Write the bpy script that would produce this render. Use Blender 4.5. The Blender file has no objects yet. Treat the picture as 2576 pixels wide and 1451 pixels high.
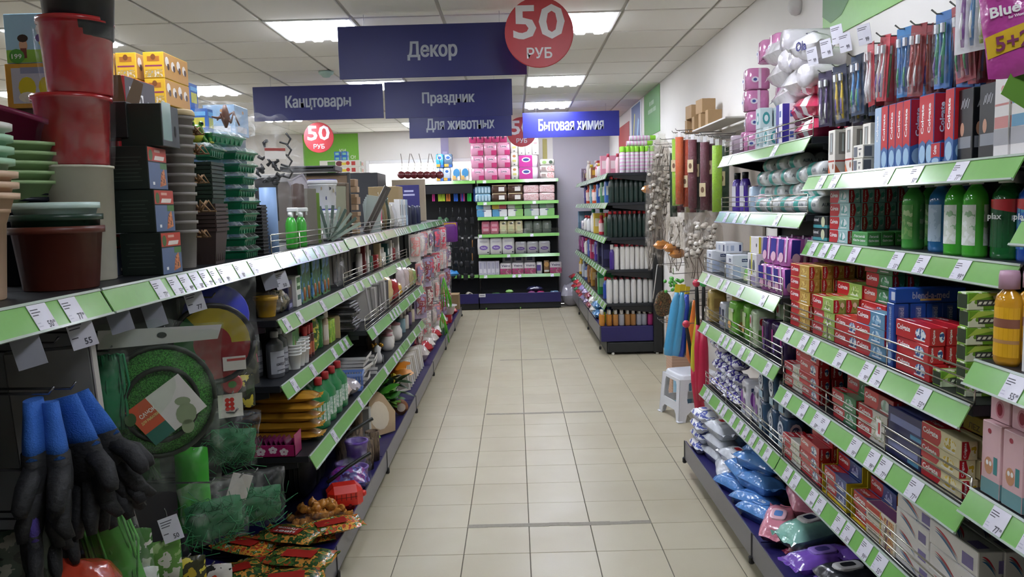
import bpy, math, random
from mathutils import Vector, Matrix, Euler
random.seed(11)
SC = bpy.context.scene
COL = SC.collection
R_ = math.radians
# ---------------------------------------------------------------- camera, world, exposure
F_PX, CAM_H = 1977.33, 1.5576
def _rot(pitch, yaw, roll):
 base = Matrix(((1, 0, 0), (0, 0, -1), (0, 1, 0)))
 return (Matrix.Rotation(yaw, 3, 'Z') @ Matrix.Rotation(pitch, 3, 'X') @ base @ Matrix.Rotation(roll, 3, 'Z'))
CAM_R = _rot(-0.1036082, 0.00627813, -0.02675849)
cam_d = bpy.data.cameras.new('camera')
cam_d.sensor_width = 36.0
cam_d.lens = F_PX / 2576 * 36.0
cam_d.clip_start = 0.05
cam = bpy.data.objects.new('camera', cam_d)
cam.matrix_world = Matrix.Translation((0, 0, CAM_H)) @ CAM_R.to_4x4()
COL.objects.link(cam)
SC.camera = cam
vs = SC.view_settings
vs.view_transform = 'Standard'; vs.look = 'None'; vs.exposure = 0.72; vs.gamma = 1.0; vs.use_curve_mapping = False
PANEL_STRENGTH = 15.0
DAYLIGHT = 4.0
wd = bpy.data.worlds.new('world'); SC.world = wd; wd.use_nodes = True
wd.node_tree.nodes['Background'].inputs[0].default_value = (1.0, 0.97, 0.92, 1)
wd.node_tree.nodes['Background'].inputs[1].default_value = DAYLIGHT
def at(px, py, X=None, Y=None, Z=None):
 """the point of a real plane X=, Y= or Z= seen at a place of the photograph"""
 d = CAM_R @ Vector(((px - 1288) / F_PX, -(py - 725.5) / F_PX, -1.0))
 o = Vector((0, 0, CAM_H))
 if X is not None: t = X / d.x
 elif Y is not None: t = Y / d.y
 else: t = (Z - CAM_H) / d.z
 return o + d * t
# ---------------------------------------------------------------- materials
def lin(h):
 if isinstance(h, str):
  c = [int(h[i:i + 2], 16) / 255 for i in (0, 2, 4)]
 else:
  c = [v / 255 for v in h]
 return tuple(v / 12.92 if v <= 0.04045 else ((v + 0.055) / 1.055) ** 2.4 for v in c)
_M = {}
def mat(h, rough=0.5, metal=0.0, var=0.05, scale=40.0, bump=0.0, coat=0.0, key=''):
 """painted / plastic / printed surface: colour with a little procedural mottling"""
 k = (h, rough, metal, var, scale, bump, coat, key)
 if k in _M: return _M[k]
 m = bpy.data.materials.new('surface_%s' % (h,)); m.use_nodes = True
 nt = m.node_tree; b = nt.nodes['Principled BSDF']
 c = lin(h)
 b.inputs['Roughness'].default_value = rough; b.inputs['Metallic'].default_value = metal
 b.inputs['Coat Weight'].default_value = coat; b.inputs['Coat Roughness'].default_value = 0.15
 tc = nt.nodes.new('ShaderNodeTexCoord'); nz = nt.nodes.new('ShaderNodeTexNoise')
 nz.inputs['Scale'].default_value = scale; nz.inputs['Detail'].default_value = 2
 nt.links.new(tc.outputs['Object'], nz.inputs['Vector'])
 mx = nt.nodes.new('ShaderNodeMix'); mx.data_type = 'RGBA'
 mx.inputs[6].default_value = tuple(v * (1 - var) for v in c) + (1,)
 mx.inputs[7].default_value = tuple(min(1, v * (1 + var)) for v in c) + (1,)
 nt.links.new(nz.outputs['Fac'], mx.inputs[0]); nt.links.new(mx.outputs[2], b.inputs['Base Color'])
 if bump:
  bp = nt.nodes.new('ShaderNodeBump'); bp.inputs['Strength'].default_value = bump; bp.inputs['Distance'].default_value = 0.01
  nt.links.new(nz.outputs['Fac'], bp.inputs['Height']); nt.links.new(bp.outputs['Normal'], b.inputs['Normal'])
 _M[k] = m
 return m
def glossy(h, rough=0.22, **k): return mat(h, rough, coat=0.3, **k)
def shiny_bag(h, rough=0.16, bump=0.55, scale=26.0): return mat(h, rough, bump=bump, scale=scale, coat=0.5, key='bag')
def multi(cols, scale=30.0, rough=0.35, bump=0.0, kind='noise', key='', stretch=(1, 1, 1)):
 """print made of blotches or bands of several colours"""
 k = ('multi', tuple(cols), scale, rough, bump, kind, key, stretch)
 if k in _M: return _M[k]
 m = bpy.data.materials.new('print'); m.use_nodes = True
 nt = m.node_tree; b = nt.nodes['Principled BSDF']; b.inputs['Roughness'].default_value = rough
 tc = nt.nodes.new('ShaderNodeTexCoord'); mp = nt.nodes.new('ShaderNodeMapping')
 mp.inputs['Scale'].default_value = stretch
 nt.links.new(tc.outputs['Object'], mp.inputs['Vector'])
 if kind == 'noise':
  nz = nt.nodes.new('ShaderNodeTexNoise'); nz.inputs['Scale'].default_value = scale; nz.inputs['Detail'].default_value = 3
  nt.links.new(mp.outputs[0], nz.inputs['Vector']); out = nz.outputs['Fac']
 elif kind == 'cells':
  nz = nt.nodes.new('ShaderNodeTexVoronoi'); nz.inputs['Scale'].default_value = scale
  nt.links.new(mp.outputs[0], nz.inputs['Vector'])
  sp = nt.nodes.new('ShaderNodeSeparateColor'); nt.links.new(nz.outputs['Color'], sp.inputs[0]); out = sp.outputs[0]
 else:
  nz = nt.nodes.new('ShaderNodeTexWave'); nz.inputs['Scale'].default_value = scale; nz.inputs['Distortion'].default_value = 1.5
  nz.bands_direction = kind
  nt.links.new(mp.outputs[0], nz.inputs['Vector']); out = nz.outputs['Fac']
 rp = nt.nodes.new('ShaderNodeValToRGB'); rp.color_ramp.interpolation = 'CONSTANT'
 n = len(cols); lo, hi = (0.3, 0.7) if kind == 'noise' else (0.0, 1.0)
 el = rp.color_ramp.elements
 while len(el) < n: el.new(0.5)
 for i, c in enumerate(cols):
  el[i].position = 0.0 if i == 0 else lo + (hi - lo) * i / n
  el[i].color = lin(c) + (1,)
 nt.links.new(out, rp.inputs[0]); nt.links.new(rp.outputs[0], b.inputs['Base Color'])
 if bump:
  bp = nt.nodes.new('ShaderNodeBump'); bp.inputs['Strength'].default_value = bump; bp.inputs['Distance'].default_value = 0.01
  nt.links.new(nz.outputs[0], bp.inputs['Height']); nt.links.new(bp.outputs['Normal'], b.inputs['Normal'])
 _M[k] = m
 return m
def film(h='ffffff', op=0.16, rough=0.1, scale=18.0):
 """clear wrinkled plastic film: mostly see-through, with glossy creases"""
 k = ('film', h, op, rough, scale)
 if k in _M: return _M[k]
 m = bpy.data.materials.new('plastic_film'); m.use_nodes = True
 nt = m.node_tree; nt.nodes.remove(nt.nodes['Principled BSDF'])
 out = [n for n in nt.nodes if n.type == 'OUTPUT_MATERIAL'][0]
 tr = nt.nodes.new('ShaderNodeBsdfTransparent'); tr.inputs[0].default_value = tuple(0.55 + 0.43 * v for v in lin(h)) + (1,)
 pr = nt.nodes.new('ShaderNodeBsdfPrincipled'); pr.inputs['Base Color'].default_value = lin(h) + (1,)
 pr.inputs['Roughness'].default_value = rough
 tc = nt.nodes.new('ShaderNodeTexCoord'); nz = nt.nodes.new('ShaderNodeTexNoise')
 nz.inputs['Scale'].default_value = scale; nz.inputs['Detail'].default_value = 4; nz.inputs['Distortion'].default_value = 1.2
 nt.links.new(tc.outputs['Object'], nz.inputs['Vector'])
 bp = nt.nodes.new('ShaderNodeBump'); bp.inputs['Strength'].default_value = 0.7; bp.inputs['Distance'].default_value = 0.02
 nt.links.new(nz.outputs['Fac'], bp.inputs['Height']); nt.links.new(bp.outputs['Normal'], pr.inputs['Normal'])
 rp = nt.nodes.new('ShaderNodeMapRange'); rp.inputs[1].default_value = 0.5; rp.inputs[2].default_value = 0.72
 rp.inputs[3].default_value = op * .3; rp.inputs[4].default_value = min(1, op * 2.2)
 nt.links.new(nz.outputs['Fac'], rp.inputs[0])
 mx = nt.nodes.new('ShaderNodeMixShader'); nt.links.new(rp.outputs[0], mx.inputs[0])
 nt.links.new(tr.outputs[0], mx.inputs[1]); nt.links.new(pr.outputs[0], mx.inputs[2])
 nt.links.new(mx.outputs[0], out.inputs[0])
 _M[k] = m
 return m
def clear(h, op=0.5, rough=0.06):
 """tinted clear plastic (bottles, trays, domes)"""
 k = ('clear', h, op, rough)
 if k in _M: return _M[k]
 m = bpy.data.materials.new('clear_plastic'); m.use_nodes = True
 b = m.node_tree.nodes['Principled BSDF']; b.inputs['Base Color'].default_value = lin(h) + (1,)
 b.inputs['Roughness'].default_value = rough; b.inputs['Alpha'].default_value = op
 _M[k] = m
 return m
def emis(h, s):
 k = ('emis', h, s)
 if k in _M: return _M[k]
 m = bpy.data.materials.new('lamp_glow'); m.use_nodes = True
 nt = m.node_tree; b = nt.nodes['Principled BSDF']
 b.inputs['Base Color'].default_value = lin(h) + (1,); b.inputs['Emission Color'].default_value = lin(h) + (1,)
 b.inputs['Emission Strength'].default_value = s
 _M[k] = m
 return m
# ---------------------------------------------------------------- mesh building
_T = {}
def text_geo(s, bold=0.0):
 k = (s, bold)
 if k in _T: return _T[k]
 cu = bpy.data.curves.new('t', 'FONT'); cu.body = s; cu.resolution_u = 2; cu.offset = bold
 cu.fill_mode = 'FRONT'
 o = bpy.data.objects.new('t', cu); COL.objects.link(o)
 dg = bpy.context.evaluated_depsgraph_get(); me = o.evaluated_get(dg).to_mesh()
 v = [tuple(p.co) for p in me.vertices]; f = [tuple(p.vertices) for p in me.polygons]
 o.evaluated_get(dg).to_mesh_clear(); bpy.data.objects.remove(o); bpy.data.curves.remove(cu)
 if not v: v = [(0, 0, 0)]; f = []
 x0 = min(p[0] for p in v); x1 = max(p[0] for p in v); y0 = min(p[1] for p in v); y1 = max(p[1] for p in v)
 _T[k] = (v, f, x0, x1, y0, y1)
 return _T[k]
# frames for print on a face: text runs along u, up along w
FRONT = Matrix(((1, 0, 0), (0, 0, -1), (0, 1, 0))).transposed()          # placeholder, replaced below
def frame(u, w):
 u = Vector(u).normalized(); w = Vector(w).normalized(); n = u.cross(w)
 return Matrix((u, w, n)).transposed()
FRONT = frame((1, 0, 0), (0, 0, 1))     # faces -Y
RIGHT = frame((0, 1, 0), (0, 0, 1))     # faces +X
LEFT = frame((0, -1, 0), (0, 0, 1))     # faces -X
TOP = frame((1, 0, 0), (0, 1, 0))       # faces +Z
class MB:
 def __init__(s): s.v = []; s.f = []; s.m = []; s.sm = []; s.mats = []
 def mi(s, m):
  if m not in s.mats: s.mats.append(m)
  return s.mats.index(m)
 def add(s, vs, fs, m, smooth=False, M=None):
  o = len(s.v); k = s.mi(m)
  s.v += [tuple(M @ Vector(p)) for p in vs] if M is not None else [tuple(p) for p in vs]
  for q in fs:
   s.f.append(tuple(i + o for i in q)); s.m.append(k); s.sm.append(smooth)
  return s
 def box(s, x0, x1, y0, y1, z0, z1, m, ch=0.0, faces=None, M=None):
  """box with chamfered edges; faces = {'f':mat,...} for f(-Y) b(+Y) l(-X) r(+X) t d"""
  if x0 > x1: x0, x1 = x1, x0
  if y0 > y1: y0, y1 = y1, y0
  if z0 > z1: z0, z1 = z1, z0
  faces = faces or {}
  if ch <= 0:
   V = [(x, y, z) for z in (z0, z1) for y in (y0, y1) for x in (x0, x1)]
   Q = {'d': (0, 2, 3, 1), 't': (4, 5, 7, 6), 'f': (0, 1, 5, 4), 'b': (2, 6, 7, 3), 'l': (0, 4, 6, 2), 'r': (1, 3, 7, 5)}
   for k, q in Q.items():
    s.add([V[i] for i in q], [(0, 1, 2, 3)], faces.get(k, m), M=M)
   return s
  ch = min(ch, (x1 - x0) * .45, (y1 - y0) * .45, (z1 - z0) * .45)
  lo = (x0, y0, z0); hi = (x1, y1, z1)
  V = []; idx = {}
  for c in range(8):
   sg = [(c >> a) & 1 for a in range(3)]
   for a in range(3):
    p = [(hi[b] - ch if sg[b] else lo[b] + ch) for b in range(3)]
    p[a] = hi[a] if sg[a] else lo[a]
    idx[(c, a)] = len(V); V.append(tuple(p))
  ctr = Vector(((x0 + x1) / 2, (y0 + y1) / 2, (z0 + z1) / 2))
  def fix(q):
   a, b, c = (Vector(V[i]) for i in q[:3]); n = (b - a).cross(c - a)
   mid = sum((Vector(V[i]) for i in q), Vector()) / len(q) - ctr
   return q if n.dot(mid) > 0 else tuple(reversed(q))
  keys = {(0, 0): 'l', (0, 1): 'r', (1, 0): 'f', (1, 1): 'b', (2, 0): 'd', (2, 1): 't'}
  o = len(s.v)
  s.v += [tuple(M @ Vector(p)) for p in V] if M is not None else V
  def put(q, mm):
   s.f.append(tuple(i + o for i in fix(q))); s.m.append(s.mi(mm)); s.sm.append(False)
  for a in range(3):
   b, c = (a + 1) % 3, (a + 2) % 3
   for sg in (0, 1):
    cs = []
    for (i, j) in ((0, 0), (1, 0), (1, 1), (0, 1)):
     cs.append((sg << a) | (i << b) | (j << c))
    put(tuple(idx[(k, a)] for k in cs), faces.get(keys[(a, sg)], m))
   for i in (0, 1):
    for j in (0, 1):
     k0 = (i << b) | (j << c); k1 = k0 | (1 << a)
     put((idx[(k0, b)], idx[(k1, b)], idx[(k1, c)], idx[(k0, c)]), m)
  for c in range(8): put((idx[(c, 0)], idx[(c, 1)], idx[(c, 2)]), m)
  return s
 def lathe(s, prof, m, n=16, M=None, sx=1.0, sy=1.0, cap=True, smooth=True):
  V = []; Fq = []
  for (r, z) in prof:
   for i in range(n):
    a = 2 * math.pi * i / n
    V.append((r * sx * math.cos(a), r * sy * math.sin(a), z))
  for j in range(len(prof) - 1):
   for i in range(n):
    k = (i + 1) % n
    Fq.append((j * n + i, j * n + k, (j + 1) * n + k, (j + 1) * n + i))
  s.add(V, Fq, m, smooth, M)
  if cap:
   o = len(s.v) - len(V)
   for ring, rev in ((0, True), (len(prof) - 1, False)):
    if prof[ring][0] > 1e-4:
     q = tuple(o + ring * n + i for i in range(n))
     s.f.append(tuple(reversed(q)) if rev else q); s.m.append(s.mi(m)); s.sm.append(False)
  return s
 def tube(s, pts, r, m, n=6, smooth=True, M=None):
  pts = [Vector(p) for p in pts]; V = []; Fq = []
  rr = r if isinstance(r, (list, tuple)) else [r] * len(pts)
  up = None
  for i, p in enumerate(pts):
   d = (pts[min(i + 1, len(pts) - 1)] - pts[max(i - 1, 0)]).normalized()
   if up is None: up = Vector((0, 0, 1)) if abs(d.z) < 0.9 else Vector((1, 0, 0))
   a = d.cross(up).normalized(); b = a.cross(d).normalized(); up = b
   for k in range(n):
    t = 2 * math.pi * k / n
    V.append(p + (a * math.cos(t) + b * math.sin(t)) * rr[i])
  for i in range(len(pts) - 1):
   for k in range(n):
    l = (k + 1) % n
    Fq.append((i * n + k, i * n + l, (i + 1) * n + l, (i + 1) * n + k))
  Fq.append(tuple(reversed(range(n)))); Fq.append(tuple((len(pts) - 1) * n + k for k in range(n)))
  return s.add(V, Fq, m, smooth, M)
 def poly(s, pts, m, M=None): return s.add(pts, [tuple(range(len(pts)))], m, False, M)
 def flat(s, pts2, m, org, fr, off=0.0):
  """flat print: 2D outline on the face with frame fr at org"""
  return s.add([Vector(org) + fr @ Vector((x, y, off)) for x, y in pts2], [tuple(range(len(pts2)))], m)
 def rect(s, cx, cy, w, h, m, org, fr, off=0.0, skew=0.0):
  return s.flat([(cx - w / 2 - skew, cy - h / 2), (cx + w / 2 - skew, cy - h / 2), (cx + w / 2 + skew, cy + h / 2), (cx - w / 2 + skew, cy + h / 2)], m, org, fr, off)
 def oval(s, cx, cy, rx, ry, m, org, fr, off=0.0, n=14, a0=0.0, a1=2 * math.pi):
  full = a1 - a0 > 6.28
  return s.flat([(cx + rx * math.cos(a0 + (a1 - a0) * i / (n if full else n - 1)), cy + ry * math.sin(a0 + (a1 - a0) * i / (n if full else n - 1))) for i in range(n)], m, org, fr, off)
 def text(s, t, m, org, fr, w=None, h=None, off=0.0006, bold=0.02, center=True, cx=0.0, cy=0.0, rot=0.0):
  v, f, x0, x1, y0, y1 = text_geo(t, bold)
  sx = sy = None
  if w: sx = w / max(1e-6, x1 - x0)
  if h: sy = h / max(1e-6, y1 - y0)
  if sx is None: sx = sy
  if sy is None: sy = sx
  c, q = math.cos(rot), math.sin(rot); out = []
  for p in v:
   x = (p[0] - (x0 + x1) / 2) * sx; y = (p[1] - (y0 + y1) / 2) * sy
   if not center: x += (x1 - x0) / 2 * sx
   out.append(Vector(org) + fr @ Vector((cx + x * c - y * q, cy + x * q + y * c, off)))
  return s.add(out, f, m)
 def pillow(s, w, d, h, m, nx=10, ny=8, p=2.5, wob=0.0, M=None, seed=0, flat_base=False, ends=0.0):
  """soft bag lying in XY, z from 0 to h; ends = length of crimped ends along x"""
  rnd = random.Random(seed); V = []; Fq = []
  ph = [rnd.uniform(0, 6.28) for _ in range(6)]
  for side in (0, 1):
   for j in range(ny + 1):
    for i in range(nx + 1):
     u = -1 + 2 * i / nx; v = -1 + 2 * j / ny
     g = max(0, 1 - abs(u) ** p) ** 0.5 * max(0, 1 - abs(v) ** p) ** 0.5
     x = u * w / 2; y = v * d / 2 * (1 - 0.06 * (abs(u) ** 4))
     wv = wob * (math.sin(5 * u + ph[0] + 3 * v) + math.sin(7 * v + ph[1] - 4 * u) + .6 * math.sin(11 * u + ph[2]) * math.sin(9 * v + ph[3]))
     z = h / 2 + (h / 2 * g * (1 + wv) if side else (-h / 2 * (min(1, g * 1.8) if flat_base else g)))
     x += wob * w * .12 * math.sin(6 * v + ph[4]) * abs(u) ** 6
     y += wob * d * .12 * math.sin(6 * u + ph[5]) * abs(v) ** 6
     V.append((x, y, z))
  N = (nx + 1) * (ny + 1)
  for j in range(ny):
   for i in range(nx):
    a = j * (nx + 1) + i; q = (a, a + 1, a + nx + 2, a + nx + 1)
    Fq.append(tuple(N + k for k in q)); Fq.append(tuple(reversed(q)))
  s.add(V, Fq, m, True, M)
  if ends:
   for sg in (-1, 1):
    n = 8; E = []
    for k in range(n + 1):
     y = -d * .44 + d * .88 * k / n; zz = h / 2 + (rnd.uniform(-1, 1)) * h * .12
     E.append((sg * w / 2 * .985, y, h / 2)); E.append((sg * (w / 2 + ends * rnd.uniform(.75, 1.1)), y * rnd.uniform(.97, 1.07), zz))
    s.add(E, [(2 * k, 2 * k + 1, 2 * k + 3, 2 * k + 2) for k in range(n)], m, False, M)
  return s
 def ball(s, c, r, m, n=8, k=5, sz=1.0):
  prof = [(max(1e-5, r * math.sin(math.pi * i / k)), -r * sz * math.cos(math.pi * i / k)) for i in range(k + 1)]
  return s.lathe(prof, m, n, Matrix.Translation(c), cap=False)
 def mesh(s, name='m'):
  me = bpy.data.meshes.new(name); me.from_pydata(s.v, [], s.f)
  for m in s.mats: me.materials.append(m)
  me.polygons.foreach_set('material_index', s.m); me.polygons.foreach_set('use_smooth', s.sm)
  me.update()
  return me
 def obj(s, name, parent=None, loc=None, rz=0.0, label=None, kind=None):
  return link(name, s.mesh(name), parent, loc, rz, label, kind)
def link(name, me, parent=None, loc=None, rz=0.0, label=None, kind=None, rot=None):
 o = bpy.data.objects.new(name, me); COL.objects.link(o)
 if parent is not None: o.parent = parent
 if loc is not None: o.location = loc
 if rot is not None: o.rotation_euler = rot
 elif rz: o.rotation_euler = (0, 0, rz)
 if label: o['label'] = label
 if kind: o['kind'] = kind
 return o
USED = {}
def tag(o, label, cat, group=None):
 USED.setdefault(label, []).append(o.name)
 o['label'] = label; o['category'] = cat
 if group: o['group'] = group
 return o
def place(parts, name, label, cat, loc, rz=0.0, group=None, rot=None, scale=None):
 """a thing: one mesh, or an Empty with its parts. parts = [(name, mesh[, label])]"""
 if len(parts) == 1:
  o = link(name, parts[0][1], None, loc, rz, rot=rot)
 else:
  o = link(name, None, None, loc, rz, rot=rot)
  for p in parts: link(p[0], p[1], o, label=p[2] if len(p) > 2 else None)
 if scale: o.scale = scale if isinstance(scale, tuple) else (scale,) * 3
 return tag(o, label, cat, group)
ORD = ['first', 'second', 'third', 'fourth', 'fifth', 'sixth', 'seventh', 'eighth', 'ninth', 'tenth', 'eleventh', 'twelfth',
       'thirteenth', 'fourteenth', 'fifteenth', 'sixteenth', 'seventeenth', 'eighteenth', 'nineteenth', 'twentieth']
WALL_R, CEIL, BACK = 1.51, 2.77, 12.5
FACE_R, FACE_L = -math.pi / 2, math.pi / 2      # goods facing the aisle on the right / left gondola
WHITE = mat('f2f2f0', .45)
BLACK = mat('15161a', .4)
# ---------------------------------------------------------------- room shell
m_grout = mat('5f5a50', .8)
m_tile = bpy.data.materials.new('beige_floor_tile'); m_tile.use_nodes = True
def _tile_mat():
 nt = m_tile.node_tree; b = nt.nodes['Principled BSDF']
 b.inputs['Roughness'].default_value = 0.34
 oi = nt.nodes.new('ShaderNodeObjectInfo'); geo = nt.nodes.new('ShaderNodeNewGeometry')
 n1 = nt.nodes.new('ShaderNodeTexNoise'); n1.inputs['Scale'].default_value = 160; n1.inputs['Detail'].default_value = 3
 n2 = nt.nodes.new('ShaderNodeTexNoise'); n2.inputs['Scale'].default_value = 2.2; n2.inputs['Detail'].default_value = 4
 nt.links.new(geo.outputs['Position'], n1.inputs['Vector']); nt.links.new(geo.outputs['Position'], n2.inputs['Vector'])
 a = nt.nodes.new('ShaderNodeMix'); a.data_type = 'RGBA'; a.inputs[6].default_value = lin('b6af97') + (1,); a.inputs[7].default_value = lin('c1baa2') + (1,)
 ad = nt.nodes.new('ShaderNodeMath'); ad.operation = 'ADD'; m2 = nt.nodes.new('ShaderNodeMath'); m2.operation = 'MULTIPLY'; m2.inputs[1].default_value = 0.5
 nt.links.new(oi.outputs['Random'], m2.inputs[0]); m3 = nt.nodes.new('ShaderNodeMath'); m3.operation = 'MULTIPLY'; m3.inputs[1].default_value = 0.5
 nt.links.new(n1.outputs['Fac'], m3.inputs[0]); nt.links.new(m2.outputs[0], ad.inputs[0]); nt.links.new(m3.outputs[0], ad.inputs[1])
 nt.links.new(ad.outputs[0], a.inputs[0])
 c = nt.nodes.new('ShaderNodeMix'); c.data_type = 'RGBA'; c.blend_type = 'MULTIPLY'
 rp = nt.nodes.new('ShaderNodeMapRange'); rp.inputs[1].default_value = .35; rp.inputs[2].default_value = .75; rp.inputs[3].default_value = 0; rp.inputs[4].default_value = .25
 nt.links.new(n2.outputs['Fac'], rp.inputs[0]); nt.links.new(rp.outputs[0], c.inputs[0])
 nt.links.new(a.outputs[2], c.inputs[6]); c.inputs[7].default_value = lin('c8b896') + (1,)
 nt.links.new(c.outputs[2], b.inputs['Base Color'])
 r2 = nt.nodes.new('ShaderNodeMapRange'); r2.inputs[3].default_value = .26; r2.inputs[4].default_value = .46
 nt.links.new(n2.outputs['Fac'], r2.inputs[0]); nt.links.new(r2.outputs[0], b.inputs['Roughness'])
_tile_mat()
floor = MB().box(-7, WALL_R, -2.5, BACK, -0.08, -0.004, m_grout).obj('floor', kind='structure')
TX0, TY0 = -0.5712, 3.4111
tile_me = MB().box(-.1482, .1482, -.1482, .1482, -.0045, 0, m_tile, .0016).mesh('floor_tile')
for i in range(-1, 7):
 for j in range(-3, 31):
  x = TX0 + .3 * i + .15; y = TY0 + .3 * j + .15
  if y < BACK - .1: link('floor_tile', tile_me, floor, (x, y, 0))
far = MB()
for i in range(-21, -1):
 for j in range(-19, 31):
  x = TX0 + .3 * i + .15; y = TY0 + .3 * j + .15
  if y < BACK - .1: far.box(x - .148, x + .148, y - .148, y + .148, -.0045, 0, m_tile)
for i in range(-1, 7):
 for j in range(-19, -3):
  x = TX0 + .3 * i + .15; y = TY0 + .3 * j + .15
  far.box(x - .148, x + .148, y - .148, y + .148, -.0045, 0, m_tile)
far.obj('floor_tiles', floor, kind='stuff')
m_tape = mat('8d8779', .6, var=.2, scale=60)
for (y, x0, x1, w) in ((TY0 + .3 * 1 + .012, TX0 + .3, TX0 + 1.2, .038), (TY0 + 2.4 + .01, TX0 + .315, TX0 + 1.2, .034), (TY0 + 4.5 + .005, TX0 + .38, TX0 + 1.19, .026)):
 t = MB(); n = 9
 for k in range(n):
  a = x0 + (x1 - x0) * k / n; b = x0 + (x1 - x0) * (k + 1) / n
  t.box(a, b, y - w / 2 + random.uniform(-.003, .003), y + w / 2 + random.uniform(-.004, .004), 0.0001, 0.0012, m_tape)
 t.obj('floor_tape', floor, label='strip of grey tape worn thin on the tiles')
m_ceil = mat('e9e7e2', .9, var=.03, scale=120)
m_ceilgrid = mat('c9c6c0', .6)
ceiling = MB().box(-7, WALL_R, -2.5, BACK, CEIL + .012, CEIL + .08, m_ceilgrid).obj('ceiling', kind='structure')
CX0, CY0, CW, CD = 0.14, 5.12, .571, .605
ct = MB().box(-CW / 2 + .012, CW / 2 - .012, -CD / 2 + .012, CD / 2 - .012, 0, .013, m_ceil, .003).mesh('ceiling_tile')
PANELS = [(0, 0), (-3, 0), (-6, 0), (0, 4), (-3, 4), (-6, 4), (0, 7), (-3, 10), (0, 10), (-6, 8), (0, -4), (-3, -4), (-6, -4), (0, -8), (-9, 0), (-9, 4), (-9, 8)]
for i in range(-10, 3):
 for j in range(-8, 13):
  if (i, j) in PANELS: continue
  x = CX0 + CW * (i + .5); y = CY0 + CD * (j + .5)
  w = 1.0
  if x + CW / 2 > WALL_R: continue
  if y + CD / 2 < BACK: link('ceiling_tile', ct, ceiling, (x, y, CEIL))
edge = MB().box(-(WALL_R - 1.282) / 2 + .008, (WALL_R - 1.282) / 2 - .004, -CD / 2 + .012, CD / 2 - .012, 0, .013, m_ceil, .003).mesh('ceiling_tile')
for j in range(-8, 12): link('ceiling_tile', edge, ceiling, ((WALL_R + 1.282) / 2, CY0 + CD * (j + .5), CEIL))
# recessed LED panels, four tubes of light each
m_led = emis('f4f7ff', PANEL_STRENGTH); m_frame = mat('e8e8e6', .5)
m_tray = emis('eef2ff', PANEL_STRENGTH * .55)
fr = MB()
for a in (-1, 1):
 fr.box(a * (CW / 2 - .004), a * (CW / 2 - .022), -CD / 2 + .004, CD / 2 - .004, -.006, .012, m_frame, .002)
 fr.box(-CW / 2 + .022, CW / 2 - .022, a * (CD / 2 - .004), a * (CD / 2 - .022), -.006, .012, m_frame, .002)
fr = fr.mesh('frame')
df = MB().box(-CW / 2 + .022, CW / 2 - .022, -CD / 2 + .022, CD / 2 - .022, .002, .01, m_tray).mesh('diffuser')
tb = [MB().box(-.035, .035, -CD / 2 + .035, CD / 2 - .035, -.022, .004, m_led, .006).mesh('light_strip') for _ in range(1)][0]
for n, (i, j) in enumerate(PANELS):
 if j == 10 and i == 0: wh = 'last of the right-hand row, before the far wall'
 x, y = CX0 + CW * (i + .5), CY0 + CD * (j + .5)
 o = link('ceiling_light', None, None, (x, y, CEIL))
 side = {0: 'right of the aisle', -3: 'above the left shelving', -6: 'left of the shelving', -9: 'far left in the hall'}[i]
 dist = {0: 'beside the nearest blue sign', 4: 'behind the nearest blue sign', 7: 'above the brighter blue sign', 8: 'deep in the hall', 10: 'close to the far wall', -4: 'near the shop front', -8: 'at the shop front'}[j]
 tag(o, 'square LED panel %s, %s' % (side, dist), 'ceiling light', 'LED panels in the ceiling')
 link('frame', fr, o); link('diffuser', df, o)
 for k in range(4): link('light_strip', tb, o, (-.195 + .13 * k, 0, 0))
# walls
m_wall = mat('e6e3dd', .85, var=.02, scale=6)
m_wall_shaded = mat('bdb9c2', .8, var=.03, scale=5)  # same wall as m_wall, its shade put into a grey-lilac colour
MB().box(WALL_R, WALL_R + .1, -2.5, BACK + .1, 0, CEIL + .08, m_wall).obj('wall_right', kind='structure')
MB().box(-7.1, -7, -2.5, BACK + .1, 0, CEIL + .08, m_wall).obj('wall_left', kind='structure')
MB().box(-7.1, WALL_R + .1, -2.6, -2.5, 0, CEIL + .08, m_wall).obj('wall_front', kind='structure')
wb = MB()
WX0, WX1, WZ0, WZ1 = -2.33, -0.6, 1.1, 2.34
wb.box(-7.1, WX0, BACK, BACK + .12, 0, CEIL + .08, m_wall); wb.box(WX1, .62, BACK, BACK + .12, 0, CEIL + .08, m_wall)
wb.box(WX0, WX1, BACK, BACK + .12, WZ1, CEIL + .08, m_wall); wb.box(WX0, WX1, BACK, BACK + .12, 0, WZ0, m_wall)
wb.box(.62, WALL_R + .1, BACK, BACK + .12, 0, CEIL + .08, m_wall_shaded)  # right end of the back wall, shade painted in
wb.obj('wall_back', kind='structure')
win = link('window_1', None, None, ((WX0 + WX1) / 2, BACK + .03, WZ0), kind='structure')
hw = (WX1 - WX0) / 2; hh = WZ1 - WZ0
wf = MB(); m_pvc = mat('efefee', .4)
for a in (-1, 1): wf.box(a * (hw - .0), a * (hw - .06), -.03, .04, 0, hh, m_pvc, .006)
wf.box(-hw + .06, hw - .06, -.03, .04, 0, .06, m_pvc, .006); wf.box(-hw + .06, hw - .06, -.03, .04, hh - .06, hh, m_pvc, .006)
wf.obj('window_frame', win)
MB().box(.22, .28, -.03, .04, .06, hh - .06, m_pvc, .006).obj('window_mullion', win)
for a, b in ((-hw + .06, .22), (.28, hw - .06)): MB().box(a, b, 0, .008, .06, hh - .06, clear('ffffff', .08)).obj('window_pane', win)
MB().box(-hw - .03, hw + .03, -.12, -.03, -.03, 0, m_pvc, .005).obj('window_sill', win)
m_lt = mat('efefec', .6)
MB().box(WALL_R - .012, WALL_R, -2.5, BACK, 0, .06, mat('d9d4c8', .5)).obj('baseboard_right', kind='structure')
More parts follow.
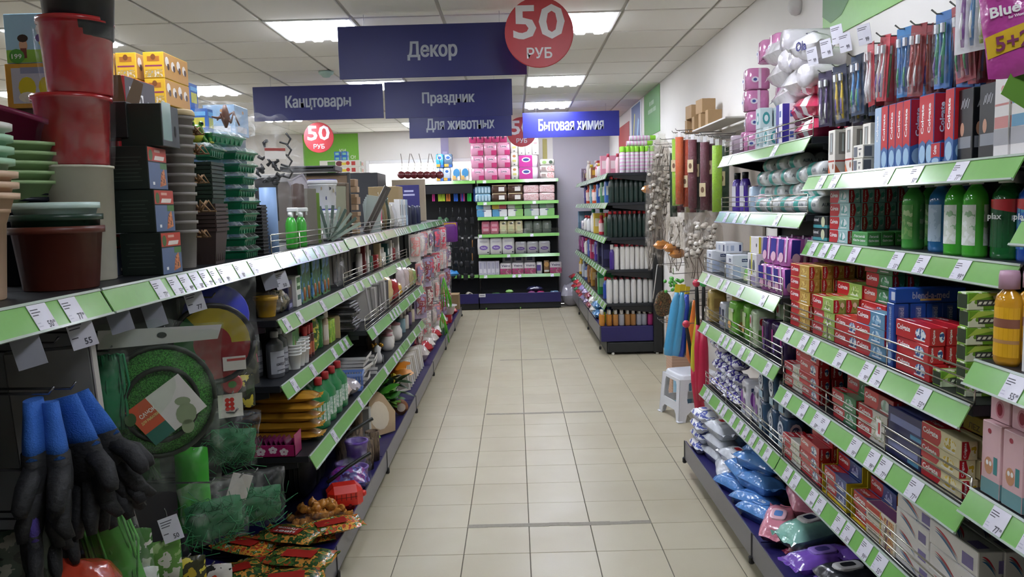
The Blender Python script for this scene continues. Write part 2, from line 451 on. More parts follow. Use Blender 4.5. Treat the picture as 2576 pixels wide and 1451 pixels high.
# banners and small things on the walls
def panel_on_right(y0, y1, z0, z1, m, name, label, th=.006):
 return tag(MB().box(WALL_R - th, WALL_R, y0, y1, z0, z1, m, .001).obj(name), label, 'banner')
m_bgreen = mat('7db35a', .45); m_dgreen = mat('4f7f45', .5)
bn = MB(); x = WALL_R - .006
bn.box(x, WALL_R, .6, 3.9, 2.303, CEIL - .005, m_bgreen, .001)
O = (x - .0008, 3.9, 2.303)
bn.flat([(0, .12), (.1, .07), (.22, .08), (.36, .16), (.5, .3), (.58, .46), (0, .46)], m_dgreen, O, LEFT, .0005)
bn.text('САД И ОГОРОД', mat('e9efe0', .5), O, LEFT, w=.34, h=.045, cx=.27, cy=.36, off=.0014)
for k in range(5): bn.rect(1.0 + .21 * k, .25 + .02 * (k % 2), .19, .07, mat(('b98d4f', 'c7a267')[k % 2], .6), O, LEFT, .0006)
bn.rect(.92, .14, .3, .05, mat('c7a267', .6), O, LEFT, .0006)
tag(bn.obj('wall_banner'), 'wide green garden banner with dark green leaf corner above toothbrushes', 'banner')
bn = MB(); bn.box(x, WALL_R, 8.18, 9.14, 2.29, CEIL - .005, mat('6aa257', .5), .001)
for w, cx, cy in ((.1, .4, .34), (.16, .55, .34), (.3, .42, .26), (.16, .67, .26)): bn.rect(cx, cy, w, .045, mat('a9c79c', .5), (x, 9.14, 2.29), LEFT, .0008)
tag(bn.obj('wall_banner'), 'plain green wall panel with pale lettering high on right wall', 'banner')
bn = MB(); bn.box(x, WALL_R, 9.35, 10.2, 2.24, CEIL - .005, mat('eef0f0', .5), .001)
bn.rect(.44, .26, .68, .5, mat('46679c', .4), (x - .001, 10.2, 2.24), LEFT, .0005)
bn.flat([(.2, .1), (.26, .08), (.4, .4), (.34, .42)], mat('d9d24c', .4), (x - .001, 10.2, 2.24), LEFT, .001)
bn.flat([(.45, .03), (.55, .03), (.7, .3), (.62, .34)], mat('7fb9d8', .4), (x - .001, 10.2, 2.24), LEFT, .001)
tag(bn.obj('wall_poster'), 'blue framed poster with a yellow stroke on right wall', 'poster')
tag(MB().box(x, WALL_R, 10.35, 11.35, 1.9, 2.62, mat('b94a44', .5), .001).obj('wall_banner'), 'red wall panel behind the far right shelving top', 'banner')
gb = MB(); gb.box(-3.3, -2.43, BACK - .006, BACK, 2.2, CEIL - .005, mat('7cc23c', .45), .001)
OB = (-2.86, BACK - .0075, 2.5)
gb.text('КИ', mat('e6f0d8', .5), OB, FRONT, w=.1, h=.06, cx=.18, cy=.0); gb.text('О!', mat('e6f0d8', .5), OB, FRONT, w=.08, h=.055, cx=.34, cy=-.1)
tag(gb.obj('wall_banner'), 'bright green panel on far wall beside the window', 'banner')
p = at(1372, 360, Y=BACK)
tag(MB().box(.46, .53, BACK - .02, BACK, 1.9, 2.6, mat('b9b06a', .6), .004).obj('wall_strip'), 'narrow olive strip on far wall behind paper packs', 'strip')
sg = MB(); sg.add([(0, 0, .0), (.12, 0, -.08), (.12, 0, .62), (0, 0, .62), (0, .012, .0), (.12, .012, -.08), (.12, .012, .62), (0, .012, .62)],
                  [(0, 1, 2, 3), (7, 6, 5, 4), (0, 4, 5, 1), (1, 5, 6, 2), (2, 6, 7, 3), (3, 7, 4, 0)], mat('6d6480', .5))
sg.rect(.06, .28, .07, .05, mat('8d84a0', .5), (0, 0, 0), FRONT, .0008)
tag(sg.obj('hanging_sign', loc=(-1.11, 12.2, 2.12)), 'narrow mauve hanging sign with slanted end before far window', 'sign')
# motion sensor, smoke detector
pm = at(2012, 15, X=WALL_R)
b = MB(); M = Matrix.Rotation(-math.pi / 2, 4, 'Y')
b.lathe([(.034, 0), (.04, .02), (.036, .04), (.02, .056), (.001, .06)], mat('d8d6d2', .5), 16, M, sx=1.25)
tag(b.obj('motion_sensor', loc=(WALL_R, pm.y, pm.z)), 'small white domed motion sensor high on right wall', 'sensor')
pd = at(820, 180, Z=CEIL)
b = MB(); b.lathe([(.001, -.05), (.03, -.048), (.045, -.03), (.062, -.022), (.066, 0)], mat('a9c6be', .5), 20)
tag(b.obj('smoke_detector', loc=(pd.x, pd.y, CEIL)), 'round pale green smoke detector on ceiling above left shelving', 'detector')
# hanging signs
m_blue = mat('1e2368', .4, var=.03); m_sgrey = mat('a9b0bb', .5); m_swhite = mat('dfe6f2', .4)
m_wire = mat('b9b9bd', .3, .8)
def hang_sign(x0, x1, z0, z1, y, txt, tw, th, label, m_txt=m_sgrey, col=m_blue, ty=0.0):
 o = link('hanging_sign', None, None, ((x0 + x1) / 2, y, z0))
 w = x1 - x0; h = z1 - z0
 p = MB().box(-w / 2, w / 2, 0, .008, 0, h, col, .0015)
 for q in (-1, 0, 1): p.text(txt, m_txt, (.002 * q, -.0012, h / 2 + ty), FRONT, w=tw - .004, h=th, bold=.018, off=.0006 + .0001 * q)
 p.obj('sign_board', o)
 for sx in (-w * .36, w * .36):
  MB().tube([(sx, .004, h), (sx, .004, CEIL - z0)], .0018, m_wire, 5).obj('hanging_wire', o)
 return tag(o, label, 'sign', 'blue department signs')
def size(px0, px1, py0, py1, Y):
 a = at(px0, py0, Y=Y); b = at(px1, py1, Y=Y); return abs(b.x - a.x), abs(a.z - b.z)
w, h = size(1024, 1152, 103, 150, 5.03)
hang_sign(-1.076, .098, 2.378, 2.7, 5.03, 'Декор', w, h, 'largest dark blue hanging sign, nearest one, lettered Декор', ty=-.002)
w, h = size(717, 884, 243, 277, 7.19)
hang_sign(-2.325, -1.157, 2.381, 2.685, 7.19, 'Канцтовары', w, h, 'dark blue hanging sign lettered Канцтовары above left shelving')
w, h = size(1062, 1195, 238, 269, 7.19)
hang_sign(-1.137, .002, 2.372, 2.692, 7.16, 'Праздник', w, h, 'dark blue hanging sign lettered Праздник above the aisle')
w, h = size(1070, 1243, 292, 322, 9.16)
hang_sign(-1.187, -.012, 2.366, 2.66, 9.16, 'Для животных', w, h, 'dark blue hanging sign lettered Для животных, half hidden', ty=-.005)
w, h = size(1353, 1518, 300, 326, 9.7)
hang_sign(.123, 1.295, 2.382, 2.683, 9.7, 'Бытовая химия', w, h, 'brighter blue hanging sign lettered Бытовая химия near right wall', m_swhite, mat('3a3ea6', .35, var=.03))
m_red50 = mat('c23a41', .4); m_w50 = mat('e6e0e2', .4)
def price_disc(px, py, r, Y, label, txt='50'):
 c = at(px, py, Y=Y)
 o = link('price_disc', None, None, (c.x, Y, c.z))
 b = MB(); Mx = Matrix.Rotation(math.pi / 2, 4, 'X')
 b.lathe([(r - .004, -.004), (r, -.002), (r, .003), (r - .004, .005)], m_red50, 48, Mx)
 b.text(txt, m_w50, (0, -.0062, 0), FRONT, w=r * 1.5, h=r * .98, bold=.022, cy=r * .3)
 b.text('РУБ', m_w50, (0, -.0062, 0), FRONT, w=r * .74, h=r * .31, bold=.02, cy=-r * .58)
 b.obj('disc', o)
 MB().tube([(0, 0, r), (0, 0, CEIL - c.z)], .0018, m_wire, 5).obj('hanging_wire', o)
 tag(o, label, 'sign', 'round red price signs')
price_disc(1356, 82, .2, 4.7, 'largest round red sign reading 50 РУБ beside the Декор sign')
price_disc(802, 346, .2, 10.6, 'small round red sign reading 50 РУБ behind hanging bags on left')
price_disc(1312, 332, .2, 10.9, 'small round red sign reading 50 РУБ half behind Бытовая химия sign')
# ---------------------------------------------------------------- shelving bays
m_shelf = mat('25282e', .45, .3); m_back = mat('1d2125', .6); m_postm = mat('17191c', .45)
m_kick = mat('5d5b62', .3, var=.04); m_navy = mat('231f5c', .4); m_plinth = mat('1d2124', .5)
m_rail = mat('78b45c', .22, coat=.6, key='rail'); m_lip = mat('aebcb0', .15, coat=.5, key='lip')
m_ink = mat('4d4d57', .6); m_tag = mat('d9d8e2', .3, coat=.4, key='tag'); m_tagl = mat('b9b8c8', .5)
m_chrome = mat('c9c6bd', .22, .9)
SL = math.atan2(.03, .058)      # lean of the price rails
RH = .066
def rail_pt(s, xf, z, t, off=0.0):
 """point on the sloping face of a price rail; t from 0 (top) to 1 (bottom)"""
 return xf + s * (.03 * t) + s * math.cos(SL) * off, z - .058 * t + math.sin(SL) * off
_tagmesh = {}
def tag_mesh(price, wide=1):
 k = (price, wide)
 if k in _tagmesh: return _tagmesh[k]
 b = MB(); w, h = .062 * wide, .058
 b.box(-w / 2, w / 2, -.0009, 0, 0, h, m_tag)
 o = (0, -.0009, 0)
 for r, (a, y) in enumerate(((.4, .047), (.46, .041), (.3, .035), (.18, .018), (.22, .011))):
  b.rect(-w * .45 + w * a / 2, y, w * a, .0022, m_tagl if r > 2 else m_ink, o, FRONT, .0003)
 b.text(price, m_ink, o, FRONT, h=.015, w=.0165, cx=w * .18, cy=.0125, bold=.01, off=.0004)
 b.text('00', m_ink, o, FRONT, h=.006, w=.0075, cx=w * .18 + .0135, cy=.0165, off=.0004)
 _tagmesh[k] = b.mesh('price_tag')
 return _tagmesh[k]
def wire_guard(s, y0, y1, xf, z, h=.075, rows=3):
 b = MB(); x = xf + s * .002; r = .0021
 for k in range(rows + 1): b.tube([(x, y0 + .01, z + .004 + h * k / rows), (x, y1 - .01, z + .004 + h * k / rows)], r if k < rows else r * 1.35, m_chrome, 5)
 n = max(2, int(round((y1 - y0) / .42)))
 for k in range(n + 1):
  y = y0 + .01 + (y1 - y0 - .02) * k / n
  b.tube([(x + s * -.002, y, z - .004), (x - s * .002, y, z + .004 + h)], r * 1.2, m_chrome, 5)
 return b
def bay(s, y0, y1, xb, xbase, shelves, label, zk=(.075, .185), deck=.15, upright=1.4, rail_y=None, kick=m_kick, tags=None, group=None, prongs=(), feet=(0, 1)):
 """one unit of shop shelving; s=+1 faces +X. shelves = [(z, x_front, guard, tag positions 0..1 from the far end)]"""
 ym = (y0 + y1) / 2; L = y1 - y0
 root = link('shelving_unit', None, None, (xb, ym, 0))
 def P(b, name, par=root, **k): return b.obj(name, par, **k)
 X = lambda x: x - xb
 a, c = -L / 2, L / 2
 P(MB().box(-s * .012, 0, a + .02, c - .02, .1, upright, m_back), 'back_panel')
 n = 0
 ub = MB().box(-s * .025, s * .02, -.0075, .0075, .0, upright + .02, m_postm, .003).mesh('upright_post')
 for y in (a + .008, c - .008): link('upright_post', ub, root, (0, y, 0))
 P(MB().box(s * .02, X(xbase) - s * .02, a + .004, c - .004, deck - .02, deck, m_navy, .002), 'base_deck')
 k = MB(); k.box(X(xbase) - s * .006, X(xbase), a + .003, c - .003, zk[0], zk[1], kick, .002)
 P(k, 'kick_panel')
 P(MB().box(X(xbase) - s * .012, X(xbase) - s * .0065, a + .003, c - .003, deck, zk[1] - .004, m_navy), 'kick_panel_lining')
 P(MB().box(s * .03, X(xbase) - s * .07, a + .01, c - .01, .012, deck - .022, m_plinth, .002), 'plinth')
 for y in [(a + .012, c - .012)[q] for q in feet]:
  f = MB(); f.box(X(xbase) - s * .012, X(xbase) + s * .012, y - .011, y + .011, .052, .088, BLACK, .006)
  f.box(X(xbase) - s * .002, X(xbase) + s * .003, y - .004, y + .004, .08, zk[1], BLACK)
  P(f, 'bumper')
 for si, (z, xf, guard, tg) in enumerate(shelves):
  sh = P(MB().box(s * .004, X(xf) - s * .002, a + .004, c - .004, z - .028, z, m_shelf, .002), 'shelf')
  for y in (a + .012, c - .012):
   bk = MB(); x1 = X(xf) - s * .05
   pts = [(s * .01, z - .029), (x1, z - .029), (x1, z - .05), (s * .05, z - .1), (s * .01, z - .1)]
   V = [(px, y - .002, pz) for px, pz in pts] + [(px, y + .002, pz) for px, pz in pts]; m_ = len(pts)
   F = [tuple(range(m_)), tuple(reversed(range(m_, 2 * m_)))] + [(i, (i + 1) % m_, (i + 1) % m_ + m_, i + m_) for i in range(m_)]
   bk.add(V, F, m_postm); bk.obj('bracket', sh)
  r = MB()
  (xa, za), (xc, zc) = rail_pt(s, X(xf), z + .002, 0), rail_pt(s, X(xf), z + .002, 1)
  (xd, zd), (xe, ze) = rail_pt(s, X(xf), z + .002, 0, -.004), rail_pt(s, X(xf), z + .002, 1, -.004)
  def strip(t0, t1, o0, o1, m):
   A = rail_pt(s, X(xf), z + .002, t0, o1); B = rail_pt(s, X(xf), z + .002, t1, o1)
   Cc = rail_pt(s, X(xf), z + .002, t1, o0); D = rail_pt(s, X(xf), z + .002, t0, o0)
   ya, yc = a + .005, c - .005
   V = [(p[0], y, p[1]) for y in (ya, yc) for p in (A, B, Cc, D)]
   r.add(V, [(0, 1, 5, 4), (1, 2, 6, 5), (2, 3, 7, 6), (3, 0, 4, 7), (3, 2, 1, 0), (4, 5, 6, 7)] if s < 0 else [(4, 5, 1, 0), (5, 6, 2, 1), (6, 7, 3, 2), (7, 4, 0, 3), (0, 1, 2, 3), (7, 6, 5, 4)], m)
  strip(.08, .95, -.003, 0, m_rail); strip(0, .09, -.004, .0025, m_lip); strip(.94, 1.02, -.004, .003, m_lip)
  ro = P(r, 'price_rail')
  for q, t in enumerate(tg):
   pr = ('77', '55', '99', '50')[(q * 3 + si) % 4]; wide = 1
   if isinstance(t, tuple): t, pr = t
   y = (c - .05) - (L - .1) * t
   bx, bz = rail_pt(s, X(xf), z + .002, .99, .0012)
   o = link('price_tag', tag_mesh(pr, wide), ro)
   o.matrix_local = Matrix.Translation((bx, y, bz)) @ (Matrix.Rotation(FACE_R if s < 0 else FACE_L, 4, 'Z') @ Matrix.Rotation(-SL, 4, 'X'))
  if guard: P(wire_guard(s, a, c, X(xf) - s * .01, z), 'wire_guard')
 return tag(root, label, 'shelving', group or 'runs of shelving units')
m_hook = mat('8f8f94', .25, .85)
LB = -1.37
BL = (.5, 1.8, 3.11, 4.39, 5.72, 7.01, 8.31, 9.6, 10.9)
XT = -.962
LT = 1.393
def tags_n(n, a=.05, b=.95): return [a + (b - a) * i / max(1, n - 1) for i in range(n)]
bay(1, BL[0], BL[1], LB, -.77, [(LT, XT, 0, [.08, .17, (.55, '77')])], 'nearest unit of left shelving, hung with blue and black gloves', feet=())
bay(1, BL[1], BL[2], LB, -.77, [(LT, XT, 0, [.2, .32, .44, .5, .56, .62, .68, .74, .82])], 'left shelving unit hung with green nets under a long price rail', feet=(1,))
bay(1, BL[2], BL[3], LB, -.77, [(LT, XT, 1, [.12, .2, .4, .52, .66, .82]), (1.13, -.965, 0, [.1, .45, .8, .97]), (.862, -.965, 0, [.05, .14, .3, .66, .92]), (.568, -.865, 0, [.2, .72])],
 'left shelving unit with green bottles and grey compost bottles', feet=(1,))
bay(1, BL[3], BL[4], LB, -.77, [(LT + .008, XT, 1, [.1, .3, .38, .46, .6, .8]), (1.13, -.965, 1, [.15, .35, .5, .7, .85]), (.882, -.855, 1, [.1, .2, .3, .4, .9]), (.568, -.865, 0, [.1, .2, .3, .6])],
 'left shelving unit full of picture frames and sketchbooks', feet=(1,))
bay(1, BL[4], BL[5], LB, -.775, [(LT + .012, XT, 1, [.1, .2, .3, .4, .5, .6]), (1.13, -.965, 1, [.2, .4, .6]), (.882, -.855, 1, [.2, .5, .8]), (.568, -.865, 0, [.2, .5, .8])],
 'left shelving unit with white jars and vases, fifth along', feet=(1,))
for k in range(5, 8):
 bay(1, BL[k], BL[k + 1], LB, -.78, [(LT + .015, XT, 0, tags_n(3))], ['left shelving unit hung with pale stationery behind the vases', 'left shelving unit hung with pink packs, second from its end', 'last left shelving unit, next to the cardboard box'][k - 5], feet=(1,))
# the other face of the left shelving: its top shelf carries goods seen over ours
for k in range(1, 8):
 o = link('shelving_unit', None, None, (LB - .03, (BL[k] + BL[k + 1]) / 2, 0)); L = BL[k + 1] - BL[k]
 MB().box(-.4, -.004, -L / 2 + .004, L / 2 - .004, LT - .03, LT - .002, m_shelf, .002).obj('shelf', o)
 MB().box(-.6, -.02, -L / 2 + .004, L / 2 - .004, .0, .15, m_plinth, .003).obj('base_deck', o)
 MB().box(-.02, -.008, -L / 2 + .01, L / 2 - .01, .1, LT - .03, m_back).obj('back_panel', o)
 tag(o, 'dark shelving unit on the far face of left shelving, %s along' % ORD[k - 1], 'shelving', 'rear shelving units')
# right gondola
RB, BR = 1.495, (.48, 1.8, 3.13, 4.45)
bay(-1, BR[2], BR[3], RB, .947, [(1.80, 1.17, 1, [.1, .72]), (1.497, 1.152, 1, [.12, .28, .42, .8]), (1.165, 1.056, 1, [.1, .32, .42, .62, .9]), (.883, 1.056, 1, [.08, .34, .42, .5, .64, .75, .95]), (.512, 1.062, 1, [.06, .12, .3, .37, .5, .6, .68, .77, .85, .94])],
 'right shelving unit with cotton and tissue packs beside white stool', upright=1.82, feet=(0, 1))
bay(-1, BR[1], BR[2], RB, .947, [(1.645, 1.16, 0, [.1, .2, (.52, '55'), (.66, '50'), (.84, '77')]), (1.393, 1.16, 0, [(.04, '77'), .13, .2, (.34, '50'), (.58, '55'), (.7, '55'), (.86, '99')]), (1.067, 1.056, 1, [.07, (.2, '55'), (.28, '55'), (.46, '99'), (.62, '99'), (.68, '77'), (.88, '55')]),
 (.812, 1.056, 1, [.06, .2, (.31, '50'), (.36, '99'), (.56, '99'), (.66, '99'), (.72, '77'), (.86, '77')]), (.512, 1.062, 1, [.06, .13, .27, .33, .46, .52, .62, .7, .86])],
 'right shelving unit full of toothpaste and mouthwash', upright=2.15, feet=(0,))
bay(-1, BR[0], BR[1], RB, .947, [(1.497, 1.152, 0, [.5, .7]), (1.178, 1.056, 0, [(.1, '55'), (.2, '99'), .4, .6]), (.872, 1.056, 0, [(.07, '77'), (.165, '77'), .4, .6]), (.53, 1.062, 0, [.3, .5])],
 'nearest right shelving unit, cut by the photo edge, with shower gels', upright=2.15, feet=())
# far wall unit, faces the camera
def back_unit(x0, x1, shelves, label, y_face=11.9, upright=1.95):
 root = link('shelving_unit', None, None, ((x0 + x1) / 2, 12.44, 0)); w = (x1 - x0) / 2; yf = y_face - 12.44
 MB().box(-w + .02, w - .02, 0, .012, .05, upright, m_back).obj('back_panel', root)
 for x in (-w + .009, w - .009): MB().box(x - .008, x + .008, -.02, .025, 0, upright + .02, m_postm, .003).obj('upright_post', root)
 MB().box(-w + .003, w - .003, yf, yf + .008, .1, .25, m_navy, .003).obj('kick_panel', root)
 MB().box(-w + .003, w - .003, yf + .01, -.01, .15, .17, m_navy, .002).obj('base_deck', root)
 MB().box(-w + .003, w - .003, yf + .05, -.01, .01, .148, m_plinth, .002).obj('plinth', root)
 for x in (-w + .1, 0): MB().lathe([(.012, 0), (.012, .03)], m_rail, 8, Matrix.Translation((x, yf + .04, 0))).obj('foot', root)
 for z, d, tg, guard in shelves:
  MB().box(-w + .004, w - .004, -d, -.004, z - .028, z, m_shelf, .002).obj('shelf', root)
  r = MB(); V = [(x, y, zz) for x in (-w + .004, w - .004) for y, zz in ((-d - .004, z + .002), (-d - .024, z - .045), (-d - .02, z - .046), (-d, z + .002))]
  r.add(V, [(0, 1, 5, 4), (1, 2, 6, 5), (2, 3, 7, 6), (3, 0, 4, 7), (3, 2, 1, 0), (4, 5, 6, 7)], m_rail)
  ro = r.obj('price_rail', root)
  for t in tg:
   o = link('price_tag', tag_mesh('99'), ro); o.matrix_local = Matrix.Translation((-w + 2 * w * t, -d - .0242, z - .047)) @ Matrix.Rotation(math.atan2(.02, .047) * -1, 4, 'X') @ Matrix.Scale(.8, 4)
  if guard:
   b = MB()
   for k in range(4): b.tube([(-w + .01, -d + .01, z + .01 + .02 * k), (w - .01, -d + .01, z + .01 + .02 * k)], .002, m_chrome, 4)
   for k in range(4): b.tube([(-w + .01 + (2 * w - .02) * k / 3, -d + .012, z), (-w + .01 + (2 * w - .02) * k / 3, -d + .012, z + .07)], .0024, m_chrome, 4)
   b.obj('wire_guard', root)
 return tag(root, label, 'shelving', 'units along the far wall')
def zback(py, px=1300, Y=12.02): return at(px, py, Y=Y).z
BX0, BX1 = -.575, .672
BZ = [zback(y) for y in (451, 506, 544, 588, 639, 690)]
back_unit(BX0, BX1, [(z, .4, t, g) for z, t, g in zip(BZ, ([.1, .62, .8], [.1, .7], [.35, .72], [.03, .66], [.37], [.08, .43, .5, .9]), (0, 0, 0, 1, 0, 0))], 'far wall shelving unit with six rows of paper packs')
back_unit(BX0 - 1.26, BX0 - .01, [(zback(455, 1150), .4, [], 0), (zback(694, 1150), .3, [], 0)], 'dark far wall unit hung with black utensils')
# end unit along the right wall, its near side open to view
EY0, EY1 = 8.08, 12.1
EZ = (1.872, 1.57, 1.213, .88, .528); EX = (.955, .95, .933, .93, .925)
for q, (a, c) in enumerate(((EY0, EY0 + 1.33), (EY0 + 1.33, EY0 + 2.66), (EY0 + 2.66, EY1))):
 bay(-1, a, c, 1.46, .852, [(z, x, 0, tags_n(5)) for z, x in zip(EZ, EX)], ['far right shelving unit whose open end shows rows of bottles', 'middle unit of the far right shelving', 'last unit of the far right shelving'][q],
  zk=(.14, .295), deck=.29, upright=1.9, kick=mat('6f6f73', .35), feet=(0,))
e = link('shelving_end', None, None, (1.2, EY0 - .03, 0))
MB().box(-.34, .2, -.006, .012, .14, .295, m_navy, .003).obj('end_panel', e)
MB().box(-.27, .21, -.02, .012, .03, .13, m_plinth, .004).obj('plinth', e)
MB().box(.2, .29, -.03, .026, .02, 1.95, m_postm, .004).obj('upright_post', e)
for x in (-.22, .24): MB().lathe([(.018, 0), (.014, .028)], mat('d8d8d4', .5), 10, Matrix.Translation((x, 0, 0))).obj('foot', e)
tag(e, 'dark end frame with navy bottom panel of far right shelving', 'shelving')
# ---------------------------------------------------------------- goods on the right-hand shelving
def posw(i, n): return 'lowest' if i == 0 else ('topmost' if i == n - 1 else ORD[i] + ' up')
def colw(j): return 'front column' if j == 0 else ORD[j] + ' column back'
def stack(parts, name, desc, cat, group, s, xf, y, z, rows, cols, dx, dz, depth, jit=.003, tilt=.02):
 """rows high, cols deep; xf = X of the foremost faces; s=-1 faces the aisle from the right"""
 out = []
 for j in range(cols):
  nr = rows[j] if isinstance(rows, (list, tuple)) else rows
  for i in range(nr):
   lab = desc
   if nr > 1: lab += ', ' + posw(i, nr)
   if cols > 1: lab += (', ' if nr == 1 else ' in ') + colw(j)
   x = xf - s * (depth / 2 + dx * j + abs(random.gauss(0, jit)))
   out.append(place(parts, name, lab, cat, (x, y + random.gauss(0, jit), z + dz * i), (FACE_R if s < 0 else FACE_L) + random.gauss(0, tilt), group if nr * cols > 1 else None))
 return out
def YR(px, py, X): return at(px, py, X=X).y
RED = mat('c3202b', .3, coat=.3); WH = mat('eeeeee', .35, coat=.2); WTXT = mat('f3f3f3', .4)
def paste(base, accent, L=.19, d=.041, h=.048, patch=RED, txt='Colgate', seed=0, end=True):
 b = MB(); bm = mat(base, .32, coat=.3); am = accent if not isinstance(accent, str) else mat(accent, .32)
 b.box(-L / 2, L / 2, -d / 2, d / 2, 0, h, bm, .0015)
 o = (-L / 2, -d / 2, 0)
 b.flat([(.0015, .0015), (L * .44, .0015), (L * .5, h * .3), (L * .52, h * .7), (L * .5, h - .0015), (.0015, h - .0015)], patch, o, FRONT, .0003)
 b.text(txt, WTXT, o, FRONT, w=L * .4, h=h * .42, cx=L * .24, cy=h * .56, off=.0006, bold=.03)
 b.oval(L * .74, h * .5, L * .15, h * .34, am, o, FRONT, .0004)
 b.rect(L * .72, h * .18, L * .3, h * .08, WH, o, FRONT, .0006)
 ot = (-L / 2, -d / 2, h)
 b.flat([(.002, .002), (L * .4, .002), (L * .5, d - .002), (.002, d - .002)], patch, ot, TOP, .0003)
 b.text(txt, WTXT, ot, TOP, w=L * .32, h=d * .4, cx=L * .2, cy=d * .5)
 if end:
  oe = (L / 2, -d / 2, 0)
  b.flat([(.0015, .0015), (d * .42, .0015), (d * .56, h * .5), (d * .42, h - .0015), (.0015, h - .0015)], patch, oe, RIGHT, .0003)
  b.text(txt, WTXT, oe, RIGHT, w=h * .8, h=d * .2, cx=d * .25, cy=h * .5, rot=math.pi / 2)
  b.oval(d * .75, h * .5, d * .17, h * .3, am, oe, RIGHT, .0004, 10)
 return [('toothpaste_box', b.mesh('toothpaste_box'))]
def upright(base, patch, L=.2, w=.045, d=.05, txt='Colgate', low='9fc3dd', tm=None, plain=False):
 b = MB(); bm = mat(base, .32, coat=.3); b.box(-w / 2, w / 2, -d / 2, d / 2, 0, L, bm, .0015)
 o = (-w / 2, -d / 2, 0); lm = mat(low, .35); pm = patch if not isinstance(patch, str) else mat(patch, .3, coat=.3)
 if not plain:
  b.flat([(.0015, L * .3), (w * .5, L * .36), (w - .0015, L * .3), (w - .0015, L - .002), (.0015, L - .002)], pm, o, FRONT, .0003)
  b.oval(w / 2, L * .16, w * .38, L * .13, lm, o, FRONT, .0004)
  oe = (w / 2, -d / 2, 0)
  b.flat([(.0015, L * .3), (d - .0015, L * .38), (d - .0015, L - .002), (.0015, L - .002)], pm, oe, RIGHT, .0003)
  b.oval(d / 2, L * .16, d * .38, L * .12, lm, oe, RIGHT, .0004)
  b.text(txt, WTXT, oe, RIGHT, w=L * .42, h=d * .36, cx=d * .5, cy=L * .66, rot=math.pi / 2, bold=.03)
 b.text(txt, tm or WTXT, o, FRONT, w=L * .42, h=w * .42, cx=w * .5, cy=L * .66, rot=math.pi / 2, bold=.03)
 return [('toothpaste_box', b.mesh('toothpaste_box'))]
XF3, XF1 = 1.078, 1.185
gT = 'toothpaste cartons on the right shelving'
def tp(parts, desc, xf, px, py, z, rows, cols, dx=.044, dz=.0485, d=.041, name='toothpaste_box', cat='toothpaste box', **k):
 return stack(parts, name, desc, cat, gT, -1, xf, YR(px, py, xf), z, rows, cols, dx, dz, d, **k)
Z1, Z2, Z3, Z4, Z5 = 1.645, 1.393, 1.067, .812, .512
# third row from the top: the big toothpaste display
p_gold = paste('c9a24a', multi(('b98b34', 'e2c878', 'a9762c'), 60))
p_red = paste('c3202b', multi(('3c78b4', 'e8eef2', '2a4d8c'), 40))
p_green = paste('2f7d4a', multi(('dfe9ea', '5fae7d', '2f8a58'), 50))
p_herb = paste('9dbd5a', multi(('c9d88a', '7a9a3c', 'eef0d0'), 50))
p_ice = paste('5f93b8', multi(('dbe8f0', '8cbcd8', '3f6fa4'), 50))
p_teal = paste('9cc4c4', multi(('e8eeee', '5aa39f'), 50), L=.17)
p_white = paste('e2e0d4', multi(('9db88c', 'e8e8dd', 'c9b98c'), 50))
p_dred = paste('8c1a24', multi(('c8cfc8', '8fae9c'), 40), L=.2, d=.05, h=.055)
p_cream = paste('e6dcb0', multi(('e3c648', 'f0e9c8', 'cfae2c'), 40))
tp(p_gold, 'gold and red toothpaste box, tall far stack', XF3, 2010, 760, Z3, 5, 5)
tp(p_herb, 'red and olive toothpaste box beside the gold stack', XF3, 2068, 800, Z3, (3, 3, 4, 4), 4)
tp(p_red, 'red toothpaste box with blue orb beside olive stack', XF3, 2125, 850, Z3, (2, 2, 3), 3)
tp(p_ice, 'ice blue toothpaste box with red patch on third row', XF3, 2186, 860, Z3, (3, 2), 2)
tp(p_green, 'dark green toothpaste box behind the ice blue ones', XF3 + .1, 2205, 770, Z3, 6, 2)
b = MB(); bl = mat('1f4fa8', .3, coat=.4); L_, w_ = .185, .043
b.box(-w_ / 2, w_ / 2, -.0215, .0215, 0, L_, bl, .0015)
LT1 = mat('b9c4dc', .3, .3)
for o, fr_ in (((-w_ / 2, -.0215, 0), FRONT), ((w_ / 2, -.0215, 0), RIGHT)):
 b.rect(.0215, .12, .016, .115, mat('5b6ea8', .3), o, fr_, .0003)
 b.text('blend-a-med', LT1, o, fr_, w=.105, h=.014, cx=.0215, cy=.12, rot=math.pi / 2)
 b.oval(.0215, .03, .015, .022, mat('8fb4dc', .35), o, fr_, .0003)
p_bam = [('toothpaste_box', b.mesh('toothpaste_box'))]
tp(p_bam, 'upright royal blue toothpaste box on third row', XF3, 2240, 800, Z3, 1, 5, dx=.046)
b = MB(); b.box(-.022, .022, -.1, .1, 0, .042, bl, .0015)
b.text('blend-a-med', LT1, (.022, -.1, 0), RIGHT, w=.105, h=.02, cx=.1, cy=.022); b.rect(.1, .009, .06, .006, mat('c8b46a', .4), (.022, -.1, 0), RIGHT, .0004)
b.rect(.03, .02, .022, .024, mat('c9cfe0', .4), (-.022, -.1, .0), FRONT, .0004)
place([('toothpaste_box', b.mesh('toothpaste_box'))], 'toothpaste_box', 'royal blue toothpaste box lying across the upright blue ones', 'toothpaste box', (XF3 + .102, YR(2240, 800, XF3) - .002, Z3 + .1865), FACE_R)
tp(p_red, 'red and blue toothpaste box before the royal blue ones', XF3, 2292, 890, Z3, 3, 3)
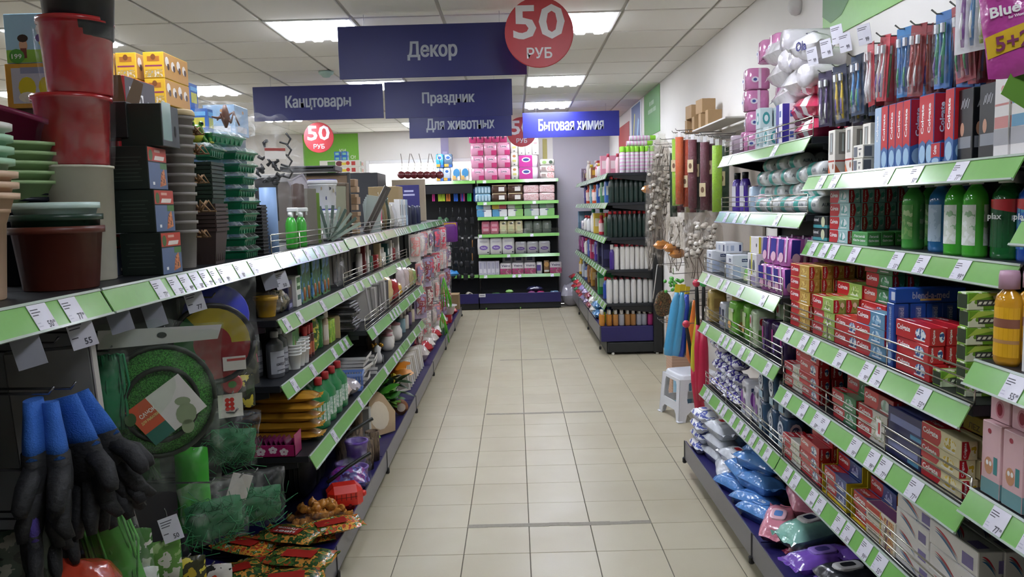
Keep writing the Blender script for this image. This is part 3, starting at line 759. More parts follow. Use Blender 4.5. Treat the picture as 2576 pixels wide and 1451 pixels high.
def sideways(base, spine, txtcol='e9edd9', L=.19, w=.042, h=.042, txt=None):
 """carton lying with its long axis into the shelf"""
 b = MB(); b.box(-w / 2, w / 2, -L / 2, L / 2, 0, h, base, .0015)
 o = (w / 2, -L / 2, 0)
 b.rect(L * .3, h * .4, L * .36, h * .36, mat('4a4f4a', .4), o, RIGHT, .0003)
 for q in range(5): b.rect(L * (.16 + .065 * q), h * .4, L * .04, h * .16, mat(txtcol, .4), o, RIGHT, .0006, skew=.002)
 b.flat([(.002, h * .5), (L * .5, h * .95), (L * .12, h * .95)], mat('b6d45a', .4), o, RIGHT, .0005)
 b.box(-w / 2 + .003, w / 2 - .003, -L / 2 - .0005, -L / 2, .004, h - .004, spine)
 return [('toothpaste_box', b.mesh('toothpaste_box'))]
p_leaf = sideways(multi(('8fbf3f', 'd8e3c4', '6fa42f'), 14), mat('2c3a26', .4))
stack(p_leaf, 'toothpaste_box', 'leaf green herbal toothpaste box lying end-on, third row', 'toothpaste box', gT, -1, XF3 + .005, YR(2412, 850, XF3) , Z3, 6, 1, 0, .0425, .19)
stack(p_leaf, 'toothpaste_box', 'leaf green herbal toothpaste box lying low by the wire', 'toothpaste box', gT, -1, XF3 + .002, YR(2345, 950, XF3) - .012, Z3, 1, 1, 0, .0425, .19)
# second row
b = MB(); b.box(-.07, .07, -.024, .024, 0, .048, mat('2b3136', .4), .0015)
b.box(-.0702, .0702, -.0245, .0245, .002, .014, mat('4aa0a6', .4))
b.text('biomed', WTXT, (-.07, -.0245, 0), FRONT, w=.05, h=.013, cx=.032, cy=.034); b.oval(.1, .026, .018, .02, mat('d5d8b4', .4), (-.07, -.0245, 0), FRONT, .0006)
p_bio = [('toothpaste_box', b.mesh('toothpaste_box'))]
tp(p_bio, 'black and teal toothpaste box at far end of second row', XF1, 2062, 590, Z2, 2, 2, dx=.05, d=.048)
tp(p_teal, 'pale teal toothpaste box with red patch on second row', XF1, 2108, 560, Z2, 5, 5, d=.041)
b = MB(); b.box(-.06, .06, -.022, .022, 0, .046, mat('4f9a52', .4), .0015)
for o, fr_, w in (((-.06, -.022, 0), FRONT, .12), ((.06, -.022, 0), RIGHT, .044)):
 b.text('Лесной', WTXT, o, fr_, w=w * .7, h=.009, cx=w * .5, cy=.032); b.text('бальзам', WTXT, o, fr_, w=w * .76, h=.009, cx=w * .5, cy=.018)
p_les = [('toothpaste_box', b.mesh('toothpaste_box'))]
tp(p_les, 'green herbal balm box at the foot of second row', XF1, 2160, 615, Z2, 1, 4, dx=.047, d=.044)
def mouthwash(body, cap, label, w=.075, d=.05, h=.25, txt=None, red=None, op=.78):
 m = clear(body, op); L = []
 b = MB(); s_ = d / w; r = w / 2
 b.lathe([(r * .96, 0), (r, .008), (r, h * .66), (r * .93, h * .74), (r * .6, h * .82), (r * .38, h * .86), (r * .38, h * .88)], m, 18, sy=s_)
 L.append(('body', b.mesh('body')))
 c = MB(); c.lathe([(r * .46, h * .86), (r * .46, h), (r * .4, h * 1.01)], mat(cap, .35), 16); L.append(('cap', c.mesh('cap')))
 lb = MB(); n = 9
 for a0, a1 in ((-2.5, -.65), (.0, .9)) if txt is None else ((-2.7, .3),):
  V = []
  for q in range(n):
   a = a0 + (a1 - a0) * q / (n - 1)
   for z in (h * .14, h * .62): V.append((r * 1.012 * math.cos(a), r * s_ * 1.012 * math.sin(a), z))
  lb.add(V, [(2 * q, 2 * q + 2, 2 * q + 3, 2 * q + 1) for q in range(n - 1)], label, True)
 if red:
  V = []
  for q in range(n):
   a = -2.7 + 3 * q / (n - 1)
   for z in (h * (.6 - .1 * (q / n)), h * .68): V.append((r * 1.018 * math.cos(a), r * s_ * 1.018 * math.sin(a), z))
  lb.add(V, [(2 * q, 2 * q + 2, 2 * q + 3, 2 * q + 1) for q in range(n - 1)], red, True)
 if txt: lb.text(txt, WTXT, (0, -d / 2 - .002, 0), FRONT, w=w * .6, h=.02, cy=h * .48); lb.text(txt, WTXT, (w / 2 * .96, 0, 0), RIGHT, w=d * .6, h=.016, cy=h * .48)
 L.append(('label', lb.mesh('label')))
 return L
lbl_w = multi(('e6ebe6', 'd4dccf', '8fb48a'), 30)
mw = [(2272, .01, mouthwash('4fb04a', 'e6e6e4', multi(('7fae62', '5b9a4c', 'a9c48a'), 30), .08, .06, .222), 'large green mouthwash bottle with pale green label on second row'),
      (2340, .01, mouthwash('2f76b0', 'e6e6e4', multi(('a9bccc', '93a9bd'), 25), .085, .06, .222), 'blue mouthwash bottle with grey back label on second row'),
      (2404, -.02, mouthwash('4fc03a', 'e9e9e6', lbl_w, .075, .055, .222), 'bright green mouthwash bottle with white label, left of its twin'),
      (2452, -.02, mouthwash('4fc03a', 'e9e9e6', lbl_w, .075, .055, .222), 'bright green mouthwash bottle with white label, right of its twin'),
      (2512, .0, mouthwash('1f6a34', 'ecebe6', mat('14512b', .3), .095, .06, .222, 'plax', RED), 'dark green mouthwash bottle with wide white cap and red patch'),
      (2580, .0, mouthwash('1d4fae', 'ecebe6', multi(('2a5fb8', '3f8fb0', '1d4fae'), 25), .095, .06, .222, 'plax', RED), 'blue mouthwash bottle with red patch at end of second row')]
for px, dx, parts, lab in mw:
 y = YR(px, 600, XF1 + .03)
 place(parts, 'mouthwash_bottle', lab, 'mouthwash', (XF1 + .05 + dx, y, Z2), FACE_R)
for k in range(3):
 place((mw[0], mw[1], mw[4])[k][2], 'mouthwash_bottle', ('green', 'blue', 'dark green')[k] + ' mouthwash bottle in the back row against the panel', 'mouthwash', (XF1 + .17, YR((2300, 2390, 2500)[k], 600, XF1 + .12), Z2), FACE_R)
# top row of that unit
b = MB(); b.box(-.03, .03, -.03, .03, 0, .165, mat('e8e4da', .4), .0015)
for o, fr_ in (((-.03, -.03, 0), FRONT), ((.03, -.03, 0), RIGHT)):
 b.rect(.03, .115, .03, .08, mat('8f8c86', .3), o, fr_, .0004); b.flat([(.026, .085), (.034, .085), (.032, .15), (.028, .15)], mat('c9d6d6', .4), o, fr_, .0008)
 b.rect(.03, .05, .056, .006, mat('c0453a', .4), o, fr_, .0004); b.oval(.046, .03, .008, .011, mat('a06a55', .4), o, fr_, .0004); b.flat([(.002, .002), (.026, .002), (.002, .04)], mat('d9744a', .4), o, fr_, .0005)
p_brushbox = [('toothbrush_box', b.mesh('toothbrush_box'))]
for k, px in enumerate((2098, 2133, 2168)):
 place(p_brushbox, 'toothbrush_box', 'white and orange electric toothbrush box, ' + ('far one', 'middle one', 'near one with small boxes before it')[k], 'toothbrush box', (XF1 + .04 + .012 * k, YR(px, 400, XF1 + .02), Z1), FACE_R, 'toothbrush boxes')
b = MB(); b.box(-.04, .04, -.035, .035, 0, .045, mat('e9e6da', .4), .0015)
for o, fr_, w in (((-.04, -.035, 0), FRONT, .08), ((.04, -.035, 0), RIGHT, .07)):
 b.rect(w * .24, .022, w * .36, .034, mat('6d727c', .4), o, fr_, .0004); b.rect(w * .7, .03, w * .3, .004, m_ink, o, fr_, .0004); b.oval(w * .68, .014, .004, .006, m_ink, o, fr_, .0004)
p_sm = [('small_box', b.mesh('small_box'))]
stack(p_sm, 'floss_box', 'small cream box with a grey square before toothbrush boxes', 'floss box', 'small cream boxes', -1, XF1 - .005, YR(2160, 410, XF1), Z1, 2, 1, 0, .046, .07)
p_up = upright('3f6aa8', RED); p_upw = upright('a8c2dc', 'a8c2dc', low='dfe8f2', plain=True)
place(p_upw, 'toothpaste_box', 'plain pale blue upright box at the far end of the red ones', 'toothpaste box', (XF1 + .03, YR(2203, 380, XF1), Z1), FACE_R)
for k, px in enumerate((2222, 2241, 2259, 2277, 2318, 2335, 2384)):
 for q in range(3):
  place(p_up, 'toothpaste_box', 'upright red and blue toothpaste box on top row, %s along, %s' % (ORD[k], ('front', 'middle', 'back')[q]), 'toothpaste box', (XF1 + .028 + .054 * q, YR(px, 350, XF1), Z1), FACE_R, 'upright toothpaste cartons on top row')
tp(upright('8c1a24', '9c1f2a', low='5b6f8c'), 'upright dark red toothpaste box set back on top row', XF1 + .06, 2362, 350, Z1, 1, 2, dx=.055, d=.05)
place(p_sm if False else upright('2f62a8', RED, L=.06, w=.05), 'toothpaste_box', 'short red and blue box before the dark red one', 'toothpaste box', (XF1 + .026, YR(2352, 390, XF1), Z1), FACE_R)
b = MB(); b.box(-.037, .037, -.025, .025, 0, .19, mat('1e2024', .3, coat=.4), .0015)
for o, fr_, w in (((-.037, -.025, 0), FRONT, .074), ((.037, -.025, 0), RIGHT, .05)):
 b.rect(w / 2, .05, w * .8, .03, mat('8d9198', .3), o, fr_, .0004); b.oval(w * .35, .085, .009, .018, mat('c4947a', .4), o, fr_, .0004)
 for q in range(5): b.rect(w * (.3 + .1 * q), .15 + .004 * (q % 2), .003, .022, mat('b9bcc2', .3), o, fr_, .0004, skew=.004)
p_blk = [('black_box', b.mesh('black_box'))]
for k, px in enumerate((2412, 2468)): place(p_blk, 'toothpaste_box', 'black glossy charcoal toothpaste box with silver script, ' + ('left one', 'right one')[k], 'toothpaste box', (XF1 + .04, YR(px, 340, XF1), Z1), FACE_R, 'black charcoal cartons')
def whitetube(col):
 b = MB(); b.box(-.03, .03, -.024, .024, 0, .2, mat('ece9e6', .3, coat=.3), .0015)
 for o, fr_, w in (((-.03, -.024, 0), FRONT, .06), ((.03, -.024, 0), RIGHT, .048)):
  b.rect(w / 2, .05, w * .97, .04, mat('a9a9ad', .3), o, fr_, .0003); b.rect(w / 2, .085, w * .9, .028, mat(col, .35), o, fr_, .0004); b.rect(w / 2, .128, w * .9, .005, mat(col, .35), o, fr_, .0004)
  b.oval(w * .55, .163, .008, .01, mat(col, .4), o, fr_, .0004)
 return [('white_box', b.mesh('white_box'))]
p_wr, p_wb = whitetube('cf8a85'), whitetube('6aa5c8')
for k, (px, p) in enumerate(((2512, p_wr), (2556, p_wb))):
 place(p, 'toothpaste_box', 'tall white toothpaste carton with a %s band' % ('pink', 'blue')[k], 'toothpaste box', (XF1 + .03, YR(px, 330, XF1), Z1), FACE_R)
# fourth row
tp(p_white, 'white and sage toothpaste box, far end of fourth row', XF3, 1992, 960, Z4, (2, 3), 2)
tp(p_red, 'red toothpaste box, far stack of fourth row', XF3, 2034, 960, Z4, 4, 2)
b = MB(); b.box(-.1, .1, -.05, .05, 0, .05, mat('6f7f9e', .35), .002); b.rect(.1, .026, .12, .014, mat('b9c2d6', .35), (-.1, -.05, 0), FRONT, .0004); p_slate = [('slate_box', b.mesh('slate_box'))]
tp(p_slate, 'slate blue toothpaste box set back on fourth row', XF3 + .1, 2090, 960, Z4, 3, 2, dx=.11, dz=.051, d=.1)
tp(p_green, 'green toothpaste box with red patch, middle of fourth row', XF3, 2122, 1030, Z4, (2, 3), 2)
tp(p_dred, 'large dark red toothpaste box resting on white ones', XF3 + .0, 2205, 1040, Z4 + .1, 1, 2, dx=.06, d=.05)
tp(p_white, 'white and sage toothpaste box under large dark red one', XF3, 2190, 1090, Z4, 2, 2)
b = MB(); b.box(-.016, .016, -.0012, 0, 0, .052, mat('ebe8e4', .4)); b.rect(.02, .026, .012, .034, RED, (-.016, -.0012, 0), FRONT, .0004); b.oval(.008, .028, .004, .014, mat('a9c4a9', .4), (-.016, -.0012, 0), FRONT, .0004)
place([('shelf_card', b.mesh('shelf_card'))], 'shelf_card', 'small white card with red bar clipped on the wire guard', 'card', (1.052, YR(2210, 1045, 1.05), Z4 + .045), FACE_R)
b = MB(); b.box(-.1, .1, -.05, .05, 0, .07, mat('262b63', .3, coat=.3), .002); b.rect(.1, .036, .17, .022, mat('8a93c4', .35), (-.1, -.05, 0), FRONT, .0004); b.rect(.16, .012, .06, .012, mat('5fa0c4', .35), (-.1, -.05, 0), FRONT, .0004); b.rect(.1, .05, .18, .08, mat('5d6499', .35), (-.1, -.05, .07), TOP, .0004)
p_navy = [('navy_box', b.mesh('navy_box'))]
tp(p_navy, 'large navy toothpaste box on fourth row', XF3, 2272, 1110, Z4, (2, 2), 2, dx=.11, dz=.072, d=.1)
tp(p_cream, 'cream lemon toothpaste box on fourth row', XF3, 2365, 1170, Z4, (3, 3, 2), 3)
tp(p_red, 'red toothpaste box behind kids cartons', XF3 + .06, 2440, 1200, Z4, (3, 2), 2)
b = MB(); b.box(-.05, .05, -.02, .02, 0, .042, mat('d9b92c', .4), .0015); b.text('ЛЕZ', mat('8a6a1a', .4), (-.05, -.02, 0), FRONT, w=.05, h=.016, cx=.05, cy=.015); b.text('ЛЕZ', mat('8a6a1a', .4), (.05, -.02, 0), RIGHT, w=.03, h=.012, cx=.02, cy=.02)
place([('toothpaste_box', b.mesh('yb'))], 'toothpaste_box', 'yellow promotional box on top of the cream lemon stack', 'toothpaste box', (XF3 + .09, YR(2440, 1110, XF3 + .06), Z4 + .1455), FACE_R)
# fifth row
tp(p_white, 'white toothpaste box at far end of fifth row', XF3, 1990, 1140, Z5, 2, 2)
tp(p_red, 'red toothpaste box, far stack of fifth row', XF3, 2035, 1160, Z5, (3, 4, 4), 3)
def tray(n_px, zrow, k):
 """open display tray with yellow stepped side holding boxes"""
 b = MB(); ym = mat('d6bf2c', .4); L = .2
 b.box(-L / 2, L / 2, 0, .15, 0, .004, ym)
 for x in (-L / 2 - .004, L / 2):
  b.box(x, x + .004, -.002, .15, 0, .1, ym); b.box(x, x + .004, .05, .15, .1, .155, ym)
 b.box(-L / 2, L / 2, .148, .152, 0, .155, mat('8c1a24', .4))
 y = YR(n_px, 1200, XF3)
 place([('display_tray', b.mesh('display_tray'))], 'display_tray', ('yellow sided display tray of toothpaste, far one', 'yellow sided display tray of toothpaste, near one')[k], 'display tray', (XF3 + .002, y, zrow), FACE_R, 'yellow display trays')
 stack(paste('2f4a8c', multi(('7f8fc4', '3a3f86', 'b2b8dc'), 30), L=.19), 'toothpaste_box', 'navy and red toothpaste box in the %s yellow tray' % ('far', 'near')[k], 'toothpaste box', gT, -1, XF3 + .004, y, zrow + .004, (2, 3, 3), 3, .046, .0485, .041)
tray(2098, Z5, 0); tray(2178, Z5, 1)
b = MB(); b.box(-.095, .095, -.024, .024, 0, .05, mat('e9e2d2', .4), .0015); b.flat([(.002, .03), (.12, .03), (.09, .048), (.002, .048)], mat('cf4a36', .35), (-.095, -.024, 0), FRONT, .0004)
b.rect(.06, .018, .09, .014, mat('7a7468', .4), (-.095, -.024, 0), FRONT, .0004); b.rect(.15, .024, .06, .04, multi(('c47a4a', 'e0c08a', '8a5a7c'), 40), (-.095, -.024, 0), FRONT, .0004); b.rect(.095, .024, .18, .04, mat('8a4a7c', .4), (-.095, -.024, .05), TOP, .0004)
tp([('toothpaste_box', b.mesh('tb'))], 'cream and orange toothpaste box on fifth row', XF3, 2212, 1330, Z5, (2, 2), 2, dx=.05, dz=.0505, d=.048)
def swirl(L, d, h):
 b = MB(); b.box(-L / 2, L / 2, -d / 2, d / 2, 0, h, mat('e6e4e2', .35, coat=.2), .002)
 def sw(o, fr_, w, hh):
  for k, c in enumerate(('c22a3a', '7f8590', '2f6aa0')):
   P = []; n = 9
   for q in range(n): t = q / (n - 1); P.append((w * (.12 + .5 * t), hh * (.82 - .62 * t ** 1.4 + .05 * k) - hh * .14 * k))
   for q in reversed(range(n)): t = q / (n - 1); P.append((w * (.12 + .5 * t), hh * (.82 - .62 * t ** 1.4 + .05 * k) - hh * .14 * k + hh * .1 * math.sin(math.pi * t) + .0004))
   b.flat(P, mat(c, .35), o, fr_, .0004)
  b.rect(w * .8, hh * .4, w * .22, hh * .5, mat('7a6fa6', .4), o, fr_, .0003)
 sw((-L / 2, -d / 2, 0), FRONT, L, h); sw((-L / 2, -d / 2, h), TOP, L, d); sw((L / 2, -d / 2, 0), RIGHT, d * 1.2, h)
 return [('swirl_box', b.mesh('swirl_box'))]
tp(swirl(.19, .045, .052), 'white toothpaste box with tricolour swirl, fifth row', XF3, 2292, 1370, Z5, (4, 4), 2, dx=.048, dz=.0525, d=.045)
tp(swirl(.21, .06, .065), 'bigger white toothpaste box with tricolour swirl, fifth row', XF3, 2392, 1430, Z5, (3, 3), 2, dx=.064, dz=.0655, d=.06)
# nearest unit, cut by the photo edge
b = MB(); m = clear('e0a32a', .8)
b.lathe([(.03, 0), (.034, .01), (.034, .14), (.03, .155), (.014, .168), (.014, .175)], m, 18, sy=.7); c = MB(); c.lathe([(.021, .17), (.021, .2), (.019, .21)], mat('c9a0b4', .35), 16)
l = MB()
for z0, z1, cc in ((.02, .13, 'e3ad22'), (.085, .105, '8c5a48'), (.05, .058, 'b98a5a')):
 V = []
 for q in range(9):
  a = -2.7 + 2.9 * q / 8
  for z in (z0, z1): V.append(((.0345 + .0004 * (cc != 'e3ad22')) * math.cos(a), (.0345 + .0004 * (cc != 'e3ad22')) * .7 * math.sin(a), z))
 l.add(V, [(2 * q, 2 * q + 2, 2 * q + 3, 2 * q + 1) for q in range(8)], mat(cc, .35), True)
gel = [('body', b.mesh('body')), ('cap', c.mesh('cap')), ('label', l.mesh('label'))]
for k, (x, y) in enumerate(((1.09, 1.735), (1.15, 1.745), (1.21, 1.75))): place(gel, 'shower_gel', 'amber shower gel bottle with yellow label and pink cap, ' + ('in front', 'behind the front one', 'rearmost')[k], 'shower gel', (x, y, 1.178), FACE_R, 'amber gel bottles')
b = MB(); b.box(-.045, .045, -.03, .03, 0, .19, mat('e4e2de', .35), .0015)
for o, fr_, w in (((-.045, -.03, 0), FRONT, .09), ((.045, -.03, 0), RIGHT, .06)): b.text('COLOUR', mat('77777c', .4), o, fr_, w=.13, h=.02, cx=w * .4, cy=.09, rot=math.pi / 2)
p_col = [('hair_colour_box', b.mesh('hair_colour_box'))]
for k in range(3): place(p_col, 'hair_colour_box', 'tall white hair colour box with vertical lettering, ' + ('far one', 'middle one', 'near one')[k], 'hair colour box', (1.105 + .0 * k, 1.615 - .1 * k, 1.178), FACE_R, 'white hair colour boxes')
b = MB(); b.box(-.035, .035, -.02, .02, 0, .17, mat('e0b9bd', .4), .0015)
for o, fr_, w in (((-.035, -.02, 0), FRONT, .07), ((.035, -.02, 0), RIGHT, .04)):
 b.rect(w / 2, .02, w * .97, .036, mat('6f9fa4', .4), o, fr_, .0004); b.oval(w * .4, .07, w * .22, .02, mat('c9926a', .4), o, fr_, .0005); b.oval(w * .33, .076, w * .07, .006, WTXT, o, fr_, .0008, 8); b.oval(w * .5, .076, w * .07, .006, WTXT, o, fr_, .0008, 8)
 b.rect(w * .75, .075, w * .2, .04, mat('3f8a8c', .4), o, fr_, .0004); b.oval(w * .4, .15, w * .1, .006, mat('a83a4a', .4), o, fr_, .0004, 10)
p_pink = [('kids_box', b.mesh('kids_box'))]
b = MB(); b.box(-.035, .035, -.035, .035, 0, .055, mat('dfb6bc', .4), .0015)
for o, fr_ in (((-.035, -.035, 0), FRONT), ((.035, -.035, 0), RIGHT)): b.oval(.035, .028, .016, .02, mat('c8808c', .4), o, fr_, .0004); b.oval(.035, .028, .01, .014, mat('8c1a34', .4), o, fr_, .0008)
p_pt = [('pink_box', b.mesh('pink_box'))]
for k in range(3):
 place(p_pink, 'kids_toothpaste_box', 'upright pink kids toothpaste box with orange owl shape, ' + ('far one', 'middle one', 'near one')[k], 'toothpaste box', (1.083, 1.735 - .078 * k, .874), FACE_R, 'pink kids cartons')
 place(p_pt, 'cream_box', 'small pink box with a dark red oval, ' + ('above far pink carton', 'above middle pink carton', 'above near pink carton')[k], 'cream box', (1.115, 1.735 - .078 * k, 1.046), FACE_R, 'small pink boxes')
 place(p_pink, 'kids_toothpaste_box', 'pink kids toothpaste box in the second row, ' + ('far one', 'middle one', 'near one')[k], 'toothpaste box', (1.135, 1.735 - .078 * k, .874), FACE_R, 'pink kids cartons behind')
b = MB(); b.box(-.06, .06, -.0004, .0004, 0, .1, mat('79ad4a', .35), 0)
place([('price_flag', b.mesh('price_flag'))], 'price_flag', 'plain bright green card sticking out before the white cartons', 'card', (at(2568, 250, Y=1.83).x, 1.83, at(2545, 268, Y=1.83).z), 0, rot=(0, R_(28), R_(10)))
# hanging toothbrushes
def brush(hc, gc, back, w=.034, h=.21, n=1, pad=None):
 b = MB(); bm = mat(back, .35)
 b.box(-w / 2 * n, w / 2 * n, 0, .0012, -h, 0, bm); b.box(-w / 2 * n, w / 2 * n, -.0006, 0, -h * .12, -.004, mat(pad or back, .35))
 for k in range(n):
  x = (k - (n - 1) / 2) * w * .8
  c1 = mat(hc if isinstance(hc, str) else hc[k % len(hc)], .3, coat=.4); c2 = mat(gc, .35)
  b.tube([(x, -.008, -h * .94), (x, -.011, -h * .75), (x, -.009, -h * .55), (x, -.006, -h * .4), (x, -.007, -h * .28)], [.004, .0065, .006, .004, .0032], c1, 6)
  b.tube([(x, -.0125, -h * .86), (x, -.0155, -h * .72), (x, -.0125, -h * .58)], [.003, .004, .003], c2, 5)
  b.box(x - .0055, x + .0055, -.0085, -.004, -h * .29, -h * .15, c1, .002); b.box(x - .0045, x + .0045, -.017, -.0085, -h * .28, -h * .16, mat('e6e9ec', .6))
 f = MB(); V = []
 for z in (-h * .97, -h * .13):
  for x, y in ((-w / 2 * n * .9, -.001), (-w / 2 * n * .62, -.02), (w / 2 * n * .62, -.02), (w / 2 * n * .9, -.001)): V.append((x, y, z))
 f.add(V, [(0, 1, 5, 4), (1, 2, 6, 5), (2, 3, 7, 6), (0, 3, 2, 1), (4, 5, 6, 7)], film('ffffff', .13, .08, 30))
 return [('card', b.mesh('card')), ('blister', f.mesh('blister'))]
bar = MB(); bar.box(1.47, 1.488, 1.8, 3.13, 2.05, 2.075, m_hook, .003); bar.box(1.47, 1.488, 1.8, 3.13, 2.115, 2.14, m_hook, .003)
tag(bar.obj('hook_bar'), 'chrome double bar holding toothbrush hooks above right shelving', 'hook bar')
HK = [(2092, 190, 2, ('5a3f7c', '2f4a35', '6a3a55'), '3c3450', 'purple sleeved'), (2128, 175, 2, ('d8b92a', '3f6a4a'), '3a3f55', 'yellow handled'),
      (2172, 150, 2, ('3f86c4', '2c5a8c', '35506a'), '2c3f5c', 'blue handled'), (2212, 118, 2, ('e4dfe2', 'e0d5d8', 'd9cfd2'), 'b0303c', 'white handled on red'),
      (2246, 100, 2, ('e6e2e2', '7c9a6a'), 'b83a44', 'white and green on red'), (2296, 82, 2, ('3f78b8', '4aa89c', 'e2e2e2'), '3d7fb8', 'teal and blue'),
      (2336, 72, 2, ('a83a34', 'b8543c'), '8c2a30', 'dark red'), (2392, 45, 2, ('3f9a72', 'c8563a', 'd0763c'), '3f74b4', 'green and orange'), (2440, 25, 2, ('b88ab8', '6a8cb0', 'b04040'), 'a83440', 'lilac and red')]
for k, (px, py, n, hc, back, words) in enumerate(HK):
 c = at(px, py, X=1.24); zt = c.z
 hz = min(2.13, zt + .012)
 hb = MB(); hb.tube([(1.47, c.y, hz + .004), (1.2, c.y, hz), (1.185, c.y, hz + .012)], .0025, m_hook, 5)
 hb.box(1.466, 1.47, c.y - .01, c.y + .01, hz - .03, max(hz + .03, 2.06), m_hook)
 tag(hb.obj('shelf_hook'), 'chrome hook holding %s toothbrushes' % words, 'hook', 'toothbrush hooks')
 for q in range(5):
  p = brush(hc[q % len(hc)], ('e4e4e4', '5a3f8c', '3f9a62')[(k + q) % 3], back, n=1 if q % 2 else 2, w=.032)
  place(p, 'toothbrush_pack', '%s toothbrush pack, %s on its hook' % (words, ('frontmost', 'second', 'third', 'fourth', 'rearmost')[q]), 'toothbrush', (1.215 + .034 * q, c.y + random.uniform(-.012, .012), hz + .004), FACE_R + random.gauss(0, .12), 'hanging toothbrush packs', rot=(random.gauss(0, .03), random.gauss(0, .05), FACE_R + random.gauss(.25, .15)))
c = at(2468, 10, X=1.18)
p = brush(('8a4a9c', '4a7fb8', 'b9c84a', '4aa88c', 'c86aa0'), 'e8e8e8', 'd9d9dc', w=.034, h=.24, n=5)
place(p, 'toothbrush_pack', 'pack of five toothbrushes with rainbow handles beside pink razor bag', 'toothbrush', (1.19, c.y, 2.16), FACE_R + .35)
tag(MB().tube([(1.47, c.y, 2.1), (1.2, c.y, 2.155), (1.17, c.y, 2.165)], .0025, m_hook, 5).obj('shelf_hook'), 'chrome hook holding the five toothbrush pack', 'hook')
b = MB(); mp_ = shiny_bag('b8479a'); M = Matrix.Rotation(math.pi / 2, 4, 'X')
b.pillow(.17, .3, .05, mp_, 10, 12, 3, .05, M, seed=3)
V = []; mY = mat('d9b42a', .3, coat=.4)
def on_bag(x, z, e=.003):
 u, v = x / .085, (z) / .15; g = max(0, 1 - abs(u) ** 3) ** .5 * max(0, 1 - abs(v) ** 3) ** .5
 return (x, -.025 - .025 * g - e, z)
def bag_patch(x0, x1, z0, z1, m, e=.003, n=6):
 V = [on_bag(x0 + (x1 - x0) * i / n, z0 + (z1 - z0) * j / n + .02 * (i / n), e) for j in range(n + 1) for i in range(n + 1)]
 b.add(V, [(j * (n + 1) + i, j * (n + 1) + i + 1, (j + 1) * (n + 1) + i + 1, (j + 1) * (n + 1) + i) for j in range(n) for i in range(n)], m, True)
bag_patch(-.078, .07, -.085, -.02, mY)
o = (0, -.0545, 0)
b.text('Gillette', mat('e2d4e4', .4), o, FRONT, w=.07, h=.016, cx=.0, cy=.085, off=.001); b.text('Blue II', WTXT, o, FRONT, w=.11, h=.032, cx=.0, cy=.045, off=.001, bold=.03); b.text('for Women', WTXT, o, FRONT, w=.05, h=.009, cx=.015, cy=.02, off=.001)
b.text('5+2', mat('7c2a5c', .4), o, FRONT, w=.09, h=.045, cx=-.005, cy=-.05, off=.0035)
c = at(2535, 70, X=1.15)
place([('razor_bag', b.mesh('razor_bag'))], 'razor_bag', 'pink bag of disposable razors with yellow band and big lettering', 'razors', (1.15, 1.84, 1.935), 0, rot=(0, R_(-8), R_(-42)), scale=.76)
tag(MB().tube([(1.47, 1.84, 2.05), (1.2, 1.84, 2.045), (1.14, 1.84, 2.055)], .0025, m_hook, 5).obj('shelf_hook'), 'chrome hook holding the pink razor bag', 'hook')
for k, (px, py) in enumerate(((2040, 140), (2075, 120), (2102, 85), (2122, 105), (2170, 85))):
 c = at(px, py, X=1.16)
 b = MB(); b.box(-.03, .03, -.0008, 0, -.065, 0, m_tag); o = (-.03, -.0008, -.065)
 for r, (a, y) in enumerate(((.7, .055), (.6, .049), (.3, .02))): b.rect(.03 * a + .004, y, .06 * a, .0022, m_ink, o, FRONT, .0003)
 b.text('99', m_ink, o, FRONT, w=.016, h=.014, cx=.042, cy=.016)
 place([('price_card', b.mesh('price_card'))], 'price_card', 'clear hanging price card before the toothbrushes, ' + ('farthest', 'second', 'third', 'fourth', 'nearest')[k], 'price card', (c.x, c.y, c.z + .03), 0, 'hanging price cards', rot=(R_(12), 0, FACE_R + .3))
# ---------------------------------------------------------------- right shelving, far unit: cotton, tissues, wipes
ZB = (1.80, 1.497, 1.165, .883, .512)
XB1, XB3 = 1.195, 1.08
def softpack(w, d, h, m, label=None, lcol='eeeeee', txt=None, tcol='3f5fa0', ends=.0, lab2=None, seed=0, wob=.05, name='pack'):
 """plastic-wrapped pack lying flat, front towards -Y; optional printed oval on top and front"""
 b = MB(); b.pillow(w, d, h, m, 10, 8, 4, wob, seed=seed, flat_base=True, ends=ends)
 P = [('wrapper', b.mesh('wrapper'))]
 if label:
  l = MB(); lm = mat(lcol, .3, coat=.3)
  def cap_(x, y, e):
   u, v = 2 * x / w, 2 * y / d; g = max(0, 1 - abs(u) ** 4) ** .5 * max(0, 1 - abs(v) ** 4) ** .5
   return (x, y, h / 2 + h / 2 * g + e)
  n = 12; rx, ry = w * .26, d * .3
  V = [cap_(0, 0, .004)] + [cap_(rx * math.copysign(abs(math.cos(a)) ** .6, math.cos(a)), ry * math.copysign(abs(math.sin(a)) ** .6, math.sin(a)), .003) for a in [2 * math.pi * k / n for k in range(n)]]
  l.add(V, [(0, 1 + k, 1 + (k + 1) % n) for k in range(n)], lm, True)
  if txt: l.text(txt, mat(tcol, .4), (0, 0, h + .006), TOP, w=rx * 1.3, h=ry * .5)
  P.append(('label', l.mesh('label')))
 return P
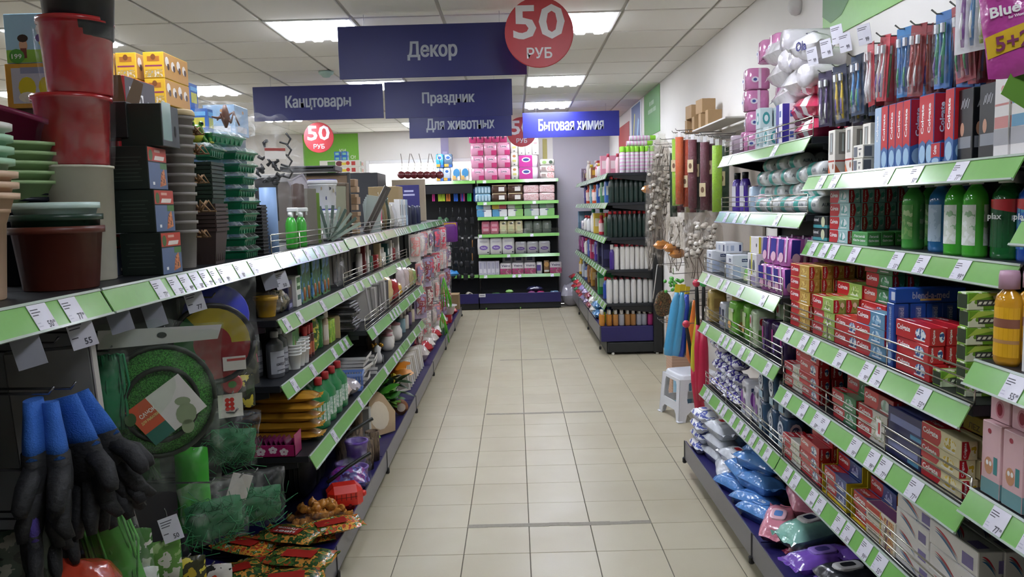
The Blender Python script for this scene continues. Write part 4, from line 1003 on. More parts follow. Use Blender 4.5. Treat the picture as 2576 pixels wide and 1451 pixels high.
def bx(w, d, h, m, prints=(), ch=.002, name='box', side=True):
 """carton with prints [(cx, cy, w, h, colour[, text])] in fractions of the face, on front and near side"""
 b = MB(); b.box(-w / 2, w / 2, -d / 2, d / 2, 0, h, m, ch)
 for o, fr_, ww in (((-w / 2, -d / 2, 0), FRONT, w),) + ((((w / 2, -d / 2, 0), RIGHT, d),) if side else ()):
  for k, p in enumerate(prints):
   mm = mat(p[4], .4) if isinstance(p[4], str) else p[4]
   if len(p) > 5: b.text(p[5], mm, o, fr_, w=p[2] * ww, h=p[3] * h, cx=p[0] * ww, cy=p[1] * h, off=.0009)
   elif p[2] > 0: b.rect(p[0] * ww, p[1] * h, p[2] * ww, p[3] * h, mm, o, fr_, .0003 + .0002 * k)
   else: b.oval(p[0] * ww, p[1] * h, -p[2] * ww, p[3] * h, mm, o, fr_, .0003 + .0002 * k, 12)
 return [(name, b.mesh(name))]
def upack(w, d, h, m, prints=(), r=.3, name='pack', crimp=True, seed=0):
 """soft upright pack (sides bulge), prints on front and near side"""
 b = MB(); n = 16; rnd = random.Random(seed)
 def ring(z, k):
  P = []
  for i in range(n):
   a = 2 * math.pi * (i + .5) / n
   c, s_ = math.cos(a), math.sin(a)
   P.append((w / 2 * k * math.copysign(abs(c) ** r, c), d / 2 * k * math.copysign(abs(s_) ** r, s_), z))
  return P
 V = []; zs = [(0, .9), (h * .04, .98), (h * .5, 1.02), (h * .93, .98), (h, .86)]
 for z, k in zs: V += [(p[0] * (1 + rnd.uniform(-.012, .012)), p[1] * (1 + rnd.uniform(-.012, .012)), p[2]) for p in ring(z, k)]
 F = [(j * n + i, j * n + (i + 1) % n, (j + 1) * n + (i + 1) % n, (j + 1) * n + i) for j in range(len(zs) - 1) for i in range(n)]
 F += [tuple(reversed(range(n))), tuple((len(zs) - 1) * n + i for i in range(n))]
 b.add(V, F, m, True)
 for o, fr_, ww in (((-w / 2, -d / 2 * 1.03, 0), FRONT, w), ((w / 2 * 1.03, -d / 2, 0), RIGHT, d)):
  for k, p in enumerate(prints):
   mm = mat(p[4], .35) if isinstance(p[4], str) else p[4]
   if len(p) > 5: b.text(p[5], mm, o, fr_, w=p[2] * ww, h=p[3] * h, cx=p[0] * ww, cy=p[1] * h, off=.0016)
   elif p[2] > 0: b.rect(p[0] * ww, p[1] * h, p[2] * ww, p[3] * h, mm, o, fr_, .0006 + .0003 * k)
   else: b.oval(p[0] * ww, p[1] * h, -p[2] * ww, p[3] * h, mm, o, fr_, .0006 + .0003 * k, 12)
 return [(name, b.mesh(name))]
# top row: pink packs, cotton wool
mpk = shiny_bag('d58bb8'); mwh = shiny_bag('e3e1e4'); mrd = shiny_bag('c8385c')
p_pad = upack(.1, .12, .105, mpk, [(.5, .5, .12, .94, 'ead6e2'), (.3, .45, -.16, .14, 'e9e4ee'), (.3, .45, -.08, .07, '4a5a9c')], .45, seed=2)
for k, (dx, dy, dz) in enumerate(((0, 4.13, 0), (0.01, 4.13, .106), (.0, 4.13, .212), (.0, 4.12, .318), (.02, 3.95, .424), (.03, 3.80, .424), (.12, 4.0, .0), (.12, 4.0, .106), (.12, 3.98, .212), (.1, 3.93, .318))):
 place(p_pad, 'pad_pack', 'pink round-edged pack of pads on top row, ' + ('lowest of the far pile', 'second up in the far pile', 'third up in the far pile', 'fourth up in the far pile', 'topmost, left one', 'topmost, right one', 'lowest of the pile behind', 'second up in pile behind', 'third up in pile behind', 'fourth up in pile behind')[k], 'pad pack', (XB1 + .06 + dx, dy, ZB[0] + dz), FACE_R + random.gauss(0, .08), 'pink pad packs')
p_cot = [('cotton_pack', MB().pillow(.24, .15, .12, mwh, 12, 8, 2.2, .09, seed=5, ends=.03).mesh('cotton_pack'))]
b = MB(); b.lathe([(.001, 0), (.045, .002), (.05, .02), (.05, .2), (.045, .218), (.001, .22)], shiny_bag('ddd9de'), 14); p_roll = [('cotton_roll', b.mesh('cotton_roll'))]
b = MB(); b.pillow(.22, .13, .09, mrd, 12, 8, 2.4, .07, seed=8, ends=.03); b.pillow(.09, .131, .092, mat('efeef0', .3), 6, 8, 3, .0, seed=8); p_rw = [('cotton_bag', b.mesh('cotton_bag'))]
for k, (y, z, rx) in enumerate(((3.72, .27, .0), (3.66, .16, -.1), (3.78, .38, .05), (3.5, .2, .1))):
 place(p_cot, 'cotton_pack', 'plump white cotton wool bag on top row, ' + ('middle one', 'low one', 'high one', 'nearest one')[k], 'cotton wool', (XB1 + .09, y, ZB[0] + z), FACE_R, 'white cotton bags', rot=(rx, rx * .6, FACE_R))
for k, (y, z, t) in enumerate(((3.36, .0, .0), (3.38, .1, .12), (3.4, .19, .2), (3.5, .1, -.1))):
 place(p_rw, 'cotton_bag', 'red and white cotton bag on top row, ' + ('lowest one', 'second up', 'topmost one', 'half hidden one')[k], 'cotton wool', (XB1 + .09 + .02 * (k == 3), y, ZB[0] + z), FACE_R, 'red and white cotton bags', rot=(0, t, FACE_R + .1))
for k, (y, z) in enumerate(((3.55, .45), (3.42, .35), (3.30, .26), (3.52, .36))):
 place(p_roll, 'cotton_roll', 'white cotton roll in clear film lying on top pile, ' + ('topmost', 'second down', 'third down', 'half hidden')[k], 'cotton wool', (XB1 + .0, y, ZB[0] + z), 0, 'white cotton rolls', rot=(0, math.pi / 2, .15 * k))
c = at(2005, 208, X=XB1)
b = MB(); b.pillow(.16, .12, .11, mwh, 10, 8, 2.4, .06, seed=4, ends=.02); b.text('Ola', mat('3f3f77', .4), (0, -.061, .055), FRONT, w=.06, h=.04); b.text('Ola', mat('3f3f77', .4), (.0, 0, .112), TOP, w=.06, h=.04)
place([('cotton_pack', b.mesh('cp'))], 'cotton_pack', 'white cotton bag with dark blue round lettering under the price cards', 'cotton wool', (XB1 + .06, 3.36, ZB[0] + .33), FACE_R, rot=(0, 0, FACE_R + .4))
for k, px in enumerate((1842, 1868)):
 b = MB(); b.lathe([(.03, 0), (.036, .09), (.038, .1), (.034, .11)], mat(('d8c8d4', 'c87fae')[k], .4), 14); b.box(-.02, .02, -.038, -.034, .02, .08, mat('ece4ea', .4))
 place([('jar', b.mesh('jar'))], 'cotton_bud_tub', ('pale lilac tub of cotton buds at far end of top row', 'pink tub of cotton buds beside the pale lilac one')[k], 'tub', (XB1 + .03, YR(px, 330, XB1), ZB[0]), FACE_R)
p_tl = bx(.07, .06, .1, mat('cfe0e2', .4), [(.5, .5, -.3, .3, '4aa0a4'), (.5, .5, -.16, .16, 'eaf2f2')], name='cotton_box')
stack(p_tl, 'cotton_bud_box', 'pale teal cotton bud box on top row', 'cotton box', 'pale teal boxes', -1, XB1, YR(1905, 320, XB1), ZB[0], 2, 2, .07, .101, .06)
stack(p_tl, 'cotton_bud_box', 'pale teal cotton bud box, nearer pile', 'cotton box', 'pale teal boxes', -1, XB1, YR(1925, 320, XB1), ZB[0], 1, 2, .07, .101, .06)
stack(bx(.09, .06, .09, mat('f0edf2', .4), [(.3, .5, .5, .98, '3f3a9c'), (.75, .5, .3, .3, '4a5fa8')], name='tissue_box'), 'tissue_box', 'white and violet tissue box on top row', 'tissue box', 'white and violet boxes', -1, XB1, YR(1958, 310, XB1), ZB[0], 2, 1, 0, .091, .06)
# second row: purple bottles, cotton pad rolls
b = MB(); b.lathe([(.03, 0), (.033, .008), (.033, .15), (.025, .172), (.016, .178)], mat('5b3fb0', .2, coat=.5), 16, sy=.7); c_ = MB(); c_.lathe([(.017, .178), (.018, .21), (.015, .212)], BLACK, 12)
l = MB(); l.rect(0, 0, .032, .11, mat('dedbe8', .4), (0, -.0245, .085), FRONT); l.rect(0, 0, .022, .11, mat('dedbe8', .4), (.0338, 0, .085), RIGHT)
p_pur = [('body', b.mesh('body')), ('cap', c_.mesh('cap')), ('label', l.mesh('label'))]
for k, (px, dx) in enumerate(((1839, 0), (1856, .005), (1862, .09))): place(p_pur, 'shampoo_bottle', 'violet bottle with black cap at far end of second row, ' + ('left one', 'right one', 'rear one')[k], 'bottle', (XB1 + .035 + dx, YR(px, 500, XB1), ZB[1]), FACE_R + .4, 'violet bottles')
b = MB(); b.lathe([(.033, 0), (.036, .11), (.037, .14)], mat('7a3f5c', .35), 14)
place([('jar', b.mesh('jar'))], 'dark_jar', 'plum coloured jar behind the violet bottles', 'jar', (XB1 + .16, YR(1880, 470, XB1 + .1), ZB[1] + .0), 0)
place(upack(.06, .06, .13, shiny_bag('b8cfe4'), [(.5, .5, -.2, .16, 'e6eef6')], seed=7), 'wipes_pack', 'pale blue upright pack beside the violet bottles', 'wipes pack', (XB1 + .035, YR(1884, 500, XB1), ZB[1]), FACE_R)
place(upack(.05, .05, .09, shiny_bag('d9b8c4'), [(.5, .5, -.2, .16, 'f0e4ea')], seed=9), 'wipes_pack', 'small pale pink upright pack next to cotton pad rolls', 'wipes pack', (XB1 + .035, YR(1904, 510, XB1), ZB[1]), FACE_R)
b = MB(); M = Matrix.Rotation(-math.pi / 2, 4, 'X') @ Matrix.Translation((0, 0, -.075)); R0 = .036
Mx = Matrix.Rotation(math.pi / 2, 4, 'Y') @ Matrix.Translation((0, 0, -.075))
b.lathe([(.002, 0), (R0 * .9, .002), (R0, .01), (R0, .14), (R0 * .9, .148), (.002, .15)], shiny_bag('dcdedd', bump=.25), 18, Mx)
b.lathe([(R0 + .0006, .03), (R0 + .0006, .075)], mat('3fa89c', .35), 18, Mx, cap=False)
b.text('AURA', mat('55606a', .4), (.0755, 0, 0), RIGHT, w=.042, h=.014); b.text('AURA', mat('55606a', .4), (.035, -R0 - .0012, 0), FRONT, w=.04, h=.014)
p_aura = [('pad_roll', b.mesh('pad_roll'))]
n = 0
for col, (y0) in enumerate((3.86, 3.68, 3.5, 3.32)):
 for row in range(4):
  for dep in range(3):
   if (col + row) > 5 or (col == 0 and row > 3): continue
   place(p_aura, 'cotton_pad_roll', 'white and teal cotton pad roll, %s, %s, %s' % (posw(row, 4), ('in front', 'second deep', 'third deep')[dep], ('farthest column', 'second column', 'third column', 'nearest column')[col]), 'cotton pads',
                  (XB1 + .03 + .073 * dep + .036 * (row % 2), y0 + random.gauss(0, .01), ZB[1] + R0 + .063 * row), FACE_R + random.gauss(0, .06), 'rolls of cotton pads', rot=(random.uniform(0, 6), 0, FACE_R + random.gauss(0, .06)) if False else None)
for k in range(3): place(p_aura, 'cotton_pad_roll', 'cotton pad roll hanging past the wire end, ' + posw(k, 3), 'cotton pads', (XB1 + .03 + .02 * (k % 2), 3.16 + .02, ZB[1] + R0 + .068 * k), FACE_R, 'cotton pad rolls at the near end')
# third row: white pad boxes, violet packs
mlb = mat('dfe3ea', .4)
p_bel = bx(.12, .1, .12, mlb, [(.22, .3, .4, .5, 'b9c6dc'), (.62, .78, .3, .13, '2c3a6a'), (.62, .78, .22, .06, 'e6eaf2', 'bella'), (.6, .5, .24, .08, '8fa0c0'), (.55, .25, .3, .05, 'c2ccdd')], name='pad_box')
for k, (px, dx) in enumerate(((1782, 0), (1832, 0), (1805, .13), (1850, .13))): place(p_bel, 'pad_box', 'white carton with pale blue print and navy badge, ' + ('front far one', 'front near one', 'rear far one', 'rear near one')[k], 'pad box', (XB3 + .055 + dx, YR(px, 680, XB3), ZB[2]), FACE_R, 'white pad cartons')
place(bx(.2, .09, .055, mlb, [(.12, .5, .1, .5, 'b4bccb'), (.4, .5, .2, .5, 'aab6cc'), (.84, .5, .11, .6, '2c3a6a')], name='pad_box'), 'pad_box', 'long white carton lying across the white pad cartons', 'pad box', (XB3 + .05, YR(1810, 590, XB3), ZB[2] + .121), FACE_R)
place(bx(.16, .12, .1, mat('c2cfd8', .4), [(.5, .5, .6, .3, 'dde6ec')], name='pad_box'), 'pad_box', 'pale grey-blue carton behind the long white one', 'pad box', (XB3 + .24, 3.7, ZB[2] + .121), FACE_R)
p_pg = bx(.13, .09, .15, mat('e4e4e6', .4), [(.3, .62, -.14, .2, '5f6472'), (.74, .62, -.14, .2, '5f6472'), (.5, .5, .13, .99, 'd8d042'), (.7, .2, .5, .3, 'b6a8cf')], name='pad_box')
for k, (y, dx) in enumerate(((3.62, 0), (3.64, .1))): place(p_pg, 'pad_box', 'white carton with yellow band and lilac foot, ' + ('front one', 'rear one')[k], 'pad box', (XB3 + .05 + dx, y, ZB[2]), FACE_R, 'yellow banded cartons')
place(bx(.13, .09, .075, mat('e9e4e6', .4), [(.08, .5, .12, .98, 'd8d042'), (.8, .5, -.06, .12, '3a3a44')], name='pad_box'), 'pad_box', 'short white carton with yellow edge atop yellow banded carton', 'pad box', (XB3 + .06, 3.62, ZB[2] + .151), FACE_R)
p_vio = upack(.1, .09, .115, shiny_bag('c06fb6', bump=.3), [(.25, .62, .42, .66, '3a3796'), (.3, .3, -.2, .18, 'e7b9cf'), (.72, .6, .14, .9, 'e2cbe4')], .4, seed=4)
n = 0
for col, y0 in enumerate((3.44, 3.335, 3.235)):
 for row in range(2):
  for dep in range(2):
   place(p_vio, 'pad_pack', 'violet and blue pad pack, %s, %s, %s' % (('lower', 'upper')[row], ('front', 'rear')[dep], ('farthest', 'middle', 'nearest')[col]), 'pad pack', (XB3 + .05 + .1 * dep + .01 * row, y0 + random.gauss(0, .005), ZB[2] + .117 * row), FACE_R + random.gauss(.05, .06), 'violet pad packs', rot=(R_(-4 if row else 2), 0, FACE_R + random.gauss(.1, .06)))
# fourth row
p_tan = upack(.12, .1, .18, shiny_bag('c2a763'), [(.5, .6, .5, .3, 'a98a4a'), (.5, .25, .6, .2, 'd9c89a')], .5, seed=1)
p_gw = upack(.1, .09, .14, shiny_bag('c9ccd6'), [(.3, .6, .2, .4, '4a4f6a'), (.7, .55, .2, .4, '4a4f6a'), (.5, .2, .6, .12, '8a90a8')], .45, seed=2)
p_gr = upack(.11, .1, .17, shiny_bag('7cc24a'), [(.5, .6, .5, .4, 'cfe2a4'), (.35, .3, -.2, .12, 'e2b06a'), (.7, .75, .3, .1, 'eaf2dc')], .5, seed=3)
p_gww = upack(.11, .1, .17, shiny_bag('c5d8b4'), [(.35, .7, .34, .34, 'eaece4'), (.3, .72, -.1, .1, 'c2303a'), (.4, .35, .5, .3, '6fae4a')], .45, seed=5)
p_dkp = upack(.09, .09, .15, shiny_bag('3b2355'), [(.4, .6, .2, .4, 'b0388c'), (.6, .3, .2, .3, '6a4a9c')], .45, seed=6)
for k, (px, p, dz, dx, lab) in enumerate(((1782, p_tan, 0, 0, 'tan soft pack at far end of fourth row'), (1800, p_tan, 0, .1, 'tan soft pack behind the front tan one'), (1812, p_gw, 0, 0, 'grey and white pack with dark print on fourth row'), (1838, p_gr, 0, 0, 'bright green pack on fourth row, far one'),
                                          (1862, p_gr, 0, .02, 'bright green pack on fourth row, near one'), (1850, p_gr, .171, .05, 'bright green pack lying on top of the others'), (1872, p_gww, .11, .1, 'green and white pack with red berry, far one'), (1892, p_gww, 0, .0, 'green and white pack with red berry, near one'),
                                          (1905, p_gww, .06, .1, 'green and white pack with red berry, raised one'), (1918, p_dkp, 0, 0, 'dark purple pack with magenta print, far one'), (1936, p_dkp, 0, .01, 'dark purple pack with magenta print, middle one'), (1952, p_dkp, 0, .02, 'dark purple pack with magenta print, near one'))):
 place(p, 'tissue_pack', lab, 'tissue pack', (XB3 + .05 + dx, YR(px, 860, XB3), ZB[3] + dz), FACE_R + random.gauss(0, .1))
place(p_gr, 'tissue_pack', 'bright green pack in the back row', 'tissue pack', (XB3 + .2, 3.75, ZB[3]), FACE_R); place(p_gww, 'tissue_pack', 'green and white pack in the back row', 'tissue pack', (XB3 + .22, 3.5, ZB[3]), FACE_R)
# fifth row: tissue packets, white packs, teal packs
p_tis = [('tissue_packet', MB().pillow(.1, .09, .055, multi(('e6e6ee', '4a3f9c', 'e9e9f0', 'dcdcea'), 26, .18, .3), 8, 6, 3, .1, seed=3, ends=.015).mesh('tp'))]
for col in range(5):
 for row in range(5):
  if row > 4 - col // 2: continue
  place(p_tis, 'tissue_packet', 'small white and violet tissue packet, %s, column %s from far end' % (posw(row, 5), ORD[col]), 'tissues', (XB3 + .05 + .02 * (row % 2), 4.36 - .105 * col + random.gauss(0, .01), ZB[4] + .056 * row), FACE_R + random.gauss(0, .25), 'small tissue packets')
p_ww = upack(.11, .1, .18, shiny_bag('dedee6', bump=.3), [(.3, .55, -.14, .2, '8a3fa8'), (.3, .8, .2, .1, '2c3a6a'), (.72, .8, -.1, .08, '6a6f78'), (.65, .4, -.14, .16, '7c4a9c'), (.5, .15, .6, .12, 'b9c2da')], .4, seed=7)
for k, (px, dx, dz) in enumerate(((1868, 0, 0), (1888, .02, 0), (1880, .11, 0), (1858, .1, .0))): place(p_ww, 'pad_pack', 'white pack with purple ovals on fifth row, ' + ('front far one', 'front near one', 'rear near one', 'rear far one')[k], 'pad pack', (XB3 + .055 + dx, YR(px, 1010, XB3), ZB[4] + dz), FACE_R, 'white and purple pad packs')
p_ola = upack(.1, .09, .15, shiny_bag('35506e', bump=.3), [(.45, .6, -.3, .26, 'cfd8e2'), (.45, .62, -.2, .15, '2a3f66'), (.45, .62, .3, .14, 'e9eef4', 'Ola!'), (.5, .2, .5, .2, '8fb0c4')], .4, seed=9)
for col, px in enumerate((1912, 1938, 1962)):
 for row in range(2):
  for dep in range(2): place(p_ola, 'pad_pack', 'dark teal pack with a white oval, %s, %s, %s' % (('lower', 'upper')[row], ('front', 'rear')[dep], ('farthest', 'middle', 'nearest')[col]), 'pad pack', (XB3 + .05 + .1 * dep, YR(px, 1060, XB3), ZB[4] + .152 * row), FACE_R + random.gauss(0, .04), 'dark teal packs')
# base shelf: wet wipes in piles
def wipes(col, lid, lcol, w=.22, d=.13, h=.075, seed=0, txt=None, tcol='3a4f8c'):
 m = shiny_bag(col) if isinstance(col, str) else col
 b = MB(); b.pillow(w, d, h, m, 12, 8, 3.2, .06, seed=seed, flat_base=True, ends=.022)
 l = MB()
 n = 16; P = []
 for k in range(n):
  a = 2 * math.pi * k / n; P.append((w * .2 * math.copysign(abs(math.cos(a)) ** .5, math.cos(a)), d * .26 * math.copysign(abs(math.sin(a)) ** .5, math.sin(a))))
 V = [(x, y, h * .9) for x, y in P] + [(x * .95, y * .95, h + .004) for x, y in P] + [(x * .8, y * .8, h + .006) for x, y in P]
 F = [(j * n + k, j * n + (k + 1) % n, (j + 1) * n + (k + 1) % n, (j + 1) * n + k) for j in (0, 1) for k in range(n)] + [tuple(2 * n + k for k in range(n))]
 l.add(V, F, mat(lid, .3, coat=.3), False)
 if txt: l.text(txt, mat(tcol, .4), (0, 0, h + .0065), TOP, w=w * .22, h=d * .2)
 else: l.flat([(x * .5, y * .5) for x, y in P], mat(lcol, .35), (0, 0, h + .0066), TOP)
 return [('wrapper', b.mesh('wrapper')), ('lid', l.mesh('lid'), 'raised flap lid')]
w_bl = wipes('5a8fd0', '4f84c8', '9cc0ea', seed=1, txt='Ola', tcol='e4eef8'); w_lb = wipes('a8c8e6', 'cfdfee', '6a9ad0', seed=2); w_wh = wipes(multi(('e2e4ea', 'e6e8ec', '5f6ab0', 'dfe2e8'), 16, .16, .3), 'eceef2', '5a6ab8', .18, .11, .06, seed=3)
w_pk = wipes('d98a9c', 'e7b8c4', '5a86c4', seed=4); w_mt = wipes('8fc4b4', 'e6e0e0', '2a2f4a', .24, .14, .1, seed=5); w_vi = wipes('7a55b8', '8f74c4', '4a3f86', .26, .13, .06, seed=6)
w_bk = wipes('2b2d33', 'e8e8e8', '2b2d33', .15, .2, .07, seed=7); w_cw = wipes(multi(('dcdcdf', 'd6d6da', '2b2d33', 'e2e2e4'), 9, .2, .3), 'c9c9cc', '2b2d33', .17, .2, .07, seed=8); w_ww = wipes(multi(('e6e6e8', 'eaeaec', '3a3a44', 'e2e2e6'), 10, .2, .3), 'f0f0f2', '3a3a44', .26, .15, .07, seed=9); w_rs = wipes('c4758c', 'd69aac', 'e6c4d0', seed=10)
w_cl = wipes('cdd2da', 'e4e6ea', 'c8303a', .2, .12, .075, seed=12)
DZ = .152
def wp(p, x, y, z, rz, lab, tilt=0.0, t2=0.0): place(p, 'wet_wipes', lab, 'wet wipes', (x, y, DZ + z), 0, 'wet wipes on the base shelf', rot=(t2, tilt, rz))
for k in range(4): wp(w_wh, 1.03 + .01 * (k % 2), 4.37 - .01 * k, .061 * k, FACE_R + .1 * (k % 2), 'small white and blue wipes pack at the shelf end, ' + posw(k, 4), 0, .03)
for k in range(3): wp(w_cl, 1.08, 4.16 - .02 * k, .078 * k, FACE_R + .2, 'clear white wipes pack beside the end pile, ' + posw(k, 3), .05)
for k in range(3): wp(w_lb, 1.2, 4.2 - .03 * k, .077 * k + .02, FACE_R + .1, 'pale blue wipes pack behind the clear ones, ' + posw(k, 3))
wp(w_cl, 1.06, 3.93, 0, FACE_R - .2, 'white wipes pack with red tab, low on the lip', .1); wp(w_cl, 1.1, 3.9, .07, FACE_R + .3, 'white wipes pack with red tab, upper one', .1)
for k, (x, y, z, r) in enumerate(((1.05, 3.72, .0, .1), (1.08, 3.7, .072, -.2), (1.07, 3.5, 0, .15), (1.1, 3.52, .075, 0), (1.12, 3.6, .145, .3), (1.22, 3.62, .0, .0), (1.22, 3.6, .14, .1), (1.2, 3.78, .12, -.1), (1.06, 3.36, .0, .1))):
 wp(w_bl, x, y, z, FACE_R + r + .3, 'mid blue wipes pack on the base shelf, ' + ('farthest low one', 'farthest upper one', 'middle low one', 'middle upper one', 'topmost front one', 'rear low one', 'rear upper one', 'rear farthest one', 'nearest one by the pink pack')[k], .12 * math.sin(k * 2), .1 * math.cos(k))
wp(w_pk, 1.07, 3.17, .03, FACE_R - .5, 'pink wipes pack with blue panel on the lip', .18); wp(w_pk, 1.2, 3.24, .1, FACE_R - .2, 'pink wipes pack with blue panel, set back', .1)
wp(w_mt, 1.13, 2.98, .06, FACE_R - 1.2, 'mint green wipes pack with beige lid', .05); wp(wipes('a83a5c', 'c0607c', 'e0b0c0', seed=21), 1.16, 2.98, -.01, FACE_R - 1.2, 'dark pink wipes pack under the mint one')
wp(w_vi, 1.1, 2.78, .06, FACE_R - 1.35, 'violet wipes pack, front one', .04); wp(w_vi, 1.28, 2.78, .075, FACE_R - 1.1, 'violet wipes pack, crumpled rear one', -.05, .1); wp(w_vi, 1.08, 2.68, .0, FACE_R - 1.2, 'violet wipes pack underneath, near one')
wp(w_bk, 1.12, 2.6, .075, FACE_R + .12, 'black wipes pack with a white lid', 0, .06); wp(w_cw, 1.17, 2.42, .075, FACE_R + .1, 'white wipes pack with black patches and buttons', 0, .06)
wp(w_ww, 1.1, 2.44, .0, FACE_R - 1.2, 'white wipes pack with small black drawings', 0); wp(w_ww, 1.12, 2.25, .07, FACE_R - 1.25, 'white wipes pack with drawings, near one'); wp(w_rs, 1.22, 2.18, .12, FACE_R - 1.0, 'rose pink wipes pack below the price rail', .1); wp(w_ww, 1.12, 2.1, .0, FACE_R - 1.2, 'white wipes pack at the photo edge')
# ---------------------------------------------------------------- stool and hanging goods past the right shelving
m_st = mat('dcdfe6', .35, bump=.25, scale=260, key='stool')
stool = link('plastic_stool', None, None, (1.262, 5.66, 0), rz=R_(12))
def slab(b, zs, m, n=24):
 V = []
 for z, hw_, r in zs:
  for k in range(n):
   a = 2 * math.pi * (k + .5) / n; c, s_ = math.cos(a), math.sin(a)
   V.append((hw_ * math.copysign(abs(c) ** r, c), hw_ * math.copysign(abs(s_) ** r, s_), z))
 F = [(j * n + k, j * n + (k + 1) % n, (j + 1) * n + (k + 1) % n, (j + 1) * n + k) for j in range(len(zs) - 1) for k in range(n)]
 F += [tuple((len(zs) - 1) * n + k for k in range(n))]
 b.add(V, F, m, True)
HS = .335
b = MB(); slab(b, [(HS - .055, .158, .3), (HS - .012, .152, .3), (HS - .003, .146, .3), (HS, .135, .32), (HS - .004, .1, .4)], m_st)
b.obj('seat', stool)
def side_panel():
 """one apron with two half legs: an arch with a cross bar, slightly splayed"""
 b = MB(); W0, W1 = .158, .182
 def P(u, z, o):
  w = W0 + (W1 - W0) * (1 - z / HS); return (u * w, -w + o, z)
 zt = HS - .03
 outer = [(-1, 0), (-1, zt), (1, zt), (1, 0)]
 win = [(-.6, .135), (-.66, .16), (-.62, .26), (-.54, .285), (.54, .285), (.62, .26), (.66, .16), (.6, .135)]
 foot = [(-.72, 0), (-.66, .05), (-.5, .075), (.5, .075), (.66, .05), (.72, 0)]
 def strip(pa, pb):
  for o0, o1 in ((0, .007),):
   k = len(pa)
   V = [P(u, z, o0) for u, z in pa] + [P(u, z, o0) for u, z in pb] + [P(u, z, o1) for u, z in pa] + [P(u, z, o1) for u, z in pb]
   F = []
   for i in range(k - 1):
    F += [(i, i + 1, k + i + 1, k + i), (2 * k + i + 1, 2 * k + i, 3 * k + i, 3 * k + i + 1), (k + i, k + i + 1, 3 * k + i + 1, 3 * k + i), (i + 1, i, 2 * k + i, 2 * k + i + 1)]
   b.add(V, F, m_st, False)
 strip([(-1, 0), (-1, .05), (-1, .12), (-1, .16), (-1, .26), (-1, zt)], [(-.72, 0), (-.66, .05), (-.62, .12), (-.66, .16), (-.62, .26), (-.54, .285)])
 strip([(.72, 0), (.66, .05), (.62, .12), (.66, .16), (.62, .26), (.54, .285)], [(1, 0), (1, .05), (1, .12), (1, .16), (1, .26), (1, zt)])
 strip([(-.54, .285), (.54, .285)], [(-1, zt), (1, zt)])
 strip([(-.66, .05), (-.5, .075), (.5, .075), (.66, .05)], [(-.62, .13), (-.6, .135), (.6, .135), (.62, .13)])
 return b.mesh('leg_panel')
sp_ = side_panel()
for k in range(4): link('leg_panel', sp_, stool, (0, 0, 0), k * math.pi / 2)
for k in range(4):
 a = math.pi / 4 + k * math.pi / 2
 MB().box(-.02, .02, -.02, .02, 0, .012, m_st, .004).obj('foot', stool, (.172 * math.copysign(1, math.cos(a)), .172 * math.copysign(1, math.sin(a)), 0))
tag(stool, 'low white plastic stool with wavy textured legs on tiled floor', 'stool')
# ---------------------------------------------------------------- far right shelving: bottles at its open end and along the aisle
def bottle(body, cap, r=.03, h=.25, sy=.8, neck=.42, caph=.05, shoulder=.72, label=None, lh=(.15, .6), m=None, capr=None):
 b = MB(); bm = m or mat(body, .3, coat=.3)
 b.lathe([(r * .94, 0), (r, .006), (r, h * shoulder * .95), (r * .92, h * shoulder), (r * neck * 1.1, h - caph - .006), (r * neck, h - caph)], bm, 14, sy=sy)
 c = MB(); cr = capr or r * neck * 1.15
 c.lathe([(cr, h - caph), (cr, h - .004), (cr * .9, h)], mat(cap, .35), 12)
 P = [('body', b.mesh('body')), ('cap', c.mesh('cap'))]
 if label:
  l = MB(); V = []
  for q in range(9):
   a = -math.pi * .95 + math.pi * 1.2 * q / 8
   for z in lh: V.append((r * 1.015 * math.cos(a), r * sy * 1.015 * math.sin(a), h * z))
  l.add(V, [(2 * q, 2 * q + 2, 2 * q + 3, 2 * q + 1) for q in range(8)], mat(label, .4) if isinstance(label, str) else label, True)
  P.append(('label', l.mesh('label')))
 return P
YE = EY0 + .07
def xe(px, py): return at(px, py, Y=YE).x
can = MB(); can.lathe([(.024, 0), (.026, .004), (.026, .2), (.022, .212)], multi(('d8a8cc', 'd9b8d2', 'cfd0d6', 'd4d8d4'), 9, .25, kind='Z'), 14)
cc = MB(); cc.lathe([(.0235, .21), (.0245, .214), (.0245, .262), (.022, .268)], mat('8fd43a', .35), 14)
p_can = [('body', can.mesh('body')), ('cap', cc.mesh('cap'))]
for k, px in enumerate((1567, 1580, 1591, 1602, 1615, 1628, 1641)):
 for q in range(2): place(p_can, 'spray_can', 'air freshener can with lime cap on top shelf, %s from aisle, %s row' % (ORD[k], ('front', 'second')[q]), 'spray can', (xe(px, 420), YE + .01 + .06 * q, EZ[0]), 0, 'lime capped spray cans')
for k, (x, z) in enumerate(((1.16, .297), (1.19, .35))): place(p_can, 'spray_can', 'air freshener can lying on top of the upright ones, ' + ('lower', 'upper')[k], 'spray can', (x, YE + .02, EZ[0] + z), 0, 'lying spray cans', rot=(0, math.pi / 2, 0))
p_dark = bottle('1d2f2a', 'a81f2a', .026, .27, .9, .5, .03, .75, mat('20342f', .3))
for sh, nm in ((1, 'second'), (2, 'third')):
 for k in range(9):
  for q in range(2): place(p_dark, 'cleaner_bottle', 'dark green bottle with red cap on %s shelf, %s from aisle, %s' % (nm, ORD[k], ('end row', 'row behind')[q]), 'bottle', (EX[sh] + .05 + .05 * k, YE + .065 * q, EZ[sh]), 0, 'dark bottles at the shelf end')
wb_ = MB(); wb_.lathe([(.024, 0), (.025, .005), (.0235, .06), (.025, .14), (.0255, .2), (.023, .225), (.014, .24)], mat('e6e4de', .3, coat=.3), 14, sy=.9)
wc = MB(); wc.lathe([(.016, .238), (.016, .255), (.014, .262)], mat('b0283a', .35), 12)
